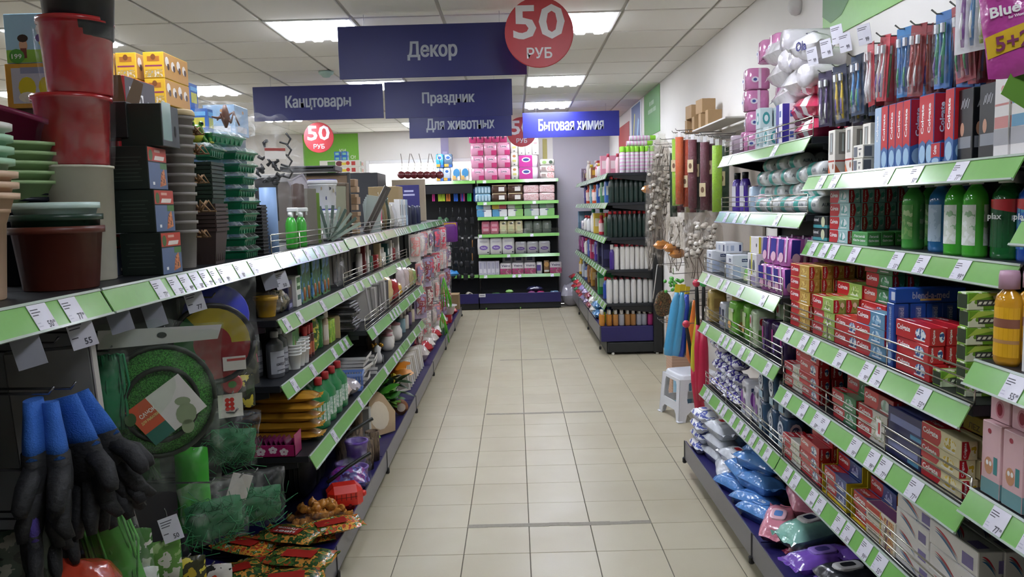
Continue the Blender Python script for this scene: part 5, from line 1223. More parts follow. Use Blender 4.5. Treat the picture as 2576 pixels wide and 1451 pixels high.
wl = MB(); wl.rect(0, 0, .012, .08, mat('55565c', .5), (.0255, 0, .12), RIGHT, .001)
p_w4 = [('body', wb_.mesh('body')), ('cap', wc.mesh('cap')), ('label', wl.mesh('label'))]
place(bottle('4a2f8c', 'e8e6e6', .024, .26, .9, .6, .05), 'cleaner_bottle', 'purple bottle with white cap at aisle corner of fourth shelf', 'bottle', (xe(1539, 640), YE, EZ[3]), 0)
for k, px in enumerate((1551, 1566, 1578, 1590, 1603, 1615, 1627, 1639)):
 for q in range(2): place(p_w4, 'cleaner_bottle', 'waisted white bottle with red cap on fourth shelf, %s from aisle, %s' % (ORD[k], ('end row', 'row behind')[q]), 'bottle', (xe(px, 660), YE + .065 * q, EZ[3]), 0, 'white bottles with red caps')
for k, px in enumerate((1580, 1607, 1633)):
 b = MB(); b.lathe([(.001, -.006), (.03, -.004), (.034, 0), (.03, .004), (.001, .006)], mat('e2e0dc', .35), 14)
 place([('disc', b.mesh('d'))], 'plastic_disc', 'white round lid lying on the white bottles, %s from aisle' % ORD[k], 'lid', (xe(px, 607), YE + .02, EZ[3] + .268), 0, 'white lids', rot=(R_(40), 0, 0))
p_w5 = [('body', MB().lathe([(.024, 0), (.027, .006), (.0275, .2), (.025, .235), (.015, .252)], mat('e2e2e0', .3, coat=.3), 14, sy=.9).mesh('body')), ('cap', MB().lathe([(.0155, .25), (.0155, .262), (.013, .268)], mat('8c2f3c', .35), 12).mesh('cap'))]
for k, px in enumerate((1534, 1549, 1564, 1579, 1594, 1609, 1624, 1638)):
 for q in range(2): place(p_w5, 'cleaner_bottle', 'smooth white bottle on fifth shelf, %s from aisle, %s' % (ORD[k], ('end row', 'row behind')[q]), 'bottle', (xe(px, 750), YE + .065 * q, EZ[4]), 0, 'smooth white bottles')
for k, (px, c, w) in enumerate(((1515, 'd08c3c', 'amber'), (1533, 'd08c3c', 'amber'), (1549, 'cf9350', 'amber'), (1564, 'b9b9bd', 'clear grey'), (1579, 'c08a52', 'amber'), (1593, 'c08a52', 'amber'), (1608, 'b2b4ba', 'clear grey'), (1621, 'b2b4ba', 'clear grey'), (1636, 'cf4a8c', 'pink'))):
 p = bottle(c, 'dcd8d2', .027, .165, .8, .55, .045, .72, m=clear(c, .85))
 for q in range(2): place(p, 'soap_bottle', '%s soap bottle with frosted cap on base shelf, %s from aisle, %s' % (w, ORD[k], ('end row', 'row behind')[q]), 'soap', (xe(px, 810), YE + .068 * q, .292), 0, 'soap bottles at the shelf end')
# goods along the aisle side of the far right shelving
def row_side(si, specs, z, xf, y0, y1, where):
 n = len(specs); y = y0
 for k, (kind, c1, c2, w, h, words) in enumerate(specs):
  yy = y0 + (y1 - y0) * (k + .5) / n
  if kind == 'b': p = bottle(c1, c2, w / 2, h, .8, .45, h * .16, .7, 'e6e2da' if k % 2 else None); nm, ct = 'cleaner_bottle', 'bottle'
  elif kind == 'j': p = bottle(c1, c2, w / 2, h, 1, .75, h * .2, .7); nm, ct = 'cleaner_jar', 'jar'
  elif kind == 'x': p = bx(w, .09, h, mat(c1, .4), [(.5, .55, .7, .4, c2)], name='carton'); nm, ct = 'cleaner_box', 'box'
  else: p = upack(w, .08, h, shiny_bag(c1), [(.5, .55, .6, .4, c2)], .45, seed=k); nm, ct = 'refill_pack', 'refill pack'
  for q in range(2): place(p, nm, '%s on %s, %s' % (words, where, ('at the front', 'one deep')[q]), ct, (xf + .055 + .1 * q, yy, z), FACE_R, 'cleaning goods along the far right shelving')
row_side(0, [('b', 'e6b8c0', 'c8465c', .06, .22, 'pink bottle with red cap'), ('x', 'd88ca0', 'e8d0d4', .08, .22, 'pink box'), ('j', 'e2e0dc', 'd9b03c', .09, .16, 'white jar with yellow lid'), ('b', 'b83a5c', 'e6e2e0', .07, .18, 'crimson bottle'), ('x', '8c5a3c', 'd9b03c', .07, .15, 'brown and yellow box'), ('b', 'e9dfc4', 'd8c03c', .08, .2, 'cream bottle with yellow cap'), ('b', 'e6dfcc', 'e9e4d6', .09, .27, 'large cream bottle'), ('p', '6a4a5c', 'c8b48c', .09, .16, 'mauve pouch'), ('x', '9a8fa0', '6f6a80', .09, .2, 'grey violet box')], EZ[0], EX[0], 8.32, 11.6, 'top shelf of far right unit')
row_side(1, [('p', '3f6ab0', 'dfe6e0', .11, .24, 'blue and white refill pouch'), ('p', '4a8a5c', 'e0e8e0', .11, .24, 'green refill pouch'), ('p', '2f5ab0', 'dde4ea', .11, .23, 'bright blue refill pouch'), ('b', 'd8552c', 'd8552c', .12, .23, 'orange detergent bottle'), ('p', '7fb0c0', 'e4ecec', .12, .25, 'pale blue refill pouch'), ('b', 'd2482c', 'b83a24', .12, .25, 'red orange detergent bottle'), ('p', '4a3f8c', 'b8b0d0', .12, .24, 'violet refill pouch')], EZ[1], EX[1], 8.32, 11.2, 'second shelf of far right unit')
row_side(2, [('b', '3f5a3c', 'c8302c', .06, .25, 'dark bottle with red cap'), ('b', 'c8303c', 'c8303c', .08, .22, 'red bottle'), ('x', 'e0c04a', 'e9dfc0', .09, .24, 'yellow box'), ('b', 'e8e8e8', '2f8a5c', .09, .29, 'white bottle with green cap'), ('b', 'e6e6e4', 'c23a3c', .12, .2, 'white jug with red cap'), ('b', 'e6e6e4', 'b8343c', .12, .2, 'broad white jug'), ('p', 'dcd4d8', '6a5aa0', .14, .12, 'white cloth pack'), ('x', '5a7c94', '8fa8b8', .16, .25, 'grey blue box')], EZ[2], EX[2], 8.35, 12.0, 'third shelf of far right unit')
row_side(3, [('x', '2b2a4c', '4a4a78', .1, .25, 'midnight blue box'), ('x', '23233c', '3c3c66', .1, .25, 'near black box'), ('p', '5a3f9c', 'c8b0d8', .12, .24, 'violet pouch'), ('x', 'b8345c', 'd8c0d0', .1, .24, 'crimson box'), ('p', '5a6ab8', 'dfdfe8', .12, .22, 'blue and white pouch'), ('b', 'dcdcd4', 'c23a4a', .1, .22, 'white bottle with crimson cap'), ('p', 'a8388c', 'd8a0c8', .14, .22, 'magenta pouch'), ('p', '8c3f7c', 'c890b8', .14, .22, 'plum pouch')], EZ[3], EX[3], 8.35, 12.0, 'fourth shelf of far right unit')
row_side(4, [('b', '2f55b8', 'c83038', .09, .24, 'blue bottle with red cap'), ('x', '2f8a4a', 'a8d0a8', .1, .25, 'green box'), ('b', '4a3024', '2f2018', .08, .22, 'dark brown bottle'), ('p', 'b8883c', 'e0c48a', .1, .24, 'golden pouch'), ('p', '9c6a44', 'c8a080', .1, .24, 'brown pouch'), ('b', '3f5aa8', '3a3a5c', .09, .22, 'deep blue bottle'), ('b', 'b8c4d0', '8c98a8', .09, .23, 'pale grey bottle'), ('b', 'd8b02c', 'd8b02c', .1, .26, 'yellow bottle')], EZ[4], EX[4], 8.35, 12.0, 'fifth shelf of far right unit')
for k, (c1, w) in enumerate((('9cc43c', 'lime green bottle'), ('5a8ab8', 'blue sponge pack'), ('d8d4cc', 'white and red soap pack'), ('8a2f4a', 'wine red foil pack'), ('9a8ab0', 'silver violet foil pack'), ('8a7ab0', 'violet foil pack'), ('a83a44', 'red foil pack'), ('c0303a', 'scarlet bag'), ('2f7a4a', 'green foil bag'), ('b83038', 'red bag'))):
 p = bottle('c8e03c', '3f8ac0', .035, .17, .7) if k == 0 else [('pack', MB().pillow(.2, .16, .1, shiny_bag(c1), 10, 8, 2.5, .12, seed=k, ends=.02).mesh('pack'))]
 for q in range(2 if k else 3):
  place(p, 'soap_bottle' if k == 0 else 'cleaner_pack', '%s on the base shelf of far right unit, %s' % (w, ('lower one', 'upper one', 'third one')[q]), 'soap' if k == 0 else 'cleaner pack', (.92 + .06 * q * (k == 0), 8.36 + .38 * k + .06 * (q and k), .29 + (.09 * q if k else 0)), FACE_R + .3 * math.sin(k * 3), 'packs on the far right base shelf')
for k, (y, z, c) in enumerate(((9.3, .24, 'b83a34'), (9.7, .24, 'b8402f'), (10.3, .23, 'c24a38'), (10.6, .36, 'b83a34'), (9.0, .25, '2f7a4a'))):
 place(bx(.28, .2, .14, mat(c, .45), [(.5, .5, .6, .4, 'd89080')], name='carton'), 'carton', ('red carton stacked high on far right top shelf, nearest', 'red carton stacked high on far right top shelf, second', 'red carton stacked high on far right top shelf, third', 'red carton topmost on the far right shelving', 'green carton high on far right top shelf')[k], 'carton', (1.2, y, EZ[0] + z - .24), FACE_R)
 if z > .2: place(bx(.28, .2, z - .02 if z - .24 + .0 > .05 else .12, mat('8a4a44', .45), name='carton'), 'carton', 'dull red carton behind others on far right top shelf, ' + ORD[k], 'carton', (1.22, y + .0, EZ[0] + z - .1 + .0), FACE_R) if False else None
c = at(1437, 765, Z=0)
place([('bag', MB().pillow(.3, .24, .34, shiny_bag('9a98a2', .15, .9, 14), 10, 8, 2.2, .14, Matrix.Rotation(R_(0), 4, 'X'), seed=31).mesh('bag'))], 'foil_bag', 'crumpled silver bag on the floor beside the far shelving', 'bag', (.83, 12.15, 0))
# ---------------------------------------------------------------- far wall unit
YB = 12.05
def bpack(name, cat, desc, px0, px1, z, h, parts_fn, rows=1, group='paper packs along the far wall', dep=.16, n=1, y=YB):
 a = at(px0, 600, Y=y).x; c_ = at(px1, 600, Y=y).x; w = (c_ - a) / n
 p = parts_fn(w * .985, dep, h)
 for k in range(n):
  for r in range(rows):
   l = desc + ((', ' + posw(r, rows)) if rows > 1 else '') + ((' in column %s from left' % ORD[k] if rows > 1 else ', %s from the left' % ORD[k]) if n > 1 else '')
   place(p, name, l, cat, (a + w * (k + .5), y + dep / 2 + random.uniform(0, .01), z + (h + .001) * r), random.gauss(0, .015), group)
def rolls(col, prints, r=.35, key=0): return lambda w, d, h: upack(w, d, h, shiny_bag(col, .2, .2, 14), prints, r, 'paper_pack', seed=key)
RW = .187
bpack('paper_pack', 'paper pack', 'pale pink toilet paper pack with oval logo', 1190, 1289, BZ[0], .186, rolls('d99ab4', [(.78, .2, .4, .38, 'b8386c'), (.5, .68, -.26, .13, 'e9c4d2'), (.5, .68, .44, .14, '3a3550', 'Linia'), (.9, .9, .1, .05, '7a5068')]), 3, n=3)
bpack('paper_pack', 'paper pack', 'dark pink paper roll pack on the topmost row', 1187, 1282, BZ[0] + .563, .15, rolls('bf3f74', [(.5, .75, .5, .45, 'd9b8c8'), (.5, .6, .2, .5, '3f3050')]), 1, n=5, dep=.12)
bpack('paper_pack', 'paper pack', 'slim white paper pack with round prints', 1290, 1308, BZ[0], .2, rolls('e6e3da', [(.5, .75, -.25, .1, 'b9885c'), (.5, .4, .5, .16, 'c9c47a'), (.5, .12, .2, .06, '3a3a3a')]), 3)
bpack('paper_pack', 'paper pack', 'magenta and white toilet paper pack with oval', 1308, 1358, BZ[0], .18, rolls('e8e2e8', [(.38, .5, .68, .96, 'b8388c'), (.4, .62, -.22, .2, 'e9e6f0'), (.4, .62, -.16, .12, '3a4a86')]), 2)
bpack('paper_pack', 'paper pack', 'white kitchen roll pack on top of magenta packs', 1309, 1361, BZ[0] + .363, .25, rolls('e9e6e0', [(.5, .7, -.3, .07, 'b98a8a'), (.5, .5, .5, .1, 'd0caa0'), (.5, .12, .2, .04, '44403c')]), 1, n=3)
bpack('napkin_pack', 'napkins', 'flat napkin pack with red gingham', 1362, 1399, BZ[0], .1, rolls('e2d8d2', [(.72, .5, .5, .8, multi(('c84a4a', 'e6d8d4', 'd08080'), 90)), (.25, .5, .3, .5, '9c8a84')]), 2)
bpack('napkin_pack', 'napkins', 'white napkin pack with green apple print on gingham packs', 1362, 1398, BZ[0] + .203, .09, rolls('e9e8e0', [(.3, .5, -.16, .3, '8fae6a'), (.75, .5, -.14, .3, '4a5a48')]), 1)
ZL = zback(455, 1150)
zb_ = [(.5, .72, -.32, .16, 'e6edf4'), (.5, .72, -.24, .11, '3a6ab0'), (.3, .16, .5, .2, 'd8a84a'), (.75, .12, .4, .2, '3f6ab8')]
bpack('paper_pack', 'paper pack', 'blue and white kitchen roll pack on the dark unit', 1103, 1140, ZL, .205, rolls('b9c6d2', zb_), 1, n=2)
bpack('paper_pack', 'paper pack', 'bright blue kitchen roll pack stacked above', 1103, 1123, ZL + .206, .205, rolls('3fa4d8', zb_), 1)
bpack('paper_pack', 'paper pack', 'slate blue kitchen roll pack stacked above', 1123, 1145, ZL + .206, .205, rolls('5f7890', zb_), 1)
bpack('paper_pack', 'paper pack', 'white kitchen roll pack with blue curve', 1142, 1185, ZL, .2, rolls('e0d8c4', [(.55, .6, -.4, .34, '4a90c0'), (.25, .25, .4, .3, 'd8b06a'), (.8, .2, .3, .3, 'e6e2d8')]), 1, n=2)
def nap(c1, c2, c3='e6e8e6'): return lambda w, d, h: upack(w, d, h, shiny_bag(c1, .2, .25, 14), [(.25, .5, .46, .9, c2), (.74, .5, .46, .9, c3)], .3, 'napkin_pack')
bpack('napkin_pack', 'napkins', 'clear blue napkin pack on second row', 1197, 1238, BZ[1], .12, lambda w, d, h: upack(w, d, h, shiny_bag('7fa8bc'), [(.1 + .2 * k, .5, .1, .7, 'b8d4de') for k in range(5)], .3), 2)
bpack('napkin_pack', 'napkins', 'brown napkin pack with a white card', 1239, 1319, BZ[1], .125, lambda w, d, h: upack(w, d, h, shiny_bag('4f3a2e'), [(.65, .5, .36, .5, 'dedad2'), (.5, .96, .9, .1, 'c8b48c')], .3), 2, n=2)
bpack('napkin_pack', 'napkins', 'pink patterned napkin pack', 1319, 1398, BZ[1], .12, lambda w, d, h: upack(w, d, h, shiny_bag('d2b4b4'), [(.3, .45, .5, .7, multi(('c88a8c', 'e0d0cc', 'b87c80'), 70)), (.75, .45, .44, .8, multi(('c05a60', 'e2d4d0', 'd09a9a'), 110))], .3), 2, n=2)
for k, (a, c_, c1, c2, t) in enumerate(((1201, 1239, '5a9cc4', 'e2e6e6', 'blue and white'), (1240, 1278, '5a9cc4', 'e0e4e2', 'blue and silver'), (1279, 1318, 'e4e8e0', '8cc46a', 'white and lime'), (1320, 1358, '8cb88c', 'd8dcd8', 'sage and white'), (1359, 1397, 'e2e8e0', '86c470', 'white and green'))):
 bpack('napkin_pack', 'napkins', '%s napkin pack with small oval, front of third row' % t, a, c_, BZ[2], .115, lambda w, d, h, c1=c1, c2=c2: upack(w, d, h, shiny_bag('d8dcd8', .2, .25, 14), [(.25, .5, .48, .92, c1), (.75, .5, .48, .92, c2), (.5, .8, -.13, .08, '5f6488')], .3), 1)
 c3, c4 = (('5a9cc4', 'd8dcda'), ('d2b23c', 'c05a5c'), ('d8dcd0', '7fbf5a'), ('6aa070', 'b8c0b8'), ('8ab890', 'a8b8a8'))[k]
 bpack('napkin_pack', 'napkins', '%s napkin pack, upper pack of third row' % ('blue and grey', 'yellow and coral', 'pale lime', 'dull sage', 'grey green')[k], a - 1, c_ - 1, BZ[2] + .117, .07, nap('c8ccc8', c3, c4), 1, y=YB + .03)
bpack('napkin_pack', 'napkins', 'pink tissue pack behind the wire of fourth row', 1212, 1256, BZ[3], .2, rolls('cf6f84', [(.5, .7, .6, .2, 'dc98a8'), (.5, .35, .6, .2, 'e0a8b4')]), 1, n=2)
bpack('napkin_pack', 'napkins', 'cream tissue pack behind the wire of fourth row', 1257, 1316, BZ[3], .2, rolls('d8cfa0', [(.5, .8, -.2, .07, '6a6a5c'), (.5, .4, .5, .4, 'c4c898')]), 1, n=3)
bpack('napkin_pack', 'napkins', 'grey green tissue pack at the dim end of fourth row', 1318, 1388, BZ[3], .19, rolls('8f9c8c', [(.5, .5, .4, .4, 'a8b0a0')]), 1, n=3, y=YB + .1)
pl = [(.5, .42, -.34, .14, '7a5fa8'), (.5, .42, .4, .1, 'e4e0ee', 'Plushe'), (.5, .8, .6, .1, 'c8c8ce'), (.85, .14, .14, .06, '3a3848')]
bpack('paper_pack', 'paper pack', 'tall white toilet paper pack with violet oval', 1200, 1294, BZ[4], .255, rolls('dfdfdc', pl), 1, n=3)
bpack('paper_pack', 'paper pack', 'shorter white toilet paper pack with violet oval', 1295, 1384, BZ[4], .185, rolls('d4d4d4', pl), 1, n=3, y=YB + .06)
bpack('tissue_box', 'tissue box', 'slim pale grey handkerchief box', 1202, 1254, BZ[5], .21, lambda w, d, h: bx(w, d, h, mat('c4c4d2', .4), [(.5, .5, .3, .8, 'a8a8c0'), (.5, .3, .7, .3, 'd8d8e0')], name='tissue_box'), 1, n=5)
vr = [(.5, .76, .72, .2, '2c2450', 'Veiro'), (.5, .26, .96, .5, multi(('c04a84', 'a83a6c', '8c6a6a', 'd07aa0'), 30))]
bpack('paper_pack', 'paper pack', 'white toilet paper pack with pink flowers and dark lettering', 1255, 1347, BZ[5], .175, rolls('e0dcdc', vr), 1, n=3)
bpack('paper_pack', 'paper pack', 'white box with violet picture stacked behind flower packs', 1262, 1345, BZ[5] + .05, .22, rolls('c4c2cc', [(.5, .8, .5, .25, '3f3a66')]), 1, n=3, y=YB + .18, dep=.1)
bpack('paper_pack', 'paper pack', 'white pack with violet square on sixth row', 1348, 1363, BZ[5], .18, rolls('dedede', [(.4, .5, .7, .5, '5a4a94')]), 1)
bpack('paper_pack', 'paper pack', 'brown pack with white lettering on sixth row', 1366, 1381, BZ[5], .2, rolls('8a6a4a', [(.5, .2, .8, .14, 'e4e0d8'), (.5, .7, -.4, .2, 'c89a5a')]), 1)
bpack('paper_pack', 'paper pack', 'pink flower pack with dark lettering at the row end', 1381, 1412, BZ[5], .175, rolls('d4ccd0', vr), 1)
ZBB = .172
for k, (px, py, c1, w, d, h, lab) in enumerate(((1278, 738, '6fae4a', .16, .12, .07, 'green sponge pack on base shelf, lower one'), (1281, 718, '8fc46a', .12, .1, .05, 'green sponge pack, upper one'), (1248, 735, '4f7a4c', .16, .12, .08, 'dull green sponge pack at left'), (1312, 738, '6a8a7c', .12, .1, .06, 'grey green sponge pack'), (1337, 735, '8a4a7c', .14, .1, .09, 'purple cloth pack on base shelf'), (1360, 735, 'a8306c', .14, .1, .09, 'magenta cloth pack on base shelf'), (1395, 735, '5a7a94', .16, .1, .09, 'grey blue cloth pack on base shelf'), (1345, 722, '2f3050', .26, .14, .08, 'dark violet cloth pack behind the others'))):
 c = at(px, py, Y=12.02)
 place([('pack', MB().pillow(w, d, h, shiny_bag(c1), 8, 8, 2.8, .08, seed=k).mesh('pack'))], 'sponge_pack', lab, 'sponge pack', (c.x, 12.0 + .08 * (k == 7), ZBB + (.071 if k == 1 else .08 if k == 7 else 0)), .1 * math.sin(k))
b = MB(); b.lathe([(.03, -.05), (.05, -.05), (.05, .05), (.03, .05), (.03, -.05)], mat('b8b0a0', .7), 18, Matrix.Rotation(math.pi / 2, 4, 'X'), cap=False)
place([('roll', b.mesh('roll'))], 'tape_roll', 'pale roll of tape standing on the dark base shelf', 'roll', (at(1180, 730, Y=12.0).x, 12.0, ZBB + .05), .3)
b = MB(); b.box(-.1, .06, -.08, .08, 0, .05, mat('2a55c0', .4), .01); b.tube([(.06, 0, .03), (.3, .02, .035)], .01, mat('c8c8c4', .4), 6)
place([('dustpan', b.mesh('dp'))], 'dustpan', 'blue dustpan with white handle on the far base shelf', 'dustpan', (at(1235, 735, Y=11.98).x, 11.99, ZBB), 0)
place(bx(.1, .004, .05, mat('e4e4e4', .4), [(.5, .5, .7, .2, '5a5a70')], .0005, 'card'), 'price_card', 'white price card on the far navy base panel', 'price card', (at(1213, 738, Y=11.9).x, 11.893, .2), 0)
# dark unit: household tools on hooks
mbk = mat('1a1c20', .35)
def peg_bundle(px, py, cols, desc, k):
 c = at(px, py, Y=12.1); b = MB()
 for i, cl in enumerate(cols):
  x = (i - (len(cols) - 1) / 2) * .022
  b.box(x - .009, x + .009, -.02, .02, -.19, 0, mat(cl, .4), .003); b.tube([(x, 0, 0), (x, 0, .03)], .003, m_hook, 5)
 place([('brush', b.mesh('b'))], 'brush_set', desc, 'brush set', (c.x, 12.1, c.z), 0, 'coloured brushes on the dark unit')
for k, (px, cols, d) in enumerate(((1090, ('e0409c', 'd8389c'), 'pink'), (1110, ('b8d83c', 'c0dc4a', 'b0d038', 'c4e04a', 'b8d83c'), 'lime'), (1127, ('d8803c', 'c87434', 'd8803c'), 'orange'), (1146, ('2f6ad8', '2c62cc', '2f6ad8'), 'blue'), (1163, ('8c3f9c', '2f55b8', 'c83f8c'), 'mixed violet'), (1180, ('2fb84a', '2aae44', '2fb84a'), 'green'), (1196, ('2f55b8', '3a62c4', 'c83f7c'), 'dark blue'))):
 peg_bundle(px, 475, cols, d + ' handled brushes hanging below the dark header', k)
place([('header', MB().box(-.58, .58, 0, .01, 0, .14, mbk, .003).mesh('h'))], 'header_board', 'black header board under the blue kitchen rolls', 'board', (BX0 - .64, 12.03, ZL - .19), 0)
for r, (py, n, words) in enumerate(((530, 6, 'first'), (575, 6, 'second'), (605, 7, 'third'), (640, 7, 'fourth'), (672, 6, 'fifth'))):
 for k in range(n):
  px = 1098 + (1195 - 1098) * (k + .5) / n
  c = at(px, py, Y=12.12); b = MB()
  col = mat('e06a2c', .4) if (r == 1 and k < 2) else (mat('2f5a34', .5) if r == 0 and k < 2 else mbk)
  hd = mat('a8763c', .5) if k == n - 1 and r in (2, 3) else mbk
  b.tube([(0, 0, .02), (0, 0, -.1)], .007, hd, 6); b.tube([(0, 0, .02), (0, -.0, .045)], .002, m_hook, 4)
  kind = (r + k) % 3
  if kind == 0: b.pillow(.075, .02, .1, col, 6, 4, 2.5, 0, Matrix.Translation((0, 0, -.19)))
  elif kind == 1: b.lathe([(.001, -.2), (.03, -.19), (.04, -.16), (.036, -.13), (.008, -.1)], col, 12, sy=.5)
  else: b.box(-.035, .035, -.006, .006, -.2, -.1, col, .005)
  place([('tool', b.mesh('tool'))], 'kitchen_utensil', '%s kitchen utensil hanging on %s row, %s from left' % ('orange' if (r == 1 and k < 2) else 'dark green' if (r == 0 and k < 2) else 'black', words, ORD[k]), 'utensil', (c.x, 12.12, c.z), random.gauss(0, .3), 'utensils on the dark unit')
c = at(1135, 690, Y=11.95)
place([('cloth', MB().pillow(.22, .2, .09, shiny_bag('3f8ac8', .12, 1.0, 20), 12, 10, 2.2, .2, seed=44).mesh('cloth'))], 'foil_cloth', 'crumpled shiny blue foil cloth at the end of left shelving', 'cloth', (c.x, 11.98, zback(694, 1150)), .2)
# ---------------------------------------------------------------- hanging goods on the right wall between the two shelvings
pb = MB(); pb.box(1.488, 1.505, 4.75, 6.95, .5, 2.02, mat('a39a90', .6), .003)
tag(pb.obj('pegboard'), 'greyish wall panel carrying hooks of decorative rolls', 'panel')
HZ = 2.0
def roll_thing(px, py0, py1, X, col, desc, tagm=None, r=.03):
 a = at(px, py0, X=X); z1 = at(px, py1, X=X).z; L = a.z - z1
 b = MB(); b.lathe([(r * .55, -L), (r, -L), (r * 1.02, -L * .5), (r, 0), (r * .55, 0)], mat(col, .5, bump=.6, scale=220, key='mesh'), 14)
 b.lathe([(r * 1.06, -L * 1.02), (r * 1.1, -L * .5), (r * 1.06, .01), (r * .2, .03)], film('ffffff', .06, .1, 30), 10, cap=False)
 P = [('roll', b.mesh('roll'))]
 if tagm is not None:
  t = MB(); t.box(-.022, .022, -r * 1.25, -r * 1.2, -L * tagm - .045, -L * tagm + .045, mat('d9c7a0', .6)); t.oval(0, -L * tagm, .012, .02, mat('7a5a44', .6), (0, -r * 1.25, 0), FRONT, .0006); P.append(('paper_tag', t.mesh('t')))
 w = MB(); w.box(-.012, .012, -.002, .002, 0, .04, mat('e6e6e6', .4)); w.tube([(0, 0, .035), (0, 0, .05)], .002, m_hook, 4); P.append(('hanger', w.mesh('w')))
 place(P, 'decor_roll', desc, 'decor roll', (X, a.y, a.z), FACE_R + .9, 'hanging rolls of decorative mesh')
 h = MB(); h.tube([(1.488, a.y, a.z + .055), (X - .02, a.y, a.z + .05), (X - .03, a.y, a.z + .065)], .003, m_hook, 5)
 tag(h.obj('wall_hook'), 'chrome hook of the ' + desc, 'hook')
for px, y0, y1, X, col, d, t in ((1694, 385, 545, 1.31, '23402c', 'dark green decorative mesh roll, farthest of all', None), (1700, 350, 517, 1.27, 'a9d83a', 'lime decorative mesh roll with paper tag at far end', .4), (1709, 345, 514, 1.25, 'd8642f', 'bright orange decorative mesh roll', None), (1728, 352, 520, 1.31, 'c4502f', 'rust orange decorative mesh roll behind the bright one', .62),
                                 (1742, 352, 524, 1.28, '6f3340', 'maroon decorative mesh roll beside the orange ones', .38), (1757, 358, 526, 1.33, '3a3a34', 'charcoal decorative mesh roll', .42), (1773, 358, 528, 1.28, '6a3040', 'plum decorative mesh roll with two tags', .7), (1790, 362, 530, 1.33, '5a2c38', 'dark wine decorative mesh roll', .35), (1804, 366, 533, 1.27, 'a4d636', 'lime decorative mesh roll at near end', None), (1822, 368, 530, 1.33, '2c4a36', 'dark green decorative mesh roll at near end', .5)):
 roll_thing(px, y0, y1, X, col, d, t)
for k, (px, col) in enumerate(((1712, '6a2f3c'), (1735, 'a8a070'), (1745, '7a3038'), (1762, '3a4034'))):
 roll_thing(px, 400, 534, 1.36, col, '%s decorative mesh roll in the back row' % ('wine', 'khaki', 'brick', 'moss')[k])
bt = MB(); bt.box(-.07, .07, -.05, .05, 0, .1, mat('a98a62', .7), .002); bt.box(-.0702, .0702, -.01, .01, .1, .1006, mat('c4ac84', .5))
p_brown = [('box', bt.mesh('b'))]
tag(MB().box(1.335, 1.488, 5.02, 5.95, 2.073, 2.085, mat('d8d5cf', .5), .002).obj('wall_shelf'), 'narrow shelf above the decorative rolls carrying brown boxes', 'shelf')
bm_ = MB(); bm_.box(-.03, .03, -.05, .05, 0, .105, mat('a98a62', .7), .002); p_b2 = [('box', bm_.mesh('b'))]
for k, (px, py) in enumerate(((1735, 338), (1753, 338), (1770, 338), (1788, 338))):
 place(p_b2, 'brown_box', 'small upright brown cardboard box above the rolls, %s from far end' % ORD[k], 'cardboard box', (1.4, YR(px, py, 1.38), 2.085), FACE_R + .05, 'small brown boxes')
for k, px in enumerate((1741, 1768)): place(p_brown, 'brown_box', 'wider brown cardboard box laid on the upright ones, ' + ('far', 'near')[k], 'cardboard box', (1.4, YR(px, 320, 1.38), 2.191), FACE_R + .1, 'wider brown boxes')
def hang(px, py, X):
 c = at(px, py, X=X); global HN
 HN += 1
 tag(MB().tube([(1.49, c.y, c.z + .012), (X, c.y, c.z + .004), (X - .012, c.y, c.z + .014)], .003, m_hook, 5).obj('wall_hook'), 'chrome hook among the beach toys and pods, %s' % ORD[HN], 'hook', 'lower wall hooks')
 return (X, c.y, c.z)
HN = -1
# branches of cotton in clear sleeves
def cotton_sleeve(seed, L=.75, balls=12, w=.09):
 rnd = random.Random(seed); b = MB(); br = mat('4a3a2c', .7); wh = mat('e6e2dc', .8)
 for s_ in range(3):
  pts = [(rnd.uniform(-.01, .01), rnd.uniform(-.01, .01), -L)]
  for q in range(5): pts.append((rnd.uniform(-.03, .03), rnd.uniform(-.03, .03), -L + L * (q + 1) / 5.3))
  b.tube(pts, .0025, br, 4)
 for q in range(balls):
  p = (rnd.uniform(-w * .4, w * .4), rnd.uniform(-w * .35, w * .35), -L * rnd.uniform(.04, .6)); r = rnd.uniform(.014, .022)
  b.ball(p, r, wh, 7, 5, .85); b.ball((p[0], p[1], p[2] - r * .7), r * .6, br, 6, 4)
 s_ = MB(); s_.lathe([(w * .12, -L), (w * .45, -L * .8), (w * .62, -L * .3), (w * .6, -.03), (w * .25, .03), (w * .3, .05)], film('f2eee8', .16, .1, 12), 12, cap=False)
 return [('cotton_branches', b.mesh('cb')), ('sleeve', s_.mesh('sl'), 'clear plastic sleeve')]
for k, (px, py, X, L) in enumerate(((1664, 352, 1.22, .85), (1650, 365, 1.2, .95), (1668, 372, 1.32, .9), (1686, 372, 1.36, .85), (1648, 420, 1.16, .85), (1672, 430, 1.25, .8))):
 c = at(px, py, X=X)
 hang(px, py, X)
 place(cotton_sleeve(k, L, 16, .11), 'cotton_bunch', 'cotton branches in a clear sleeve, ' + ('tallest at the front', 'leaning at far left', 'behind the tall one', 'beside the dark green roll', 'low at the outer edge', 'low near the orange rolls')[k], 'dried flowers', (X, c.y, c.z), 0, 'cotton branches in sleeves', rot=(.05 * math.sin(k), .08 * math.cos(k), k))
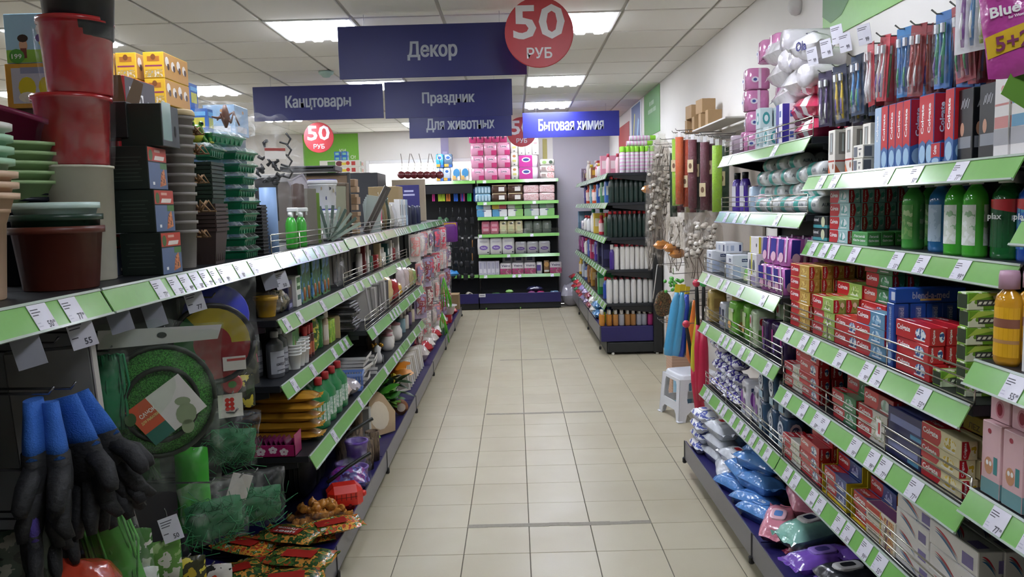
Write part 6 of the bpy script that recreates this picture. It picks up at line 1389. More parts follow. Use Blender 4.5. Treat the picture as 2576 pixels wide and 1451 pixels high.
for k, (px, py, X, L) in enumerate(((1770, 545, 1.3, .45), (1745, 560, 1.34, .42), (1788, 560, 1.34, .4), (1722, 545, 1.32, .4), (1700, 550, 1.28, .42), (1690, 555, 1.34, .45))):
 c = at(px, py, X=X)
 p = cotton_sleeve(20 + k, L, 20, .13) if k < 3 else cotton_sleeve(20 + k, L, 3, .09)
 place(p, 'cotton_bunch', 'short sleeve of ' + ('pale pods below the plum roll', 'pale pods below the charcoal roll', 'pale pods beside the white cartons', 'dry stems below the maroon roll', 'dry stems below the orange roll', 'dry stems at the far edge')[k], 'dried flowers', (X, c.y, c.z), 0, 'short sleeves of pods', rot=(0, .06, k))
for k, (px, py, X) in enumerate(((1665, 618, 1.2), (1690, 625, 1.25), (1705, 640, 1.3), (1634, 478, 1.16))):
 c = at(px, py, X=X)
 place([('pack', MB().pillow(.16, .06, .07, shiny_bag('cf8a44'), 8, 6, 2.5, .15, seed=60 + k).mesh('pk'))], 'dried_flower_pack', 'orange end of a dried flower sleeve, ' + ('lower far one', 'lower middle one', 'lower near one', 'upper one sticking out to the aisle')[k], 'dried flowers', (c.x, c.y, c.z - .03), .6, 'orange dried flowers')
# beach toys and rackets below
for k, (px, py, X, col, w) in enumerate(((1703, 735, 1.2, '4a9cc8', 'sky blue'), (1716, 735, 1.24, '4a9cc8', 'sky blue, second'), (1728, 740, 1.3, '2f4fb8', 'royal blue'))):
 b = MB(); L = .48; b.lathe([(.036, -L), (.042, -L * .9), (.036, -L * .2), (.02, -.03), (.016, 0)], shiny_bag(col, .25, .4, 30), 10); b.box(-.02, .02, -.004, .004, 0, .06, mat('d8c02c', .4))
 place([('rolled_mat', b.mesh('m'))], 'rolled_mat', w + ' rolled beach mat hanging beside the stool', 'mat', hang(px, py, X), 0, rot=(0, R_(8), .2 * k))
for k, (px, py, X, col, w) in enumerate(((1746, 755, 1.24, 'e07a34', 'orange'), (1756, 770, 1.2, 'd8d43c', 'yellow'), (1738, 760, 1.32, '24503c', 'dark green'))):
 b = MB(); L = .45; b.lathe([(.004, -L), (.03, -L * .9), (.034, -L * .6), (.012, -L * .1), (.008, 0)], shiny_bag(col, .3, .3, 30), 10, sy=.5)
 place([('paddle', b.mesh('m'))], 'closed_umbrella', w + ' folded parasol hanging behind the rackets', 'parasol', hang(px, py, X), 0, rot=(0, R_(4), .3 * k))
for k, (px, py, X, ball_c, lean) in enumerate(((1752, 712, 1.16, 'c8304c', 2), (1770, 712, 1.2, '3fae5a', 0), (1726, 815, 1.12, 'c8304c', 9))):
 c = Vector(hang(px, py, X)); b = MB()
 b.lathe([(.012, -.27), (.013, -.08), (.011, -.03), (.006, -.02)], mat('1c1c1e', .5), 10); h = MB()
 zz = c.z - .27; L = max(.2, min(.5, zz - .06)); h.lathe([(.03, -.27 - L), (.036, -.27 - L * .8), (.03, -.27 - L * .3), (.014, -.27)], mat('c22a4c', .35), 10, sy=.6)
 d = MB(); d.ball((0, 0, 0), .026, mat(ball_c, .25, coat=.5), 12, 8)
 place([('handle', b.mesh('hd')), ('bat', h.mesh('bt')), ('ball', d.mesh('bl'))], 'toy_bat', ('crimson toy bat with red ball, tall one', 'crimson toy bat with green ball', 'crimson toy bat with red ball, low leaning one')[k], 'toy bat', (X, c.y, c.z), 0, 'toy bats with balls', rot=(0, R_(-lean), 0))
b = MB(); rnd = random.Random(5)
for q in range(26): b.ball((rnd.gauss(0, .026), rnd.gauss(0, .02), -.03 - abs(rnd.gauss(0, .045))), .0145, mat('5aae4a', .3, coat=.4), 8, 5)
b.tube([(0, 0, 0), (0, 0, .05)], .003, mat('5a7a3a', .6), 5)
place([('grapes', b.mesh('g'))], 'artificial_grapes', 'bunch of green artificial grapes hanging below the sleeves', 'grapes', hang(1694, 690, 1.22), 0)
b = MB(); b.pillow(.17, .03, .2, multi(('4a3a24', '6a5a3a', '3a2c1c', '8a5a34'), 40, .4), 8, 8, 3, .1, Matrix.Translation((0, 0, -.2)), seed=3)
place([('net', b.mesh('n'))], 'dried_pod_pack', 'dark brown pack of dried pods hanging near far shelving', 'dried flowers', hang(1668, 735, 1.2), .4)
b = MB(); b.tube([(-.09, 0, -.3), (-.05, 0, 0), (.1, 0, -.01), (.21, 0, -.01)], .004, mat('d8d8d4', .35), 6)
place([('wire_stand', b.mesh('n'))], 'wire_stand', 'thin white wire bracket above the green grapes', 'bracket', hang(1668, 665, 1.28), 0)
wd_ = multi(('c9a58c', 'b48a70', 'd4b8a0', 'a87c64', 'c9a58c'), 2.2, .5, kind='Z', stretch=(.3, .3, 3))
sb = link('display_stand', None, None, (1.36, 6.35, 0))
MB().box(-.13, .13, -.12, .12, .0, .62, wd_, .004).obj('stand_body', sb)
MB().box(-.135, .135, -.125, .125, .62, .635, mat('d8d2c8', .5), .003).obj('top_board', sb)
for k in range(3): MB().tube([(-.13, -.09 + .09 * k, .6), (-.2, -.09 + .09 * k, .6), (-.205, -.09 + .09 * k, .615)], .003, m_hook, 5).obj('hook', sb)
tag(sb, 'pink-brown striped wooden stand behind the white stool', 'stand')
for k, (x, y, c1) in enumerate(((1.24, 6.0, '9ac4dc'), (1.32, 6.02, 'b8cfd8'), (1.28, 5.95, '5a8ab0'))):
 place(upack(.09, .05, .2, shiny_bag(c1), [(.5, .6, .3, .4, 'e4e8ea')], .45, seed=k), 'toy_pack', 'pale blue toy pack on the floor behind the stool, ' + ('left', 'right', 'front')[k], 'toy pack', (x, y, 0), .4, 'pale blue toy packs')
# ---------------------------------------------------------------- left shelving: garden pots and boxes on the top shelf
XL = -.985
def YL(px, py, X=XL): return at(px, py, X=X).y
def pot(r1, r0, h, m, rim=.012, rimh=.02, wall=.004, n=28, ribs=0):
 b = MB(); b.lathe([(r0 * .96, 0), (r0, .003), (r1 - .002, h - rimh), (r1 + rim * .5, h - rimh), (r1 + rim * .55, h), (r1 - wall, h), (r0 - wall, .006), (.001, .006)], m, n)
 return [('pot', b.mesh('pot'))]
def put(p, nm, lab, cat, x, y, z, rz=0, grp=None, rot=None): return place(p, nm, lab, cat, (x, y, z), rz, grp, rot)
# leftmost nested pots
mP = mat('d3b295', .4); mMint = mat('9fc9a8', .4)
put(pot(.085, .07, .2, mP), 'flower_pot', 'tall peach flower pot at the left edge, bottom of its pile', 'flower pot', -1.13, 1.6, LT)
for k in range(3): put(pot(.1, .07, .1, mP, .02, .012), 'flower_pot', 'peach pot rim in the left edge pile, ' + ('lowest', 'middle', 'upper')[k], 'flower pot', -1.13, 1.6, LT + .12 + .022 * k)
for k in range(4): put(pot(.098, .07, .1, mMint if k < 3 else mat('dcdcd8', .4), .02, .012), 'flower_pot', ('mint pot rim in the left edge pile, lowest', 'mint pot rim in the left edge pile, middle', 'mint pot rim in the left edge pile, upper', 'white pot rim topping the left edge pile')[k], 'flower pot', -1.135, 1.605, LT + .19 + .024 * k)
# dark pots, green bowls, magenta basin
for k in range(5): put(pot(.098, .085, .19, mat('1b1d2b', .35), .008, .01), 'flower_pot', 'dark navy pot nested under the green bowls, ' + posw(k, 5), 'flower pot', -1.27, 2.03, LT + .015 * k, 0, 'nested navy pots')
for k in range(5): put(pot(.135, .09, .075, mat('9bb884', .4), .012, .008), 'bowl', 'pale green wide bowl in a nested pile, ' + posw(k, 5), 'bowl', -1.29, 2.02, LT + .185 + .024 * k, 0, 'nested pale green bowls')
put(pot(.17, .12, .09, mat('7d1c46', .35), .02, .012), 'basin', 'big magenta basin tilted over the green bowls', 'basin', -1.33, 2.08, LT + .345, 0, None, (R_(-10), R_(14), 0))
# rear toy boxes
for z, nm, c1 in ((0, 'brown carton', '6a4a34'), (.27, 'dark brown carton', '4a3830')): put(bx(.24, .2, .265, mat(c1, .6), name='carton'), 'carton', '%s under the toy cartons on the rear shelf' % nm, 'carton', -1.6, 2.78, LT + z)
put(bx(.21, .18, .145, mat('d9a03c', .4), [(.5, .5, .8, .8, 'cfcfe4'), (.34, .46, -.14, .24, 'e2cf2c'), (.66, .46, -.14, .24, 'e2cf2c'), (.34, .24, -.15, .12, 'efe9e4'), (.66, .24, -.15, .12, 'efe9e4'), (.5, .84, .5, .14, '9aa0c8')], name='toy_box'), 'toy_box', 'orange toy carton with two yellow bells printed, left of red buckets', 'toy box', -1.58, 2.76, LT + .536)
b = bx(.2, .18, .16, mat('a6cbe6', .4), [(.5, .14, .98, .26, '8fc04a'), (.72, .68, -.2, .2, 'efeef0'), (.72, .5, -.22, .12, '5f3f8c'), (.74, .4, -.18, .14, 'dfc92c'), (.3, .36, -.07, .14, 'd8a88c'), (.3, .5, -.09, .08, '3a2a24'), (.3, .2, .1, .2, '7a3a34'), (.18, .14, -.13, .15, '4f9a3c')], name='toy_box')
o = put(b, 'toy_box', 'sky blue toy carton with rainbow and price roundel 199, topmost left', 'toy box', -1.575, 2.76, LT + .682)
t = MB(); t.text('199', WTXT, (-.1 + .036, -.092, .022), FRONT, w=.034, h=.016); t.obj('price_roundel', o)
# bucket tower
mRed = mat('a81c24', .25, coat=.4); mCream = mat('cfc9b8', .45)
TX, TY = -1.153, 2.08
put(pot(.094, .082, .3, mCream, .002, .006), 'flower_pot', 'tall cream planter under the red buckets', 'flower pot', TX, TY, LT)
put(pot(.092, .078, .178, mRed, .008, .012), 'bucket', 'glossy red bucket wrapped in film, lower of two', 'bucket', TX + .008, TY, LT + .3005)
put(pot(.088, .076, .19, mRed, .006, .012), 'bucket', 'glossy red bucket wrapped in film, upper of two', 'bucket', TX + .034, TY, LT + .479)
for k in range(3): put(pot(.09, .078, .16, mat('1b1b1f', .35), .008, .012), 'flower_pot', 'black pot on top of the red buckets, ' + posw(k, 3), 'flower pot', TX + .045, TY, LT + .6 + .036 * k + .02)
b = MB()
for z0, r0, dx in ((.3, .1, .008), (.479, .096, .034)): b.lathe([(r0 * .9, LT + z0 + .002), (r0 * .98, LT + z0 + .09), (r0 * 1.03, LT + z0 + .17)], film('ffffff', .05, .08, 9), 24, Matrix.Translation((dx, 0, 0)), cap=False)
tag(b.obj('stretch_film', loc=(TX, TY, 0)), 'clear stretch film wrapped round the two red buckets', 'film')
put(pot(.096, .08, .147, mat('5e2b20', .4), .01, .016), 'flower_pot', 'red-brown flower pot at the shelf front, bottom of three', 'flower pot', -1.078, 1.85, LT)
put(pot(.094, .08, .14, mat('1e3a2c', .35), .01, .014), 'flower_pot', 'dark green pot nested in the brown pot', 'flower pot', -1.078, 1.85, LT + .035)
put(pot(.09, .078, .05, mat('c4dcd6', .35), .008, .014), 'flower_pot', 'mint white dish on top of the brown and green pots', 'flower pot', -1.078, 1.85, LT + .152)
for k in range(2): put(pot(.08, .075, .235, mat('9c1820', .35), .003, .006), 'flower_pot', 'red tall pot half hidden behind the cream planter, ' + ('lower', 'upper')[k], 'flower pot', -1.24, 2.33, LT + .236 * k)
# dark cartons with coloured fronts
mdk = mat('15201c', .45)
def seedbox(plain=False):
 b = MB(); w, d, h = .13, .115, .119
 b.box(-w / 2, w / 2, -d / 2, d / 2, 0, h, mdk if not plain else mat('1d2a24', .4), .002)
 o = (-w / 2, -d / 2, 0)
 if not plain:
  b.rect(w / 2, h * .82, w * .97, h * .32, mat('b8402f', .4), o, FRONT, .0003); b.oval(w * .16, h * .8, w * .1, h * .13, mat('4a6a3c', .4), o, FRONT, .0006)
  b.rect(w * .6, h * .74, w * .5, h * .1, mat('dcd2c8', .4), o, FRONT, .0006, skew=.004); b.rect(w * .5, h * .9, w * .3, h * .06, mat('d8a898', .4), o, FRONT, .0006)
  b.rect(w / 2, h * .32, w * .97, h * .62, mat('5d6f92', .4), o, FRONT, .0003); b.rect(w * .8, h * .56, w * .36, h * .14, mat('4f7a45', .4), o, FRONT, .0005)
  b.flat([(w * .55, h * .06), (w * .9, h * .12), (w * .82, h * .5), (w * .66, h * .4)], multi(('b8643c', 'd88a5a', '6a3a2c'), 80), o, FRONT, .0007)
  b.rect(w * .24, h * .14, w * .1, h * .07, WTXT, o, FRONT, .0007)
  for k in range(7): b.rect(d * .5, h * (.2 + .09 * k), d * (.7 - .08 * (k % 3)), h * .02, mat('3a443e', .5), (-w / 2, d / 2, 0), LEFT, .0004)
 else:
  b.rect(w * .3, h * .6, w * .5, h * .9, mat('6f8f7c', .2, coat=.5), o, FRONT, .0003); b.oval(w * .75, h * .4, w * .05, h * .14, mat('0c0e0d', .6), o, FRONT, .0006)
 return [('seed_carton', b.mesh('seed_carton'))]
ps = seedbox()
for k in range(3): put(ps, 'garden_carton', 'dark garden carton with red header and picture, ' + posw(k, 3) + ' of the front stack', 'garden carton', XL - .06 - .012 * k, 2.252, LT + .12 * k, FACE_L + .02 * k)
put(seedbox(True), 'garden_carton', 'dark glossy carton with a finger hole on the picture cartons', 'garden carton', XL - .06, 2.3, LT + .361, FACE_L + .05)
b = MB(); b.box(-.055, .055, -.05, .05, 0, .1, mat('1a1c1a', .5), .002); b.add([(-.055, -.05, .1), (.055, -.05, .1), (.04, -.03, .175), (-.04, -.03, .175)], [(0, 1, 2, 3), (3, 2, 1, 0)], mat('7a6248', .8)); b.add([(.055, -.05, .1), (.055, .05, .1), (.075, .04, .16), (.075, -.03, .165)], [(0, 1, 2, 3), (3, 2, 1, 0)], mat('6d5640', .8))
put([('open_carton', b.mesh('oc'))], 'open_carton', 'open dark carton with raised brown flaps topping the stack', 'carton', XL - .15, 2.27, LT + .385, .1)
for k in range(3): put(ps, 'garden_carton', 'dark garden carton in the second stack behind, ' + posw(k, 3), 'garden carton', XL - .2 - .01 * k, 2.27, LT + .12 * k, FACE_L)
# grey pots with twine
mg = mat('8c8682', .6); mtw = mat('8a6a48', .8)
pg = pot(.046, .036, .12, mg, .006, .01, n=20)
gx, gy = XL - .058, 2.46
for k in range(13):
 o = put(pg, 'grey_pot', 'grey nested plant pot beside picture cartons, ' + posw(k, 13), 'flower pot', gx + .0008 * k, gy, LT + .029 * k, 0, 'nested grey pots')
b = MB(); b.lathe([(.052, 0), (.05, .012), (.046, .018), (.02, .02)], mat('c9b48c', .8), 16)
put([('lid', b.mesh('l'))], 'twine_coil', 'coil of straw twine lying on the grey pots', 'twine', gx + .01, gy, LT + .469)
for k, (z, s_) in enumerate(((.18, 2.4), (.27, 1.6), (.36, 1.9), (.42, 1.4), (.1, 1.3))):
 b = MB()
 for q in range(5):
  a = q * 1.3; b.tube([(0, 0, 0), (.012 * s_ * math.cos(a), .014 * s_ * math.sin(a), .012 * s_), (.02 * s_ * math.cos(a + .5), .018 * s_ * math.sin(a + .5), -.004), (0, 0, -.004)], .0035, mtw, 5)
 put([('bow', b.mesh('bow'))], 'twine_knot', 'brown twine knot tied to the grey pots, ' + ('biggest one', 'third highest', 'second highest', 'highest', 'lowest')[k], 'twine', gx + .05, gy + .03, LT + z)
# rear cartons: red, yellow, blue
pr_ = bx(.2, .24, .168, mat('a81f28', .4), name='carton', prints=[(.5, .6, .6, .3, 'b83a3c')])
b = MB(); b.box(-.1, .1, -.12, .12, 0, .168, mat('a3222a', .4), .002); b.box(.1, .1006, -.118, .118, .06, .166, mat('3a3338', .4))
for k in range(3): b.rect(.05 + .07 * k, .11 - .02 * k, .035, .045, mat('d8d4d2', .4), (.1006, -.12, 0), RIGHT, .0004); b.oval(.05 + .07 * k, .11 - .02 * k, .01, .016, mat('44403f', .4), (.1006, -.12, 0), RIGHT, .0008)
b.rect(.1, .09, .13, .05, mat('c8494c', .4), (-.1, -.12, 0), FRONT, .0004)
pr_ = [('carton', b.mesh('carton'))]
for k in range(4): put(pr_, 'carton', 'red carton with dark pictured side on the rear shelf, ' + posw(k, 4), 'carton', -1.5, 3.02, LT + .169 * k)
b = MB(); b.box(-.042, .042, -.12, .12, 0, .105, mat('d2a92c', .4), .002); o = (-.042, -.12, 0)
b.rect(.042, .078, .05, .02, mat('a86a2c', .4), o, FRONT, .0004); b.oval(.042, .085, .01, .012, mat('7a4a24', .4), o, FRONT, .0008); b.rect(.042, .05, .07, .006, mat('8a3a5c', .4), o, FRONT, .0004); b.rect(.042, .02, .07, .03, multi(('c8c0b0', 'b8963c', '9a9a8c'), 60), o, FRONT, .0004)
b.box(.042, .0426, -.118, .118, .003, .102, mat('b8863c', .4))
for k in range(4): b.oval(.03 + .055 * k, .07 - .012 * (k % 2), .018, .02, mat('e0d8d0', .4), (.0426, -.12, 0), RIGHT, .0004, 10); b.oval(.04 + .055 * k, .05, .012, .014, mat('4a3024', .4), (.0426, -.12, 0), RIGHT, .0006, 8)
py_ = [('carton', b.mesh('carton'))]
for c in range(3):
 for k in range(2): put(py_, 'carton', 'yellow carton with food pictures high on the rear shelf, %s, %s' % (('lower', 'upper')[k], ('left', 'middle', 'right')[c]), 'carton', -1.665 + .093 * c + .02 * (c == 2), 3.4, LT + .62 + .106 * k, 0, 'yellow cartons')
put(bx(.3, .24, .309, mat('8a6f3c', .5), name='carton'), 'carton', 'ochre carton carrying the yellow cartons, lower', 'carton', -1.58, 3.4, LT); put(bx(.3, .24, .309, mat('a0803c', .5), name='carton'), 'carton', 'ochre carton carrying the yellow cartons, upper', 'carton', -1.58, 3.4, LT + .31)
blu = bx(.1, .1, .125, mat('2a62b0', .35), [(.5, .45, .7, .4, 'c9c44a'), (.5, .8, .8, .16, '6ab0e0')], name='toy_box')
put(bx(.34, .3, .56, mat('35506a', .5), name='carton'), 'carton', 'steel blue carton carrying the blue toy cartons', 'carton', -1.58, 4.05, LT)
for k, (x, z) in enumerate(((-1.66, .561), (-1.55, .561), (-1.63, .687))): put(blu, 'toy_box', 'blue toy carton with yellow picture beyond yellow cartons, ' + ('left', 'right', 'top one')[k], 'toy box', x, 3.98, LT + z)
put(bx(.16, .2, .15, mat('9cc0e0', .35), [(.5, .2, .7, .2, 'e0e6ec'), (.6, .8, -.06, .06, 'd8a06a')], name='toy_box'), 'toy_box', 'pale blue toy carton right of the blue ones', 'toy box', -1.47, 4.1, LT + .561)
# square nested pots
def sqpot(w1, w0, h, m, rim=.005, rimh=.01):
 b = MB(); prof = [(w0, 0), (w1, h - rimh), (w1 + rim, h - rimh), (w1 + rim, h), (w1 - .003, h), (w0 - .003, .005)]
 V = []
 for w, z in prof: V += [(-w, -w, z), (w, -w, z), (w, w, z), (-w, w, z)]
 F = [(j * 4 + k, j * 4 + (k + 1) % 4, (j + 1) * 4 + (k + 1) % 4, (j + 1) * 4 + k) for j in range(len(prof) - 1) for k in range(4)]
 F += [(3, 2, 1, 0), tuple(range(len(prof) * 4 - 4, len(prof) * 4))]
 b.add(V, F, m)
 for k in range(5):
  for sg in (0, 1):
   M = Matrix.Rotation(math.pi / 2 * (1 if sg else 0), 4, 'Z'); x = -w0 * .8 + w0 * 1.6 * k / 4
   b.box(x - .003, x + .003, -w0 - .004, -w0 + .002, .01, h * .75, m, M=M)
 return [('pot', b.mesh('pot'))]
pb_ = sqpot(.058, .046, .12, mat('3f322f', .55)); pgk = sqpot(.056, .046, .1, mat('1e3429', .5))
for k in range(7): put(pb_, 'square_pot', 'brown square pot in a nested pile, ' + posw(k, 7), 'flower pot', XL - .066, 2.66, LT + .0135 * k, .04, 'nested brown square pots')
for k in range(9): put(pgk, 'square_pot', 'dark green square pot nested on the brown ones, ' + posw(k, 9), 'flower pot', XL - .068, 2.66, LT + .205 + .0135 * k - .075, .02, 'nested dark green square pots')
# green trays with clear domes
def domed(w, d, seed=0):
 t = MB(); g = clear('1f7a52', .85, .1); V = []
 prof = [(.82, 0), (.92, .024), (1.0, .026), (1.0, .03)]
 for k, z in prof: V += [(-w * k, -d * k, z), (w * k, -d * k, z), (w * k, d * k, z), (-w * k, d * k, z)]
 F = [(j * 4 + k, j * 4 + (k + 1) % 4, (j + 1) * 4 + (k + 1) % 4, (j + 1) * 4 + k) for j in range(3) for k in range(4)] + [(3, 2, 1, 0)]
 t.add(V, F, g)
 for k in range(6):
  x = -w * .7 + w * 1.4 * k / 5; t.box(x - .004, x + .004, -d * .9, d * .9, .002, .022, mat('17563a', .4))
 m = MB(); V = []
 for k, z in ((1.0, .03), (.95, .034), (.8, .046), (.0, .048)): V += [(-w * k, -d * k, z), (w * k, -d * k, z), (w * k, d * k, z), (-w * k, d * k, z)]
 m.add(V, [(j * 4 + k, j * 4 + (k + 1) % 4, (j + 1) * 4 + (k + 1) % 4, (j + 1) * 4 + k) for j in range(3) for k in range(4)], film('eef6f2', .3, .06, 24))
 return [('tray', t.mesh('tray')), ('dome', m.mesh('dome'), 'clear plastic dome')]
pd_ = domed(.09, .088)
for k in range(9): put(pd_, 'seedling_tray', 'green seedling tray with clear dome, ' + posw(k, 9) + ' of the stack', 'seedling tray', XL - .092 - random.uniform(0, .012), 2.98 + random.uniform(-.012, .012), LT + .0455 * k, FACE_L + random.gauss(0, .06), 'domed green trays')
for k in range(5): put(pd_, 'seedling_tray', 'domed green tray in the pile behind, ' + posw(k, 5), 'seedling tray', XL - .28, 2.99, LT + .046 * k, FACE_L + random.gauss(0, .06), 'domed green trays behind')
put(domed(.13, .07), 'seedling_tray', 'wide domed green tray bridging the pot pile and tray stack', 'seedling tray', XL - .09, 2.84, LT + .412, FACE_L - .1)
put(pd_, 'seedling_tray', 'domed green tray sitting on the dark square pots', 'seedling tray', XL - .09, 2.67, LT + .355, FACE_L + .1)
# frog, insect bag
b = MB(); fg = mat('4f8a2c', .3, coat=.5); yl = mat('b8b03c', .35)
b.ball((0, 0, .035), .036, fg, 12, 8, .85); b.ball((.0, -.028, .045), .024, fg, 10, 7, .8); b.ball((0, -.012, .026), .03, yl, 10, 7, .8)
for sx in (-1, 1):
 b.ball((sx * .015, -.034, .066), .009, fg, 8, 6); b.ball((sx * .016, -.041, .067), .005, BLACK, 6, 5)
 b.tube([(sx * .03, .01, .03), (sx * .05, -.01, .035), (sx * .045, -.03, .004)], [.011, .009, .006], fg, 6); b.tube([(sx * .02, -.02, .03), (sx * .028, -.04, .004)], [.007, .006], fg, 6); b.ball((sx * .046, -.036, .004), .009, yl, 6, 4, .5)
put([('frog', b.mesh('frog'))], 'frog_figurine', 'shiny green frog figurine with yellow belly on the domed trays', 'figurine', XL - .1, 2.71, LT + .405, .7)
def clearbag(w, d, h, op=.1, seed=0, scale=16): return [('film', MB().pillow(w, h, d, film('ffffff', op, .08, scale), 12, 12, 3, .12, Matrix.Rotation(math.pi / 2, 4, 'X') @ Matrix.Translation((0, h / 2, -d / 2)), seed=seed).mesh('film'), 'clear crinkled film')]
b = MB(); rnd = random.Random(9); rb = mat('6a3f2c', .5)
b.lathe([(.004, -.04), (.016, -.01), (.013, .02), (.006, .045)], rb, 8)
for q in range(6): a = q * 1.05; b.tube([(0, 0, .0), (.03 * math.cos(a), .02 * math.sin(a), .02 - .008 * q), (.05 * math.cos(a), .03 * math.sin(a), -.03 + .01 * q)], [.006, .005, .003], rb, 5)
b2 = MB()
for v_ in b.v: pass
for i, v_ in enumerate(b.v): b.v[i] = (v_[0], v_[1], v_[2] + .07)
put([('decoration', b.mesh('d'))] + clearbag(.22, .12, .13, .14, 3), 'garden_ornament', 'clear bag with a brown garden ornament on the domed trays', 'ornament', XL - .1, 3.02, LT + .46, .6)
put(clearbag(.16, .1, .1, .16, 4), 'empty_bag', 'crumpled empty clear bag beside the ornament bag', 'bag', XL - .15, 3.13, LT + .41, .5)
# clear hanging bag with dark pieces
b = MB(); dk = mat('232527', .4)
for q in range(16):
 x, z = rnd.uniform(-.06, .05), rnd.uniform(.3, .5); a = rnd.uniform(0, 6.3)
 b.tube([(x, 0, z), (x + .02 * math.cos(a), -.01, z + .02 * math.sin(a)), (x + .035 * math.cos(a + .7), 0, z + .035 * math.sin(a + .7))], [.009, .008, .004], dk, 5)
for q in range(4): a = .5 * q; b.tube([(.05, 0, .33 + .05 * q), (.085, 0, .32 + .05 * q), (.1, 0, .345 + .05 * q), (.08, 0, .37 + .05 * q)], .005, dk, 5)
b.pillow(.1, .2, .03, mat('1c1a1b', .6), 6, 6, 2.5, .1, Matrix.Rotation(math.pi / 2, 4, 'X') @ Matrix.Translation((-.02, .22, -.015)))
t = MB(); t.box(-.03, .06, -.062, -.06, .4, .45, mat('c9c4bc', .5)); t.box(-.03, .06, -.0625, -.0622, .436, .448, mat('8a3a34', .5))
put([('rubber_toys', b.mesh('d'))] + clearbag(.2, .1, .6, .08, 6, 10) + [('header_card', t.mesh('t'))], 'toy_bag', 'tall clear bag of black rubber pieces with a white label', 'toy bag', XL - .11, 3.56, LT + .002, .5)
b = MB(); b.pillow(.06, .3, .03, mat('4a342c', .5), 6, 8, 3, .05, Matrix.Rotation(math.pi / 2, 4, 'X') @ Matrix.Translation((0, .15, -.015)))
put([('strip', b.mesh('s'))] + clearbag(.09, .05, .5, .1, 8, 14), 'brown_strip_pack', 'narrow clear pack with a dark brown strip beside the spray bottles', 'pack', XL - .05, 3.78, LT + .002, .5)
put([('roll', MB().lathe([(.012, 0), (.034, 0), (.035, .13), (.034, .27), (.012, .27)], mat('86a5cf', .5), 18).mesh('r'))], 'blue_roll', 'upright pale blue roll beside green spray bottles', 'roll', XL - .035, 3.27, LT)
b = MB()
for k in range(14): b.box(-.04, .04, -.035, .035, .014 * k, .014 * k + .007, BLACK, .002); b.box(-.036, .036, -.031, .031, .014 * k + .007, .014 * k + .014, mat('0d0d0f', .6))
put([('trays', b.mesh('t'))], 'black_tray_pile', 'pile of thin black ridged trays before the blue roll', 'tray pile', XL - .05, 3.14, LT + .002)
def spray(c, cap):
 b = MB(); b.lathe([(.024, 0), (.026, .006), (.026, .11), (.018, .135), (.011, .142)], mat(c, .25, coat=.4), 14); h = MB()
 h.lathe([(.012, .14), (.013, .165)], mat(cap, .35), 10); h.box(-.012, .012, -.035, .014, .165, .185, mat(cap, .35), .004); h.box(-.003, .003, -.032, -.026, .15, .167, mat(cap, .35))
 return [('bottle', b.mesh('b')), ('trigger', h.mesh('t'))]
for k, (px, py, X, z) in enumerate(((735, 620, XL - .03, 0), (760, 622, XL - .03, 0), (738, 600, XL - .11, .05))):
 put(spray('3fa83a', 'e4e8e6'), 'spray_bottle', 'bright green plant spray bottle with white trigger, ' + ('left front', 'right front', 'rear one')[k], 'spray bottle', X, YL(px, py, X), LT + .002, FACE_L)
put(bx(.09, .02, .28, mat('6f6a60', .6), name='board'), 'board', 'taupe board standing behind the wire guard', 'board', XL - .05, 3.96, LT + .002, .9); put(bx(.08, .02, .26, mat('5f7f2c', .5), name='board'), 'board', 'olive green board standing next to the taupe one', 'board', XL - .05, 4.04, LT + .002, .9)
# white printed buckets, fan of slats
def pail(seed):
 b = MB(); b.lathe([(.068, 0), (.07, .004), (.077, .13), (.08, .132), (.08, .142)], mat('e2e2e4', .35), 22); l = MB(); l.lathe([(.083, .142), (.085, .146), (.085, .158), (.08, .166), (.001, .168)], mat('e4e4e8', .35), 22); l.lathe([(.0835, .158), (.0805, .167), (.05, .1685)], mat('3a46b0', .35), 22, cap=False)
 r = random.Random(seed); o = MB()
 for k in range(9):
  a = -2.6 + .32 * k; z = r.uniform(.03, .11); R1 = .0725 + .06 * z
  V = []
  for q in range(4): aa = a + r.uniform(.05, .16) * (q in (1, 2)); zz = z + (.02 if q > 1 else 0) + r.uniform(0, .01); V.append((R1 * 1.005 * math.cos(aa), R1 * 1.005 * math.sin(aa), zz))
  o.add(V, [(0, 1, 2, 3)], mat(('2b3370', '4a4a55', 'a09078')[k % 3], .4))
 return [('pail', b.mesh('p')), ('lid', l.mesh('l'), 'white lid with blue band'), ('print', o.mesh('o'))]
for k in range(2): put(pail(k), 'plastic_pail', 'white printed plastic pail with blue banded lid, ' + ('lower', 'upper')[k], 'pail', XL - .11, 4.52, LT + .01 + .17 * k, .5)
b = MB()
for k in range(9):
 a = R_(-25 + 11 * k); M = Matrix.Rotation(a, 4, 'Y'); b.box(-.008, .008, -.004 - .004 * k, -.004 * k, 0, .19, mat('46584e', .5) if k % 2 else clear('9fb0a4', .6), M=M)
put([('slats', b.mesh('s'))], 'slat_fan', 'fan of dark green and clear slats before the white pails', 'slats', XL - .03, 4.28, LT + .01, .6)
put(clearbag(.2, .03, .1, .2, 12), 'slat_pack', 'clear pack lying across the wire guard by the slats', 'pack', XL + .0, 4.3, LT + .03, FACE_L)
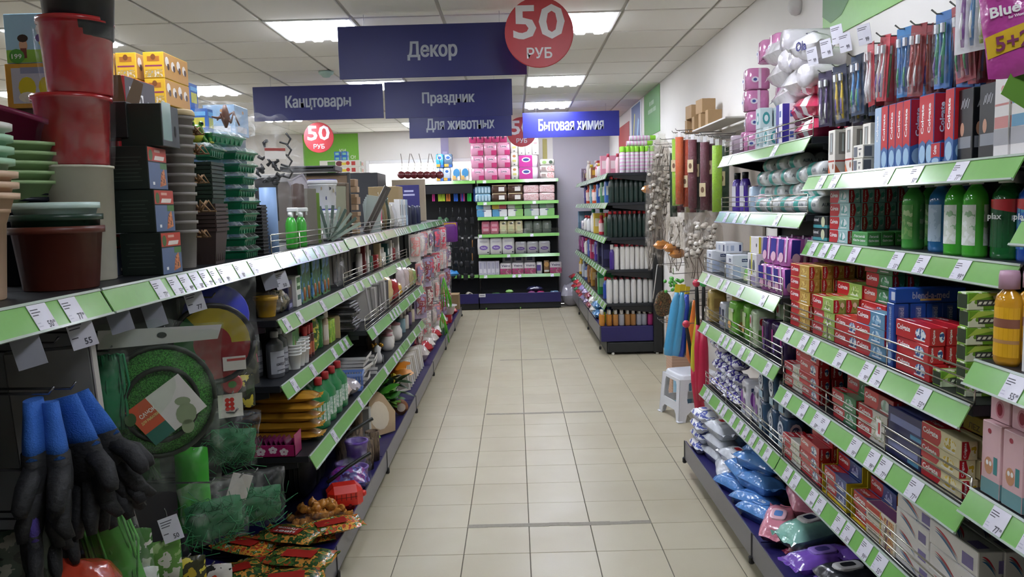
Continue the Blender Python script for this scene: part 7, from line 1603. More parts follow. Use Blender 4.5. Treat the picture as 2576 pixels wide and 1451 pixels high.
# frames and boards in the fourth bay
def pframe(w, h, t=.02, fw=.018, col='3a332c', back='8a7258', glass=False):
 f = MB(); m = mat(col, .4)
 for s_ in (-1, 1): f.box(s_ * w / 2, s_ * (w / 2 - fw), -t / 2, t / 2, 0, h, m, .002)
 f.box(-w / 2 + fw, w / 2 - fw, -t / 2, t / 2, 0, fw, m, .002); f.box(-w / 2 + fw, w / 2 - fw, -t / 2, t / 2, h - fw, h, m, .002)
 p = MB(); p.box(-w / 2 + fw, w / 2 - fw, -t * .2, t * .1, fw, h - fw, mat(back, .6) if not glass else mat(back, .08, .2))
 return [('frame', f.mesh('f')), ('backing' if not glass else 'glass', p.mesh('p'))]
Z4L = LT + .01
put(pframe(.3, .4, col='3c3936'), 'framed_picture', 'large picture frame showing its kraft back, top shelf', 'picture frame', XL - .2, 4.98, Z4L, .08, None, (R_(-5), 0, .12)); put(pframe(.12, .33, col='6a5a48', back='a8a890', glass=True), 'framed_picture', 'narrow brown frame with glass before the large one', 'picture frame', XL - .1, 4.86, Z4L, 0, None, (R_(-4), R_(2), .3))
put(pframe(.1, .4, col='9a9098', back='b4acb0', fw=.01), 'framed_picture', 'pale lilac frame leaning to the right in a sleeve', 'picture frame', XL - .12, 4.66, Z4L, 0, None, (R_(4), R_(-26), .25))
for k in range(7): put(pframe(.16, .012, .12, .004, '1e1e20', '2a2a2c'), 'framed_picture', 'black frame lying in a pile under the lilac one, ' + posw(k, 7), 'picture frame', XL - .2, 4.72, Z4L + .024 * k, .05 * math.sin(k), 'pile of black frames')
put(pframe(.34, .03, .26, .012, '4a4a4c', '5a5a5c'), 'framed_picture', 'dark grey frame lying on top of the kraft backed one', 'picture frame', XL - .3, 5.05, Z4L + .41, .05)
for k in range(9): put(bx(.11, .1, .028 + .01 * (k % 3), mat(('a58a6a', 'b59a7c', '9c8062')[k % 3], .6), name='box'), 'wood_box', 'light wooden box in a pile by the frames, ' + posw(k, 9), 'wooden box', XL - .14 + .01 * (k % 2), 5.38, Z4L + .04 * k, .06 * math.sin(2 * k), 'pile of wooden boxes')
put(pframe(.05, .36, col='4a453f', back='6a665e'), 'framed_picture', 'thin dark frame leaning to the left beyond the wooden boxes', 'picture frame', XL - .06, 5.5, Z4L, 0, None, (0, R_(28), .35))
for k in range(5): put(bx(.13, .008, .26 - .012 * k, clear('a9b4ae', .55), name='sheet'), 'clear_sheet', 'grey clear sheet standing behind the wire guard, ' + ORD[k], 'sheet', XL - .04 - .01 * k, 5.62 + .07 * k, Z4L, 0, 'clear sheets', (0, R_(8 - 3 * k), .7))
for k, (x, y, z, w, h) in enumerate(((-1.5, 5.2, 0, .3, .36), (-1.5, 5.2, .361, .34, .05), (-1.45, 5.75, 0, .14, .24), (-1.43, 5.75, .241, .12, .12), (-1.45, 6.05, 0, .12, .22), (-1.42, 6.05, .221, .13, .13), (-1.44, 6.4, 0, .14, .3))):
 put(bx(w, .24, h, mat(('8a7f76', 'd8d6d4', 'c9c7c6', 'd2d0ce', 'cfcdcc', 'c4c4c6', 'a8957c')[k], .5), name='carton'), 'carton', ('grey brown carton on the rear shelf beyond frames', 'flat white carton on the grey brown one', 'white carton on rear shelf, lower left', 'white carton on rear shelf, upper left', 'white carton on rear shelf, lower right', 'pale grey carton on rear shelf, upper right', 'tan carton on the rear shelf by the vases')[k], 'carton', x, y, LT + .0 + z, .02)
put(bx(.02, .02, .14, mat('c23a64', .4), name='label'), 'pink_label', 'upright pink label strip among the clear sheets', 'label', XL - .03, 5.95, Z4L + .06, .5)
# vases and bottles further on
for k, (y, c, r, h, s_) in enumerate(((6.15, '6a5f48', .05, .24, 1), (6.32, '7a6a4a', .045, .3, 1), (6.5, '2f4038', .04, .26, 1), (6.68, 'b8b4a8', .045, .2, 1), (6.85, 'c8c8ca', .04, .22, 1))):
 b = MB(); b.lathe([(r * .7, 0), (r, h * .3), (r * .85, h * .6), (r * .5, h * .85), (r * .65, h)], clear(c, .85, .1), 16)
 put([('vase', b.mesh('v'))], 'vase', ('olive glass vase', 'tall amber glass vase', 'dark green glass vase', 'grey glass vase', 'clear glass vase')[k] + ' behind the wire on top shelf', 'vase', XL - .08, y, Z4L)
for k in range(5): put([('body', bottle('1e2440', '14141c', .03, .24)[0][1])], 'dark_bottle', 'dark blue bottle at the far end of top shelf, %s' % ORD[k], 'bottle', XL - .05 - .02 * (k % 2), 7.6 + .2 * k, LT + .017, 0, 'dark blue bottles')
for k in range(4): put(bx(.09, .05, .24, mat(('d8d8d6', 'c2ccd4', 'e0dedc', '9ab0c8')[k], .4), [(.5, .6, .4, .4, '55555c')], name='carton'), 'carton', ('white slim carton', 'grey blue slim carton', 'off-white slim carton', 'sky blue slim carton')[k] + ' standing near the dark blue bottles', 'carton', XL - .05, 6.98 + .14 * k, LT + .017, FACE_L)
b = bx(.26, .01, .42, mat('2c2a66', .4), [(.55, .84, .4, .05, 'a8a8c8'), (.55, .74, .5, .05, 'a8a8c8'), (.55, .24, .5, .05, '8a8ab8')], name='card')
put(b, 'display_card', 'dark blue display card with pale lines beyond the vases', 'card', -1.2, 8.9, LT + .017, .1); put(bx(.3, .3, .38, mat('a08a60', .6), name='carton'), 'carton', 'open tan carton beyond the vases', 'carton', -1.3, 8.0, LT + .017)
for k in range(7):
 c = at(1012 + 15 * k, 440, X=-1.4 + .06 * (k % 2)); b = MB(); b.ball((0, 0, 0), .055, mat('7a2c34', .25, coat=.5), 14, 9, .9); s_ = MB(); s_.tube([(0, 0, .045), (.015, 0, .14), (.0 + .04 * math.sin(k * 2), 0, .27)], .004, mat('6a5f50', .5), 5)
 put([('cherry', b.mesh('c')), ('stem', s_.mesh('s'))], 'cherry_ornament', 'dark red cherry ornament with long stem before the window, %s from left' % ORD[k], 'ornament', at(1010 + 16 * k, 440, Y=10.2).x, 10.2, at(1010 + 16 * k, 440, Y=10.2).z, 0, 'cherry ornaments')
put(bx(.42, .1, .53, mat('b8a890', .5), name='carton'), 'display_board', 'tan board carrying the cherry ornaments', 'board', -1.36, 10.2, LT + .017)
# fruit cartons on the neighbouring rack
rk = MB(); rk.box(-.5, .5, -.3, .3, 0, 2.0, mat('2a2c30', .5), .005); tag(rk.obj('rack', loc=(-2.1, 9.6, 0)), 'dark rack behind the left shelving carrying fruit printed cartons', 'rack')
pf = bx(.46, .3, .075, mat('d8d4c4', .4), [(.3, .5, .2, .7, '5a8a3a'), (.5, .5, -.09, .4, '6a2430'), (.62, .45, .12, .4, 'd8c03c'), (.72, .55, -.05, .3, 'c8402c'), (.86, .5, .1, .6, 'b83a34')], name='carton')
for k in range(2): put(pf, 'carton', 'long fruit printed carton below the small red price sign, ' + ('lower', 'upper')[k], 'carton', at(858, 420, Y=9.4).x, 9.46, 2.0 + .076 * k)
for k in range(2):
 for q in range(2): put(bx(.07, .1, .055, mat('2a6fc0', .35), [(.5, .5, .6, .5, '7fc0a0')], name='carton'), 'carton', 'small blue carton on the fruit cartons, %s %s' % (('lower', 'upper')[q], ('left', 'right')[k]), 'carton', at(848 + 18 * k, 390, Y=9.45).x, 9.5, 2.153 + .056 * q)
# ---------------------------------------------------------------- left shelving: third unit, garden chemicals and gifts
Z1L, Z2L, Z3L = 1.13, .862, .568
def lrow(fn, n, y0, y1, x, z, jitter=.005):
 for k in range(n): fn(k, x + random.gauss(0, jitter), y0 + (y1 - y0) * (k + .5) / n, z)
# row 1
put([('pot', pot(.048, .036, .085, mat('c79a24', .4), .006, .014)[0][1]), ('film', MB().pillow(.13, .11, .1, film('ffffff', .1), 10, 8, 3, .1, Matrix.Translation((0, 0, .0))).mesh('f'))], 'yellow_pot', 'small mustard yellow pot in clear wrap on upper shelf', 'flower pot', XL - .06, 3.24, Z1L)
put([('bag', MB().pillow(.11, .09, .1, multi(('4a4a3a', '7a7058', '33382c'), 30, .25, .3), 10, 8, 2.6, .1, seed=5).mesh('b')), ('label', bx(.03, .003, .06, WH, [(.5, .5, .6, .4, '55555c')], .0004)[0][1])], 'soil_bag', 'small dark bag with white barcode label right of yellow pot', 'bag', XL - .05, 3.36, Z1L, FACE_L)
put(bx(.07, .06, .13, mat('2c2c4a', .4), [(.5, .15, .6, .14, '9a9ac0'), (.5, .6, .6, .5, '4a3a30')], name='carton'), 'carton', 'navy and brown carton behind the hanging price cards', 'carton', XL - .05, 3.46, Z1L, FACE_L)
put(bx(.06, .03, .14, mat('c4408c', .4), [(.5, .5, .8, .5, 'a898a8')], name='carton'), 'pack', 'magenta and grey pack on upper shelf', 'pack', XL - .1, 3.52, Z1L, FACE_L)
b = bx(.075, .05, .14, mat('d8d8d0', .4), [(.5, .75, .8, .4, '3f6a3a'), (.5, .72, .6, .1, 'b8d0a8'), (.5, .3, .7, .16, '4a6a5a')], name='carton')
for k in range(2): put(b, 'carton', 'white seed carton with a dark green label, ' + ('front', 'rear')[k], 'carton', XL - .04 - .09 * k, 3.58 + .03 * k, Z1L, FACE_L)
pc = multi(('3f6a9c', '5a8ab8', '2f5a3c', '4f7a4a', '4a80b0'), 14, .4, stretch=(1, 1, .6))
b = MB(); b.box(-.045, .045, -.008, .008, 0, .19, pc, .002); b.lathe([(.012, .01), (.014, .06), (.01, .075)], mat('a8683c', .5), 10, Matrix.Translation((0, -.006, .0)), sy=.6); b.box(-.04, .04, -.0085, -.008, .0, .02, mat('4a7a3a', .4))
for k in range(6): put([('card', b.mesh('c'))], 'picture_card', 'garden picture card with sky and brown cone, %s along' % ORD[k], 'card', XL - .03 - .006 * (k % 2), 3.7 + .1 * k, Z1L, FACE_L, 'sky blue picture cards')
put(bx(.04, .3, .24, mat('2a2630', .5), name='board'), 'board', 'black divider board at end of the picture cards', 'board', XL - .17, 4.36, Z1L)
# row 2
b0 = bottle('4d4f54', 'a0a2a6', .042, .2, .7, .36, .028, .74); l = MB(); V = []
for q in range(9):
 a = -2.7 + 2.4 * q / 8
 for z in (.02, .115): V.append((.0428 * math.cos(a), .0428 * .7 * math.sin(a), z))
l.add(V, [(2 * q, 2 * q + 2, 2 * q + 3, 2 * q + 1) for q in range(8)], mat('9a9ca4', .4), True)
l.text('компост', mat('26282e', .5), (0, -.0308, .06), FRONT, w=.05, h=.012, off=.001); l.rect(0, .03, .04, .004, m_ink, (0, -.0308, .06), FRONT, .001); l.rect(0, -.025, .045, .003, m_ink, (0, -.0308, .06), FRONT, .001)
pk = b0 + [('label', l.mesh('label'))]
for k, (y, x) in enumerate(((3.29, 0), (3.385, -.01), (3.31, -.1))): put(pk, 'compost_bottle', 'dark grey compost bottle with silver label, ' + ('nearest one', 'second one', 'rear one')[k], 'bottle', XL - .05 + x, y, Z2L, FACE_L - .5, 'grey compost bottles')
pg2 = [('carton', bx(.07, .05, .17, mat('e0e2dc', .4), [(.5, .7, .98, .6, '3f8a3c'), (.4, .72, .3, .3, '7ab05a'), (.62, .6, .2, .3, '8a5a44'), (.5, .2, .6, .1, 'b8b8b4')], name='carton')[0][1])]
for k in range(3): put(pg2, 'carton', 'white carton with green picture beside compost bottles, %s' % ORD[k], 'carton', XL - .04 - .01 * k, 3.47 + .055 * k, Z2L, FACE_L, 'green pictured cartons')
cup = pot(.034, .026, .07, mat('dcdcda', .4), .003, .006, n=18)
for c in range(3):
 for k in range(4): put(cup, 'white_cup', 'white plastic cup nested upside in a pile, %s of pile %s' % (posw(k, 4), ORD[c]), 'cup', XL - .02, 3.46 + .072 * c, Z2L + .016 * k if c else Z2L + .014 * k, 0, 'nested white cups')
pr2 = bottle('4a1c1a', 'b82a2c', .022, .16, .8, .6, .045, .7, 'b8603c', (.1, .45))
for k in range(6): put(pr2, 'red_cap_bottle', 'small dark bottle with a tall red cap, %s, %s' % (ORD[k // 2], ('front', 'rear')[k % 2]), 'bottle', XL - .03 - .05 * (k % 2), 3.68 + .055 * (k // 2), Z2L, FACE_L, 'red capped small bottles')
put([('bag', MB().pillow(.1, .18, .05, multi(('a8a83c', '5a7a2c', 'c8c04a', '3a5a24'), 18, .2, .3), 8, 10, 3, .1, Matrix.Rotation(math.pi / 2, 4, 'X') @ Matrix.Translation((0, .09, -.025))).mesh('b'))], 'seed_pack', 'yellow green shiny seed pack beside red capped bottles', 'seed pack', XL - .04, 3.89, Z2L, FACE_L + .2)
for k in range(2): put(bottle('24502a', '2a5a30', .04, .17, .7, .9, .02, .8, m=clear('2f7a34', .85)), 'green_bottle', 'flat dark green bottle, ' + ('front', 'rear')[k], 'bottle', XL - .05 - .09 * k, 4.0, Z2L, FACE_L)
put(bottle('b8a088', 'c8bcb4', .025, .18, .8, .7, .035, .75, 'd8d0c4'), 'beige_bottle', 'beige bottle with a pale cap before the lime cartons', 'bottle', XL - .03, 4.08, Z2L, FACE_L)
for k in range(4): put(bx(.05, .08, .12, multi(('7aa83c', 'a8c84a', '5a8a2c'), 20), name='carton'), 'carton', 'lime green patterned carton at shelf end, %s' % ORD[k], 'carton', XL - .05 - .09 * (k % 2), 4.15 + .055 * (k // 2), Z2L, FACE_L, 'lime patterned cartons')
b = bx(.1, .1, .12, mat('a8946a', .6), [(.5, .5, .12, .7, '4a4434')], name='carton')
put(b, 'carton', 'kraft carton with vertical dark mark at the shelf corner', 'carton', XL - .055, 4.31, Z2L, FACE_L + .3)
# row 3: green bottles with red caps, yellow bags, pink box
pgr = bottle('1f7a44', 'b02a30', .06, .235, .6, .28, .034, .66, multi(('c8d4cc', '9ab8a8', 'd4dcd6'), 40), (.14, .5))
for k, (y, x) in enumerate(((3.54, 0), (3.67, 0), (3.8, 0), (3.93, 0), (3.52, -.1), (3.65, -.1), (3.78, -.1), (3.91, -.1))): put(pgr, 'green_bottle', 'large green bottle with red cap, %s of the %s row' % (ORD[k % 4], ('front', 'rear')[k // 4]), 'bottle', -.925 + x, y, Z3L, FACE_L - .5, 'green bottles with red caps')
pyb = [('bag', MB().pillow(.3, .12, .045, shiny_bag('b9862a', .2, .4), 12, 8, 3.2, .1, seed=3, ends=.02).mesh('b')), ('print', MB().rect(0, 0, .12, .02, mat('5a3a1c', .5), (0, 0, .047), TOP).mesh('p'))]
for k in range(5): put(pyb, 'yellow_bag', 'long golden bag lying in a pile behind the pink box, ' + posw(k, 5), 'bag', -1.03, 3.36 - .004 * k, Z3L + .002 + .043 * k, .06 * math.sin(k * 2), 'golden bags')
b = MB(); pm = mat('9c1a5c', .4)
w, d, h = .2, .1, .05
b.box(-w / 2, w / 2, -d / 2, -d / 2 + .003, 0, h, pm); b.box(-w / 2, w / 2, d / 2 - .003, d / 2, 0, h, pm); b.box(-w / 2, -w / 2 + .003, -d / 2, d / 2, 0, h, pm); b.box(w / 2 - .003, w / 2, -d / 2, d / 2, 0, h + .04, pm); b.box(-w / 2, w / 2, -d / 2, d / 2, 0, .003, pm)
fw = mat('d9d0d6', .4)
for cx_, cy_, s_ in ((.06, .024, 1), (.11, .03, .9), (.155, .022, .9)):
 for q in range(5): a = 1.26 * q + .3; b.oval(cx_ + .012 * s_ * math.cos(a), cy_ + .01 * s_ * math.sin(a), .009 * s_, .008 * s_, fw, (-w / 2, -d / 2, 0), FRONT, .0005 + .0001 * q, 8)
P = [('box', b.mesh('box'))]
for k in range(9): P.append(('sachet', MB().box(-.0035, .0035, -.04, .04, .004, .075, shiny_bag('6a1c4a', .2, .3), .002, M=Matrix.Translation((-.08 + .02 * k, 0, 0)) @ Matrix.Rotation(R_(-22), 4, 'Y')).mesh('s')))
put(P, 'sachet_box', 'magenta open box with white orchids, filled with sachets', 'sachet box', -1.02, 3.075 + .085, Z3L, 0)
for k, (y, x, c) in enumerate(((4.05, 0, 'c8b4a8'), (4.08, -.08, 'a82c6c'), (4.18, 0, 'b8b0b4'), (4.17, -.1, 'a82c6c'))): put([('bag', MB().pillow(.14, .1, .09, shiny_bag(c, .12, .8), 8, 8, 2.4, .15, seed=70 + k, ends=.015).mesh('b'))], 'shiny_bag', ('pale', 'magenta', 'silver', 'upper magenta')[k] + ' crinkled bag beside the green bottles', 'bag', -.94 + x, y, Z3L + .05 * (k % 2), FACE_L + .5 * k)
bk = MB(); mb = mat('7a9ad8', .4)
for k in range(4):
 a0 = k * math.pi / 2; M = Matrix.Rotation(a0, 4, 'Z')
 bk.box(-.06, .06, -.062, -.058, .085, .1, mb, M=M); bk.box(-.054, .054, -.054, -.05, 0, .012, mb, M=M)
 for q in range(8): x = -.052 + .015 * q; bk.add([(x, -.053, .01), (x + .007, -.053, .01), (x + .0075, -.061, .087), (x, -.061, .087)], [(0, 1, 2, 3), (3, 2, 1, 0)], mb, M=M)
bk.box(-.054, .054, -.054, .054, 0, .004, mb)
put([('basket', bk.mesh('b'))], 'plastic_basket', 'small light blue slatted plastic basket by the sketchbooks', 'basket', -.93, 4.3, Z3L, .1)
# ---------------------------------------------------------------- fourth unit: frames and sketchbooks; fifth: jars
for k in range(7): put(pframe(.05 + .004 * k, .21 - .008 * (k % 3), .015, .008, ('3a3836', '55504a', '2c2b2a')[k % 3], '6a655e'), 'framed_picture', 'dark slim frame standing on edge on upper shelf, %s' % ORD[k], 'picture frame', XL - .1, 4.46 + .1 * k, 1.13, 1.2, 'slim standing frames')
put(clearbag(.18, .05, .16, .2, 21), 'clear_pack', 'clear pack leaning on the wire guard of upper shelf', 'pack', XL - .03, 4.5, 1.132, FACE_L)
for k, (y, c, h, w) in enumerate(((5.2, 'c4bdb8', .2, .06), (5.32, '7a2c2c', .19, .03), (5.42, 'c9c4b8', .2, .07), (5.55, '2f5a44', .15, .08), (5.78, 'a83434', .1, .07), (5.92, 'c8b48c', .18, .06), (6.1, 'd4d0c4', .14, .08), (6.28, '24504a', .16, .08), (6.45, 'c8c4b8', .18, .06), (6.65, '8c2c34', .15, .06), (6.85, 'd0ccc4', .2, .07))):
 p = bx(w, .05, h, mat(c, .4), [(.5, .6, .6, .3, 'e0dcd4')], name='carton') if k % 3 else bottle(c, 'd8d4cc', w / 2, h)
 put(p, 'gift_item', ('pale', 'dark red', 'ivory', 'dark green', 'red', 'tan', 'cream', 'teal', 'ivory, second', 'wine red', 'white')[k] + ' gift pack on the upper wired shelf past the frames', 'gift', XL - .06, y, 1.132, FACE_L)
for k in range(12): put(pframe(.2, .012, .17, .006, ('2a2a2c', '6a686a', '3a3a3c')[k % 3], '8a888a'), 'framed_picture', 'dark frame lying flat in the tall pile, ' + posw(k, 12), 'picture frame', -1.02 + .01 * math.sin(k), 4.44, .884 + .0135 * k, .1 * math.sin(k * 1.7), 'pile of dark frames')
for k in range(8): put(pframe(.15, .2 - .006 * (k % 3), .014, .012, ('b8b4b4', '8a8684', 'c9c4c0', '6a6666')[k % 4], 'a8a4a0'), 'framed_picture', 'silver frame standing in a row behind the wire, %s' % ORD[k], 'picture frame', -.96, 4.75 + .09 * k, .884, 0, 'silver standing frames', (0, R_(-8 + 3 * (k % 4)), .5))
for k, (y, c, h) in enumerate(((5.55, 'c8b07a', .2), (5.85, 'a82024', .16), (6.0, 'd8a83c', .12), (6.2, 'cdbfc0', .22), (6.45, 'c8b4b0', .2), (6.7, 'b0a070', .18), (6.9, '8aa05a', .16))):
 put([('bag', MB().pillow(.12, h, .08, shiny_bag(c, .2, .5), 8, 8, 2.6, .1, Matrix.Rotation(math.pi / 2, 4, 'X') @ Matrix.Translation((0, h / 2, -.04)), seed=k).mesh('b'))], 'gift_bag', ('gold', 'bright red', 'amber', 'pale pink', 'dusty pink', 'straw', 'olive')[k] + ' gift bag behind the wire of the middle shelf', 'gift bag', -.93, y, .884, FACE_L - .3)
# sketchbooks and jars on the lowest shelf
for s_, (y, n) in enumerate(((4.52, 8), (4.78, 6))):
 for k in range(n):
  b = MB(); b.box(-.14, .14, -.1, .1, 0, .018, mat('cfcdc8', .7), 0, {'t': mat('1c1c1e', .4), 'd': mat('1c1c1e', .4)}); b.box(-.1405, -.13, -.1, .1, -.0005, .0185, mat('17171a', .4))
  put([('book', b.mesh('b'))], 'sketchbook', 'black covered sketchbook in the %s pile, %s' % (('near', 'far')[s_], posw(k, n)), 'sketchbook', -1.03 + .01 * math.sin(k * 2 + s_), y + .004 * k, Z3L + .0192 * k, .12 * math.sin(k * 1.3) + .2 * s_, 'piles of sketchbooks')
for k, (x, y, s_) in enumerate(((-.93, 5.5, 1), (-.95, 5.62, 1.1), (-.99, 5.78, 1.2), (-.94, 5.92, 1.15), (-1.05, 5.6, 1))):
 b = MB(); r = .05 * s_; b.lathe([(r * .7, 0), (r, r * .6), (r, r * 1.4), (r * .75, r * 1.9), (r * .8, r * 2.1)], mat('d8d4d0', .25, coat=.5), 18); l = MB(); l.lathe([(r * .82, r * 2.1), (r * .8, r * 2.3), (r * .3, r * 2.45), (.001, r * 2.6)], mat('a8787c', .4), 16)
 put([('jar', b.mesh('j')), ('lid', l.mesh('l'), 'dusty pink lid')], 'ceramic_jar', 'white ceramic jar with pink lid, ' + ('front near', 'front second', 'front third', 'front far', 'rear one')[k], 'jar', x, y, Z3L, 0, 'white ceramic jars')
put([('figurine', MB().lathe([(.03, 0), (.035, .03), (.02, .07), (.026, .1), (.001, .12)], mat('d8d6d4', .3), 14).mesh('f')), ('tag', MB().box(-.03, .03, -.036, -.035, .0, .05, WH).mesh('t'))], 'figurine', 'small white figurine with paper tag beside the sketchbooks', 'figurine', -.92, 5.05, Z3L, FACE_L + .3)
put(bx(.05, .05, .22, mat('5a4a40', .5), name='box'), 'brown_box', 'upright dark brown box between sketchbooks and jars', 'box', -1.0, 5.3, Z3L)
b = MB()
for q in range(5): b.tube([(0, 0, 0), (.02 * math.cos(q), .02 * math.sin(q), .05), (.035 * math.cos(q), .035 * math.sin(q), .09)], .003, mat('c8982c', .4, .4), 5); b.ball((.035 * math.cos(q), .035 * math.sin(q), .09), .012, mat('c8982c', .3, .5), 8, 5)
put([('ornament', b.mesh('o'))], 'gold_ornament', 'small golden branching ornament near the brown box', 'ornament', -.95, 5.2, Z3L)
for k, (y, c) in enumerate(((6.3, '7a98a0'), (6.5, 'c8c0b4'), (6.7, '5a4a6a'), (6.88, 'c4b8a0'))): put(bottle(c, 'b8b0a8', .04, .16, 1), 'vase', ('grey blue', 'ivory', 'dark violet', 'straw')[k] + ' small vase at the far end of the jar shelf', 'vase', -.95, y, Z3L)
# ---------------------------------------------------------------- base shelf of the left run
ZB0 = .152
_put = put
def put(p, nm, lab, cat, x, y, z, *a): return _put(p, nm, lab, cat, x, y + .58, z, *a)
dkg = mat('0f1412', .5)
for k, (y, z, r) in enumerate(((3.22, .1, .13), (3.32, .12, .11), (3.42, .1, .12))):
 b = MB(); b.lathe([(r * .5, -.09), (r * .9, -.085), (r, -.02), (r, .05), (r * .8, .08), (r * .4, .09)], dkg, 20, Matrix.Rotation(math.pi / 2, 4, 'Y'))
 for q in range(5): b.lathe([(r * 1.0, -.05 + .022 * q), (r * 1.04, -.045 + .022 * q), (r * 1.0, -.04 + .022 * q)], dkg, 20, Matrix.Rotation(math.pi / 2, 4, 'Y'), cap=False)
 put([('coil', b.mesh('c'))], 'hose_coil', 'black hose reel lying deep under the golden bags, ' + ('near', 'middle', 'far')[k], 'hose', -1.12, y, ZB0 + r * 1.04, .1 * k)
b = MB(); mo = mat('d8291a', .35, coat=.3)
b.box(-.075, .09, -.06, .06, 0, .12, mo, .03); b.lathe([(.012, .085), (.016, .1), (.01, .11)], mo, 10, Matrix.Translation((0, 0, .06)) @ Matrix.Rotation(math.pi / 2, 4, 'Y')); o = (-.075, -.06, 0)
ik = mat('6a1410', .5); b.rect(.085, .07, .1, .003, ik, o, FRONT, .0006)
for q in range(5): b.rect(.04 + .022 * q, .072, .003, .03, ik, o, FRONT, .0006)
b.oval(.1, .03, .008, .008, ik, o, FRONT, .0006)
put([('canister', b.mesh('c'))], 'orange_canister', 'bright orange-red plastic canister with measuring scale on base shelf', 'canister', -.85, 3.02, ZB0 + .005, .35)
b = MB(); mv = mat('5f3a9c', .4)
b.lathe([(.045, 0), (.058, .1), (.062, .105), (.062, .115), (.05, .115), (.04, .01)], mv, 18)
for k, (x, y, z, r) in enumerate(((-.86, 3.42, .1, .5), (-.84, 3.3, .0, .2), (-.9, 3.36, .0, .9))): put([('pot', b.mesh('p'))] + clearbag(.15, .13, .14, .12, 40 + k), 'purple_pot', 'purple pot wrapped in clear film on base shelf, ' + ('upper one', 'front one', 'rear one')[k], 'flower pot', x, y, ZB0 + z, r, 'wrapped purple pots')
b = MB(); b.pillow(.2, .16, .12, multi(('5a2c7c', '8a3a8c', '6a6ab0', '4a2a6c'), 20, .2, .3), 10, 8, 2.4, .12, seed=5)
put([('bag', b.mesh('b'))], 'violet_bag', 'crinkled violet bag before the wrapped purple pots', 'bag', -.87, 3.24, ZB0 + .01, .3)
for k in range(2): b = MB(); b.tube([(-.12, 0, 0), (0, .02, .05), (.12, .03, .09)], .009, dkg, 6); put([('tube', b.mesh('t'))], 'black_tube', 'short black tube stuck out beside the purple pots, ' + ('lower', 'upper')[k], 'tube', -.83 - .02 * k, 3.12 + .2 * k, ZB0 + .12 + .12 * k, .6)
# onions and seed bags
onion = MB(); onion.lathe([(.004, -.02), (.016, -.012), (.02, 0), (.015, .013), (.005, .022), (.003, .028)], multi(('b87a34', 'c88a3c', 'a86a2c'), 60, .3), 9)
om = onion.mesh('onion')
for k in range(64):
 r, a = math.sqrt(random.random()), random.uniform(0, 6.3); lay = k // 26
 put([('onion', om)], 'onion_bulb', 'golden onion bulb among the bulbs in the clear net by the canister', 'onion', -.93 + .15 * r * math.cos(a) * (1 - .2 * lay), 2.87 + .085 * r * math.sin(a) * (1 - .2 * lay), ZB0 + .02 + .028 * lay, a, 'loose golden onion bulbs', (random.gauss(0, .6), random.gauss(0, .6), a))
put(clearbag(.34, .14, .2, .05, 33), 'onion_net', 'clear net bag around the golden onion bulbs', 'net bag', -.93, 2.87, ZB0 - .001, .2, None, (R_(90), 0, .2))
sd = multi(('2f5a2c', '6a8a3a', 'b8442c', 'd89a3c', '3f6a34', 'c8c4b0'), 30, .18, .4)
sd2 = multi(('a8502c', '4a6a30', '2f4a28', 'c88a3c', '5a7a3c'), 26, .18, .4)
def seedbag(m, lab, rot=0.0, w=.24, d=.16, h=.04, seed=0, txt=None):
 b = MB(); b.pillow(w, d, h, m, 12, 8, 3, .12, seed=seed, ends=.02); l = MB(); l.rect(0, -d * .1, w * .55, d * .4, mat('a82c24', .3, coat=.4), (0, 0, h * 1.04), TOP, .002)
 if txt:
  for q, t in enumerate(txt): l.text(t, WTXT, (0, 0, h * 1.04), TOP, w=w * .4, h=d * .13, cy=d * (.0 - .18 * q), off=.004, rot=rot)
 return [('bag', b.mesh('b')), ('label', l.mesh('l'))]
for k, (x, y, z, r, m, tx, lab) in enumerate(((-.95, 2.66, .0, .3, sd, None, 'green flowered bulb bag, rear one'), (-.83, 2.68, .04, .5, sd, None, 'green and white bulb bag beside the onions'), (-.98, 2.58, .05, -.3, sd2, ('Луков', 'цвет'), 'bulb bag with red label lying near the onions'), (-1.0, 2.42, .0, .2, sd, None, 'flowered bulb bag in the middle of base shelf'), (-.88, 2.4, .03, -.2, sd2, None, 'orange lily bulb bag near the lip'), (-.98, 2.24, .0, .1, sd, None, 'flowered bulb bag near the photo bottom'), (-.88, 2.2, .035, .2, sd2, None, 'orange and green bulb bag near the photo bottom'), (-1.12, 2.3, .02, .5, sd2, None, 'bulb bag deep on the base shelf'), (-1.15, 2.55, .02, -.4, sd, None, 'bulb bag deep under the green nets'))):
 put(seedbag(m, lab, math.pi if tx else 0, seed=80 + k, txt=tx), 'bulb_bag', lab, 'bulb bag', x, y, ZB0 + z, r, 'flower bulb bags')
# far part of the base shelf: stumps, frames, plants
st = multi(('5a4a3a', '6f5c48', '4a3c30', '7d6a54'), 26, .7, .4, stretch=(1, 1, .25))
for k, (x, y, r, h) in enumerate(((-.85, 3.6, .045, .17), (-.84, 3.75, .04, .17), (-.93, 3.7, .045, .2), (-.98, 3.58, .03, .28), (-.96, 3.9, .04, .24))):
 b = MB(); b.lathe([(r * .9, 0), (r * 1.02, h * .5), (r, h - .004), (r * .82, h), (r * .8, h - .02), (.001, h - .02)], st, 14)
 put([('stump', b.mesh('s'))], 'bark_pot', 'bark covered log pot on base shelf, ' + ('front near one', 'front far one', 'second row', 'thin tall one', 'rear tall one')[k], 'bark pot', x, y, ZB0, k, 'bark log pots')
put(pframe(.12, .24, .012, .014, 'd0cec8', '6a6864'), 'framed_picture', 'white edged board standing on the base shelf', 'picture frame', -.95, 4.0, ZB0, .5); put([('bag', MB().pillow(.09, .1, .05, shiny_bag('8ab83c'), 8, 6, 2.5, .1).mesh('b'))], 'lime_bag', 'lime green bag between bark pots and wooden plaques', 'bag', -.9, 4.06, ZB0 + .02, .4)
b = MB()
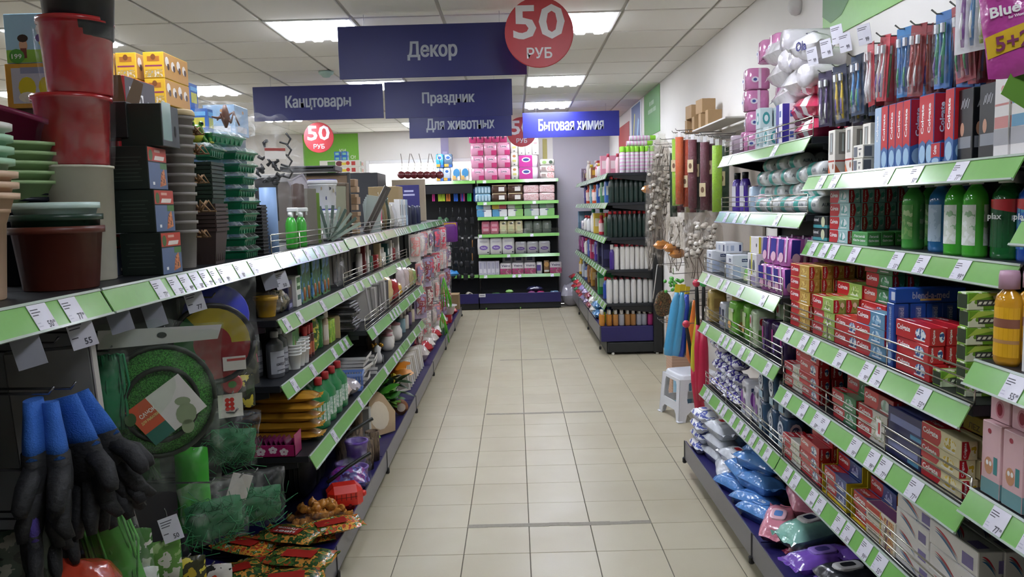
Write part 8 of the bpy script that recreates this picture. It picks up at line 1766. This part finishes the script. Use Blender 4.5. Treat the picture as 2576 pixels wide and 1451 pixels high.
b.add([(-.1, 0, 0), (.1, 0, 0), (.13, 0, .12), (.06, 0, .24), (-.03, 0, .27), (-.12, 0, .1)] + [(-.1, .012, 0), (.1, .012, 0), (.13, .012, .12), (.06, .012, .24), (-.03, .012, .27), (-.12, .012, .1)], [(0, 1, 2, 3, 4, 5), (11, 10, 9, 8, 7, 6)] + [(k, k + 6, (k + 1) % 6 + 6, (k + 1) % 6) for k in range(6)], mat('b89e7c', .6)); b.oval(.0, .12, .075, .09, mat('d8cbb4', .6), (0, -.001, 0), FRONT)
for k in range(3): put([('plaque', b.mesh('p'))], 'wood_plaque', 'pale wooden slice plaque leaning at the lip, ' + ('front', 'middle', 'rear')[k], 'plaque', -.86 - .02 * k, 4.22 + .04 * k, ZB0 + .01, 0, 'wooden plaques', (R_(-14), 0, FACE_L - .7))
b = MB(); b.lathe([(.045, 0), (.05, .02), (.05, .05), (.001, .05)], mat('8a5a3c', .6), 16, Matrix.Rotation(math.pi / 2, 4, 'X')); b.oval(0, 0, .03, .03, mat('d8c8b8', .5), (0, -.051, 0), FRONT)
put([('slice', b.mesh('s'))], 'log_slice', 'round log end with pale label before the artificial plants', 'log slice', -.83, 4.75, ZB0 + .055, .3)
lf = MB(); lf.add([(0, 0, 0), (.014, .03, .006), (.018, .06, .004), (0, .1, -.012), (-.018, .06, .004), (-.014, .03, .006)], [(0, 1, 2, 3, 4, 5)], mat('3f7a2c', .4));
def plant(seed, n, L, cols, spread, wide=1.0, lobed=False):
 rnd = random.Random(seed); P = []
 s_ = MB()
 for q in range(5): a = q * 1.26; s_.tube([(0, 0, 0), (.02 * math.cos(a), .02 * math.sin(a), .08), (spread * .5 * math.cos(a), spread * .5 * math.sin(a), .15)], .004, mat('3a4a24', .6), 5)
 P.append(('stem', s_.mesh('stem')))
 for q in range(n):
  l = MB(); w = L * .28 * wide; m = mat(cols[q % len(cols)], .4)
  V = []; nn = 6
  for t in range(nn + 1):
   u = t / nn; ww = w * math.sin(math.pi * min(1, u * .96 + .04)) ** .8 * ((1.3 if t % 2 else .7) if lobed else 1)
   V += [(-ww, L * u, -.25 * L * u * u), (0, L * u, -.25 * L * u * u + .06 * L * math.sin(math.pi * u)), (ww, L * u, -.25 * L * u * u)]
  l.add(V, [(3 * t + c, 3 * t + c + 1, 3 * t + c + 4, 3 * t + c + 3) for t in range(nn) for c in (0, 1)], m, True)
  P.append(('leaf', l.mesh('leaf'), (rnd.uniform(-spread, spread) * .4, rnd.uniform(-spread, spread) * .4, rnd.uniform(.06, .17)), (rnd.uniform(-.2, .9), rnd.uniform(-.3, .3), rnd.uniform(0, 6.28))))
 return P
def put_plant(P, nm, lab, x, y, z):
 o = link(nm, None, None, (x, y + .58, z))
 for p in P: link(p[0], p[1], o, p[2] if len(p) > 2 else None, rot=p[3] if len(p) > 3 else None)
 tag(o, lab, 'artificial plant')
put_plant(plant(1, 26, .17, ('3f8a24', '4f9a2c', '2f6a20'), .14, 1.3), 'artificial_plant', 'broad leaved bright green artificial plant on base shelf', -.98, 4.5, ZB0 + .06)
put_plant(plant(2, 22, .12, ('1f3a24', '2a4a2c'), .12, .6), 'artificial_plant', 'dark narrow leaved artificial plant near the lip', -.92, 5.0, ZB0 + .02)
put_plant(plant(3, 24, .1, ('4a7a24', '5f8a34', '3a6a24'), .1, .8), 'artificial_plant', 'small leafy green artificial plant beside the log slice', -.88, 4.62, ZB0 + .01)
put_plant(plant(4, 20, .15, ('c87a1c', 'd89024', 'b86a1c'), .13, 1.5, True), 'artificial_plant', 'orange maple leaved artificial branch above the green plants', -.95, 5.05, ZB0 + .16)
for k in range(10): put(pframe(.16, .2, .014, .02, ('c9c4b8', 'b8b0a0', 'd8d4cc')[k % 3], '8a8478'), 'framed_picture', 'cream frame leaning in a row on the far base shelf, %s' % ORD[k], 'picture frame', -.9, 5.4 + .1 * k, ZB0, 0, 'cream frames on base shelf', (R_(-10), 0, FACE_L - .6))
b = MB(); b.box(-.06, .06, -.05, .05, 0, .1, mat('c8b824', .4), .01); put([('box', b.mesh('b'))], 'yellow_box', 'yellow plastic box behind the orange branch', 'box', -1.0, 5.3, ZB0 + .1)
put = _put
# ---------------------------------------------------------------- units with hooks: packs hanging in rows
cl = ('cfc4bc', 'c2b4ac', 'd0485c', 'd8908c', 'b8343c', 'c9b8c0', '9a86a8', 'd4ccc4', 'e0d8d0', '8a3c44', 'a8a49c', '7a6a8c')
wd2 = ('ivory', 'greige', 'crimson', 'salmon', 'scarlet', 'pale lilac', 'mauve', 'stone', 'cream', 'wine', 'grey', 'violet')
n = 0
for ri, (zt, hh_) in enumerate(((1.33, .24), (1.06, .26), (.77, .24), (.5, .22))):
 for k in range(15):
  y = 7.12 + 3.6 * (k + .5) / 15 + random.uniform(-.03, .03); ci = (k * 5 + ri * 3) % 12; h = hh_ * random.uniform(.8, 1.1)
  b = MB(); w = random.uniform(.09, .15)
  b.box(-w / 2, w / 2, -.002, .002, -h, 0, mat(cl[ci], .5)); b.pillow(w * .8, h * .7, .035, multi((cl[ci], cl[(ci + 3) % 12], cl[(ci + 7) % 12]), 22, .25, .3), 6, 6, 3, .08, Matrix.Rotation(math.pi / 2, 4, 'X') @ Matrix.Translation((0, -h * .45, .0)), seed=n)
  f = MB(); f.box(-w / 2, w / 2, -.03, -.004, -h, -h * .04, film('ffffff', .12, .08, 20))
  put([('card', b.mesh('c')), ('film', f.mesh('f'))], 'hanging_pack', '%s stationery pack, %s hook row, %s from the near end' % (wd2[ci], ('top', 'second', 'third', 'lowest')[ri], ORD[k]), 'hanging pack', -.93 + .03 * math.sin(k * 2 + ri), y, zt, FACE_L - .5 + random.gauss(0, .2), 'packs on the hooked units')
  hk = MB(); hk.tube([(-1.36, 0, .008), (-.93, 0, .004), (-.905, 0, .016)], .0025, m_hook, 5)
  tag(hk.obj('peg_hook', loc=(0, y, zt)), 'chrome hook behind the %s pack, %s row, %s' % (wd2[ci], ('top', 'second', 'third', 'lowest')[ri], ORD[k]), 'hook', 'hooks of the far left units'); n += 1
put([('bag', MB().pillow(.2, .26, .05, mat('6a2a80', .4), 8, 8, 3, .05, Matrix.Rotation(math.pi / 2, 4, 'X') @ Matrix.Translation((0, -.13, 0))).mesh('b')), ('band', MB().box(-.08, .08, -.04, -.02, -.06, -.01, mat('c8982c', .4)).mesh('x'))], 'purple_bag', 'purple and gold gift bag hanging at far end of left shelving', 'gift bag', -.86, 10.3, 1.38, .3)
b = MB()
for q in range(30): a = q * .7; b.tube([(0, 0, 0), (.03 * math.cos(a), .03 * math.sin(a), -.1), (.06 * math.cos(a) + .02, .05 * math.sin(a), -.3 - .05 * math.sin(q))], .0035, mat('5fc82c', .4), 4)
for k, (y, z) in enumerate(((8.9, .78), (8.6, .42))): put([('streamers', b.mesh('s'))], 'streamers', 'bright green tinsel streamers hanging over the lip, ' + ('upper', 'lower')[k], 'streamers', -.83, y, z, k)
put(bx(.3, .28, .34, mat('a08662', .6), name='carton'), 'carton', 'brown cardboard carton at the far end of left shelving', 'carton', -.98, 11.2, .0)
b = MB(); b.lathe([(.1, 0), (.13, .1), (.15, .105), (.15, .112), (.13, .112)], mat('d8d0d0', .35), 24)
put([('bowl', b.mesh('b'))], 'plastic_bowl', 'pale pink round plastic bowl on the far base shelf', 'bowl', -.9, 9.7, ZB0 + .1); put(bx(.2, .2, .1, mat('c02c34', .4), [(.5, .5, .6, .4, 'e0d8d8')], name='carton'), 'carton', 'red carton under the pale pink bowl', 'carton', -.92, 9.7, ZB0); put([('bag', MB().pillow(.24, .2, .12, shiny_bag('b8202c'), 8, 8, 2.4, .15).mesh('b'))], 'red_bag', 'shiny red bag before the brown carton', 'bag', -.92, 10.3, ZB0, .3)
for k in range(9): put([('bag', MB().pillow(.2, .16, .14, shiny_bag(cl[(k * 4) % 12]), 8, 8, 2.4, .15, seed=k).mesh('b'))], 'mixed_bag', '%s bag on the base below the hooks, %s from near end' % (wd2[(k * 4) % 12], ORD[k]), 'bag', -.93, 7.2 + .27 * k, ZB0, k)
# ---------------------------------------------------------------- nearest left units: hanging gloves, nets, bags
def hook(x, y, z, lab, xb=-1.36): tag(MB().tube([(xb, y, z + .006), (x, y, z), (x + .012, y, z + .014)], .003, m_hook, 5).obj('peg_hook'), lab, 'hook')
RX = Matrix.Rotation(math.pi / 2, 4, 'X')
def glove(seed, cuff='2a62b8'):
 """knitted work glove hanging by its cuff: cuff, coated palm with four fingers and a thumb"""
 r = random.Random(seed); c = MB(); mc = mat(cuff, .8, bump=.4, scale=400); mk = mat('16171b', .7, bump=.3, scale=120)
 c.lathe([(.03, 0), (.034, -.03), (.042, -.075), (.046, -.11)], mc, 16, sy=.38)
 p = MB(); p.lathe([(.001, -.2), (.03, -.195), (.043, -.17), (.047, -.14), (.045, -.1), (.04, -.095)], mk, 16, sy=.42)
 for k, (x, L, a) in enumerate(((-.034, .068, -.12), (-.012, .085, -.03), (.012, .082, .05), (.033, .062, .16))):
  b = r.uniform(-.01, .02); p.tube([(x * .8, 0, -.165), (x, -.004 - b * .3, -.2), (x + a * .03, -.008 - b, -.2 - L * .55), (x + a * .06, -.002 - b * 2, -.2 - L)], [.013, .0135, .012, .007], mk, 8)
 p.tube([(.03, 0, -.125), (.055, -.006, -.155), (.066, -.012, -.19), (.068, -.012, -.205)], [.014, .0145, .012, .007], mk, 8)
 return [('cuff', c.mesh('cuff'), 'blue knitted cuff'), ('palm', p.mesh('palm'), 'black coated palm and fingers')]
G = [(-.98, 1.60, 1.18, -.9), (-.985, 1.66, 1.175, -.5), (-.99, 1.70, 1.17, -.2), (-1.0, 1.58, 1.19, -1.2), (-1.02, 1.635, 1.14, -.7), (-1.02, 1.72, 1.15, .2)]
for k, (x, y, z, r) in enumerate(G): put(glove(k), 'work_glove', 'blue cuffed black work glove on a hook, ' + ('leftmost pair member', 'second from left', 'third from left', 'partly cut by photo edge', 'hidden behind the front ones', 'rightmost with thumb spread')[k], 'glove', x, y, z, r, 'hanging work gloves', (R_(5 * math.sin(k)), R_((-8, -14, -20, -4, -10, -24)[k]), r)).scale = (1.5, 1.5, 1.05)
for k in range(3): put(glove(10 + k, '4a3a8c'), 'work_glove', 'violet cuffed black work glove hanging lower, ' + ORD[k], 'glove', -1.0 - .01 * k, 1.53 + .05 * k, 1.03, -.8 + .3 * k, 'violet cuffed gloves')
hook(-.985, 1.61, 1.195, 'chrome hook holding the blue cuffed gloves'); hook(-.99, 1.7, 1.185, 'second chrome hook holding the blue cuffed gloves'); hook(-1.0, 1.57, 1.045, 'chrome hook holding violet cuffed gloves')
def facing(px, py, X): c = at(px, py, X=X); return c
m_sil = mat('8d8c8a', .35, .5, bump=.2, scale=12)
c = at(165, 1080, X=-1.08)
put([('sheet', MB().box(-.1, .1, -.012, .012, -.2, .2, m_sil, .006).mesh('s')), ('edge', MB().box(.1, .104, -.013, .013, -.2, .2, mat('b8b2ac', .5)).mesh('e'))], 'silver_sheet_pack', 'flat silver insulation sheet pack hanging behind the gloves', 'sheet pack', -1.12, 1.86, 1.05, .12, None, (0, R_(-3), .12)); hook(-1.12, 1.87, 1.26, 'chrome hook holding the silver sheet pack')
def hank(col, w, h, n=26, seed=0, t=.03):
 b = MB(); r = random.Random(seed); m = mat(col, .6)
 for q in range(n):
  x = -w / 2 + w * q / (n - 1); b.tube([(x, r.uniform(-t, t) * .5, 0), (x + r.uniform(-.01, .01), r.uniform(-t, t), -h * .4), (x * .8 + r.uniform(-.01, .01), r.uniform(-t, t), -h * .75), (x * .9, 0, -h)], .0035, m, 4)
 b.pillow(w * .9, h * .95, t * 1.4, m, 6, 8, 3, .05, RX @ Matrix.Translation((0, -h * .5, -t * .7)))
 return b
put([('twine', hank('1f7a4c', .07, .2).mesh('t'))] + [('film', MB().pillow(.09, .24, .08, film('ffffff', .08), 8, 8, 3, .1, RX @ Matrix.Translation((0, -.11, -.04))).mesh('f'))], 'twine_pack', 'hank of emerald twine in a clear bag left of the round net', 'twine', -1.06, 2.0, 1.205, .4); hook(-1.06, 2.0, 1.215, 'chrome hook holding the emerald twine')
# the round net in its bag
b = MB(); gm = multi(('37702c', '468a3a', '2c5a24', '4f9a40'), 420, .8, .4, 'cells', key='mesh'); rim = mat('1c2118', .6)
b.lathe([(.001, .012), (.06, .02), (.1, .012), (.135, 0), (.1, -.012), (.001, -.012)], gm, 26, RX, sy=1.1)
for R0_, zz in ((.138, 0), (.09, .005)): b.tube([(R0_ * math.cos(a), -.03 if R0_ < .1 else 0, R0_ * 1.1 * math.sin(a)) for a in [2 * math.pi * q / 28 for q in range(29)]], .007, rim, 6)
cd = MB(); oo = (0, -.042, -.02); th = R_(38)
def rc(cx, cy, w, h, m, off):
 P = []
 for x, y in ((-w / 2, -h / 2), (w / 2, -h / 2), (w / 2, h / 2), (-w / 2, h / 2)): X, Y = cx + x, cy + y; P.append((X * math.cos(th) - Y * math.sin(th), X * math.sin(th) + Y * math.cos(th)))
 cd.flat(P, m, oo, FRONT, off)
rc(.045, .0, .1, .12, mat('d4d2cc', .5), 0); rc(-.035, .02, .06, .08, mat('c85a3a', .5), .0004); rc(-.035, -.04, .06, .04, mat('2f6a5c', .5), .0004)
cd.text('САЧОК', WTXT, oo, FRONT, w=.045, h=.012, cx=-.035, cy=.005, off=.001, rot=th + math.pi / 2 * 0); cd.text('ДЛЯ РЫБАЛКИ', mat('d8d48a', .5), oo, FRONT, w=.05, h=.009, cx=-.028, cy=-.012, off=.001, rot=th)
for ex, ey, rx_, ry_ in ((.05, .03, .02, .012), (.06, -.005, .026, .03), (.065, -.04, .016, .02)): cd.oval(ex, ey, rx_, ry_, mat('8a9a78', .5), oo, FRONT, .001)
cd.oval(-.075, -.012, .014, .018, mat('3a5a34', .5), oo, FRONT, .0012)
hd = MB(); hd.add([(-.15, -.01, .15), (.14, -.01, .17), (.15, -.012, .21), (-.15, -.012, .2)], [(0, 1, 2, 3), (3, 2, 1, 0)], mat('b6b4b2', .5)); hd.oval(0, .185, .012, .008, mat('2a2c2a', .6), (0, -.0125, 0), FRONT, .001)
fl = MB(); fl.pillow(.31, .48, .08, film('f4fff4', .06, .08, 9), 14, 14, 3.4, .12, RX @ Matrix.Translation((.0, -.02, -.04)), seed=8)
c = at(400, 1010, X=-.97)
put([('net', b.mesh('n')), ('info_card', cd.mesh('c'), 'orange and white paper card'), ('header', hd.mesh('h')), ('film', fl.mesh('f'))], 'fishing_net_pack', 'round green folded landing net in clear bag with orange card', 'landing net', -.965, c.y, c.z, 0, None, (R_(4), R_(4), R_(28))); hook(-.955, c.y + .005, c.z + .19, 'chrome hook holding the round landing net')
put([('net', hank('2c5a2c', .2, .2, 20, 5).mesh('n'))] + [('film', MB().pillow(.24, .3, .08, film('ffffff', .06), 8, 8, 3, .1, RX @ Matrix.Translation((0, -.1, -.04))).mesh('f'))], 'net_pack', 'dark green net pack hanging behind the landing net', 'net pack', -1.16, 2.24, .98, .3); hook(-1.16, 2.24, 1.0, 'chrome hook holding the dark net pack')
# discs
b = MB(); n = 28
for r0, r1, cc in ((.0, .045, ('a82c30',)), (.045, .09, ('c8b42c', '2f7a3c', 'a82c30')), (.09, .098, ('1c1c1c',))):
 for q in range(n):
  a0, a1 = 2 * math.pi * q / n, 2 * math.pi * (q + 1) / n; m = mat(cc[(q * len(cc) // n) % len(cc)], .5)
  b.add([(r0 * math.cos(a0), 0, r0 * math.sin(a0)), (r1 * math.cos(a0), 0, r1 * math.sin(a0)), (r1 * math.cos(a1), 0, r1 * math.sin(a1)), (r0 * math.cos(a1), 0, r0 * math.sin(a1))], [(0, 1, 2, 3), (3, 2, 1, 0)], m)
b.tube([(.098 * math.cos(a), 0, .098 * math.sin(a)) for a in [2 * math.pi * q / 28 for q in range(29)]], .006, BLACK, 6)
lb_ = MB(); lb_.box(.02, .075, -.012, -.011, -.07, -.035, mat('c8c4bc', .5)); lb_.box(.03, .074, -.0125, -.012, -.046, -.04, mat('a83a34', .5))
c = at(535, 865, X=-.99)
put([('disc', b.mesh('d')), ('sticker', lb_.mesh('l'))] + [('film', MB().pillow(.22, .32, .04, film('ffffff', .07), 8, 8, 3.4, .1, RX @ Matrix.Translation((0, .03, -.02))).mesh('f'))], 'flying_disc_pack', 'red, yellow and green cloth flying disc in a clear bag', 'flying disc', -.99, c.y, c.z, .45).scale = (1.3, 1, 1.3); hook(-.99, c.y + .02, c.z + .15, 'chrome hook holding the cloth flying disc')
c = at(578, 800, X=-1.0)
b = MB(); b.lathe([(.11, -.006), (.114, 0), (.11, .006), (.001, .008)], mat('2a36b8', .35), 28, RX); put([('disc', b.mesh('d'))], 'blue_disc', 'plain royal blue disc behind the cloth flying disc', 'flying disc', -1.07, c.y + .06, c.z, .5, None, (0, 0, .5)); hook(-1.07, c.y + .06, c.z + .09, 'chrome hook holding the royal blue disc')
# cherry roundel pack, tomato card, pink ribbon pack
c = at(583, 965, X=-.98); b = MB(); b.lathe([(.001, -.01), (.03, -.008), (.036, 0), (.03, .008)], mat('b8242c', .3), 18, RX); b.oval(0, 0, .014, .012, mat('4a8a3c', .4), (0, -.0115, 0), FRONT, .002)
put([('pack', b.mesh('d')), ('film', MB().pillow(.09, .11, .03, film('ffffff', .1), 6, 6, 3, .1, RX @ Matrix.Translation((0, 0, -.015))).mesh('f'))], 'round_pack', 'round red pack with green leaf below the flying disc', 'pack', -.98, c.y, c.z, .5); hook(-.98, c.y + .005, c.z + .045, 'chrome hook holding the round red pack')
c = at(580, 1020, X=-.985); b = MB(); b.box(-.04, .04, -.001, .001, -.04, .04, mat('d8d4c8', .5))
for q in range(6): b.oval(-.01 + .015 * (q % 2), .02 - .015 * (q // 2), .008, .008, mat('c8342c', .4), (0, -.001, 0), FRONT, .0005 + .0001 * q, 10)
put([('card', b.mesh('c'))], 'tomato_card', 'white card printed with red tomatoes', 'card', -.985, c.y, c.z, .5); hook(-.985, c.y + .004, c.z + .035, 'chrome hook holding the tomato card')
c = at(635, 900, X=-1.0); b = MB(); b.tube([(0, 0, .09), (.012, -.004, .02), (.03, 0, -.05)], [.01, .012, .006], mat('c83a74', .4), 6); b.pillow(.07, .18, .03, multi(('2c2c24', '4a4a34', '6a6a54'), 20, .3), 6, 6, 3, .1, RX @ Matrix.Translation((0, -.05, -.015)))
put([('pack', b.mesh('p'))], 'ribbon_pack', 'dark pack with a pink tie beside the compost bottles', 'pack', -1.07, 3.07, c.z, .5); hook(-1.07, 3.06, c.z + .09, 'chrome hook holding the pink tied pack')
c = at(640, 960, X=-1.0); put([('pack', MB().pillow(.07, .13, .03, multi(('c8b83c', '2c3024', '3a4a30'), 22, .3), 6, 6, 3, .1, RX).mesh('p'))], 'yellow_black_pack', 'yellow and black seed pack hanging under the pink tied one', 'seed pack', -1.08, 3.03, c.z - .06, .5); hook(-1.08, 3.03, c.z - .0, 'chrome hook holding the yellow and black pack')
# bags of green sisal fibre
def sisal(w, h, d, seed, col='1d6a3c'):
 b = MB(); r = random.Random(seed); m = mat(col, .6); m2 = mat('2f8a52', .6)
 b.pillow(w * .86, h * .6, d * .9, m, 10, 10, 2.4, .12, RX @ Matrix.Translation((0, -h * .62, -d * .45)), seed=seed)
 for q in range(90):
  x, z, y = r.uniform(-.4, .4) * w, -h * r.uniform(.36, .88), -d * r.uniform(.2, .5); a = r.uniform(0, 6.28); L = r.uniform(.02, .05)
  b.tube([(x, y, z), (x + L * math.cos(a), y - .006, z + L * math.sin(a)), (x + L * 1.5 * math.cos(a + .8), y, z + L * 1.5 * math.sin(a + .8))], .0012, m2 if q % 2 else m, 3)
 return [('fibre', b.mesh('f')), ('film', MB().pillow(w, h, d * 1.25, film('ffffff', .1, .09, 14), 12, 12, 3, .14, RX @ Matrix.Translation((0, -h / 2, -d * .62)), seed=seed).mesh('film'), 'clear film bag')]
for k, (px, py, X, w, h, words) in enumerate(((590, 1030, -.97, .17, .2, 'upper right one'), (640, 1180, -.92, .2, .2, 'lower right one'), (530, 1205, -.93, .19, .2, 'lower left one'), (570, 1200, -1.08, .18, .2, 'rear one'))):
 c = at(px, py, X=X); put(sisal(w, h, .08, k), 'sisal_bag', 'clear bag of dark green sisal fibre, ' + words, 'sisal bag', X, c.y, c.z, .4, 'bags of green sisal', (0, R_(6 - 4 * k), .4 + .1 * k)); hook(X, c.y, c.z - .01, 'chrome hook holding the %s of the sisal bags' % words)
c = at(590, 1215, X=-.95); put([('card', MB().box(-.035, .03, -.001, .001, -.04, .04, mat('c8c4bc', .5)).mesh('c'))], 'paper_label', 'plain white paper label between the sisal bags', 'label', -.95 + .03, c.y - .03, c.z, .5, None, (0, R_(20), .5)); hook(-.92, c.y - .03, c.z + .03, 'chrome hook holding the plain white label')
c = at(480, 1140, X=-1.05); b = MB(); b.pillow(.1, .28, .06, mat('2f9a1c', .3, bump=.4, scale=20), 8, 10, 2.6, .08, RX @ Matrix.Translation((0, -.12, -.03))); put([('net', b.mesh('n'))], 'lime_net_pack', 'vivid green net pack hanging below the landing net', 'net pack', -1.05, c.y, c.z, .3); hook(-1.05, c.y, c.z, 'chrome hook holding the vivid green net pack')
c = at(250, 1290, X=-1.02); put([('twine', hank('4a9a34', .1, .24, 30, 9, .04).mesh('t'))] + [('film', MB().pillow(.14, .3, .1, film('ffffff', .1), 8, 8, 3, .12, RX @ Matrix.Translation((0, -.13, -.05))).mesh('f'))], 'twine_pack', 'hank of light green twine in clear bag at lower left', 'twine', -1.02, c.y, c.z, .4, None, (0, R_(-14), .4)); hook(-1.02, c.y, c.z + .005, 'chrome hook holding the light green twine')
for k, (px, py, X, w, h, cc, lab) in enumerate(((195, 1300, -1.08, .1, .2, ('2c4a34', '24382c', '6a7a6a'), 'dark green garden pack at lower left'), (230, 1380, -1.05, .1, .16, ('1f3450', '2a4a6a', '24382c'), 'navy garden pack at lower left'), (330, 1330, -1.05, .1, .12, ('b8c4a8', '4a7a3c', 'd0d0c4'), 'pale green seed card below the nets'), (405, 1360, -1.02, .1, .12, ('c8c8b8', '5a8a3c', '8aa86a'), 'white and green seed card right of the pale one'), (470, 1400, -.98, .1, .1, ('c4a82c', '3a3a24', 'd8c84a'), 'yellow and black seed pack near the photo bottom'), (530, 1420, -.95, .12, .1, ('d84a24', 'd8d4cc', '2c2c2c'), 'orange and white seed pack near the photo bottom'), (345, 1430, -1.0, .1, .14, ('6a9ab0', 'd0d4cc', '5a8a4a'), 'pale blue seed card near the photo bottom'), (50, 1330, -1.02, .12, .14, ('1c2420', '2c3a30', '6a6a60'), 'dark pack below the gloves'))):
 c = at(px, py, X=X); put([('pack', MB().pillow(w, h, .03, multi(cc, 20, .25, .3), 8, 8, 3.5, .05, RX @ Matrix.Translation((0, -h / 2, -.015)), seed=k).mesh('p'))], 'seed_pack', lab, 'seed pack', X, c.y, c.z, .45 - .1 * k % .3); hook(X, c.y, c.z - .004, 'chrome hook holding the ' + lab.split(' near')[0].split(' at')[0].split(' below')[0])
b = MB(); b.pillow(.22, .18, .16, shiny_bag('b8402c', .16, .6), 10, 10, 2.6, .12, seed=3); put([('bag', b.mesh('b'))], 'orange_bag', 'orange-red shiny bag on the base shelf at lower left', 'bag', -1.0, 1.62, .66, .4)
for k, (x, y) in enumerate(((-.9, 2.62), (-1.0, 2.45), (-.9, 2.3), (-1.1, 2.6))): put(seedbag(sd if k % 2 else sd2, '', seed=95 + k), 'bulb_bag', 'flower bulb bag at the near end of base shelf, ' + ORD[k], 'bulb bag', x, y, ZB0, .3 * k)
put(bx(.3, .5, .5, mat('23262a', .6), name='bin'), 'dark_bin', 'dark bin under the orange-red bag', 'bin', -1.1, 1.62, .155)
# price cards hung from the rails
for k, (px, py, X, tx, ln) in enumerate(((70, 880, -.955, None, 0), (205, 835, -.955, '55', 0), (300, 800, -.96, None, 0), (388, 790, -.96, None, 0), (490, 755, -.96, '77', 0), (678, 705, -.955, None, 1), (708, 705, -.955, '50', 1), (430, 1330, -.98, '50', 0), (240, 1250, -1.0, '55', 0))):
 c = at(px, py, X=X); b = MB(); m = mat('8c8e98', .3, coat=.4) if tx is None else m_tag
 b.box(-.026, .026, -.0008, .0008, -.035, .035, m)
 if tx:
  for r, (a, y) in enumerate(((.7, .024), (.6, .017), (.5, .01), (.3, -.01))): b.rect(-.022 + .022 * a, y, .044 * a, .0024, m_ink, (0, -.0008, 0), FRONT, .0004)
  b.text(tx, m_ink, (0, -.0008, 0), FRONT, w=.015, h=.014, cx=.008, cy=-.022)
 put([('price_card', b.mesh('c')), ('clip', MB().tube([(0, 0, .035), (0, .012, .05), (0, .0, .06)], .002, m_hook, 4).mesh('k'))], 'price_card', ('grey price card left of all under the near rail', 'white price card reading 55 under the near rail', 'grey price card above the landing net, left', 'grey price card above the landing net, right', 'white price card reading 77 before the flying disc', 'blank white price card above the yellow pot', 'printed price card above the navy carton', 'printed price card low among seed cards', 'printed price card under the silver sheet')[k], 'price card', X + .0, c.y, c.z, .5, 'hanging rail price cards', (R_(-8), R_(-14), .35))
# ---------------------------------------------------------------- one label, one thing
for o in list(SC.objects):
 if o.type == 'MESH' and not o.data.materials: o.data.materials.append(BLACK)
_dup = {k: v for k, v in USED.items() if len(v) > 1}
if _dup: print('LABEL REPEATS', len(_dup), list(_dup.items())[:20])
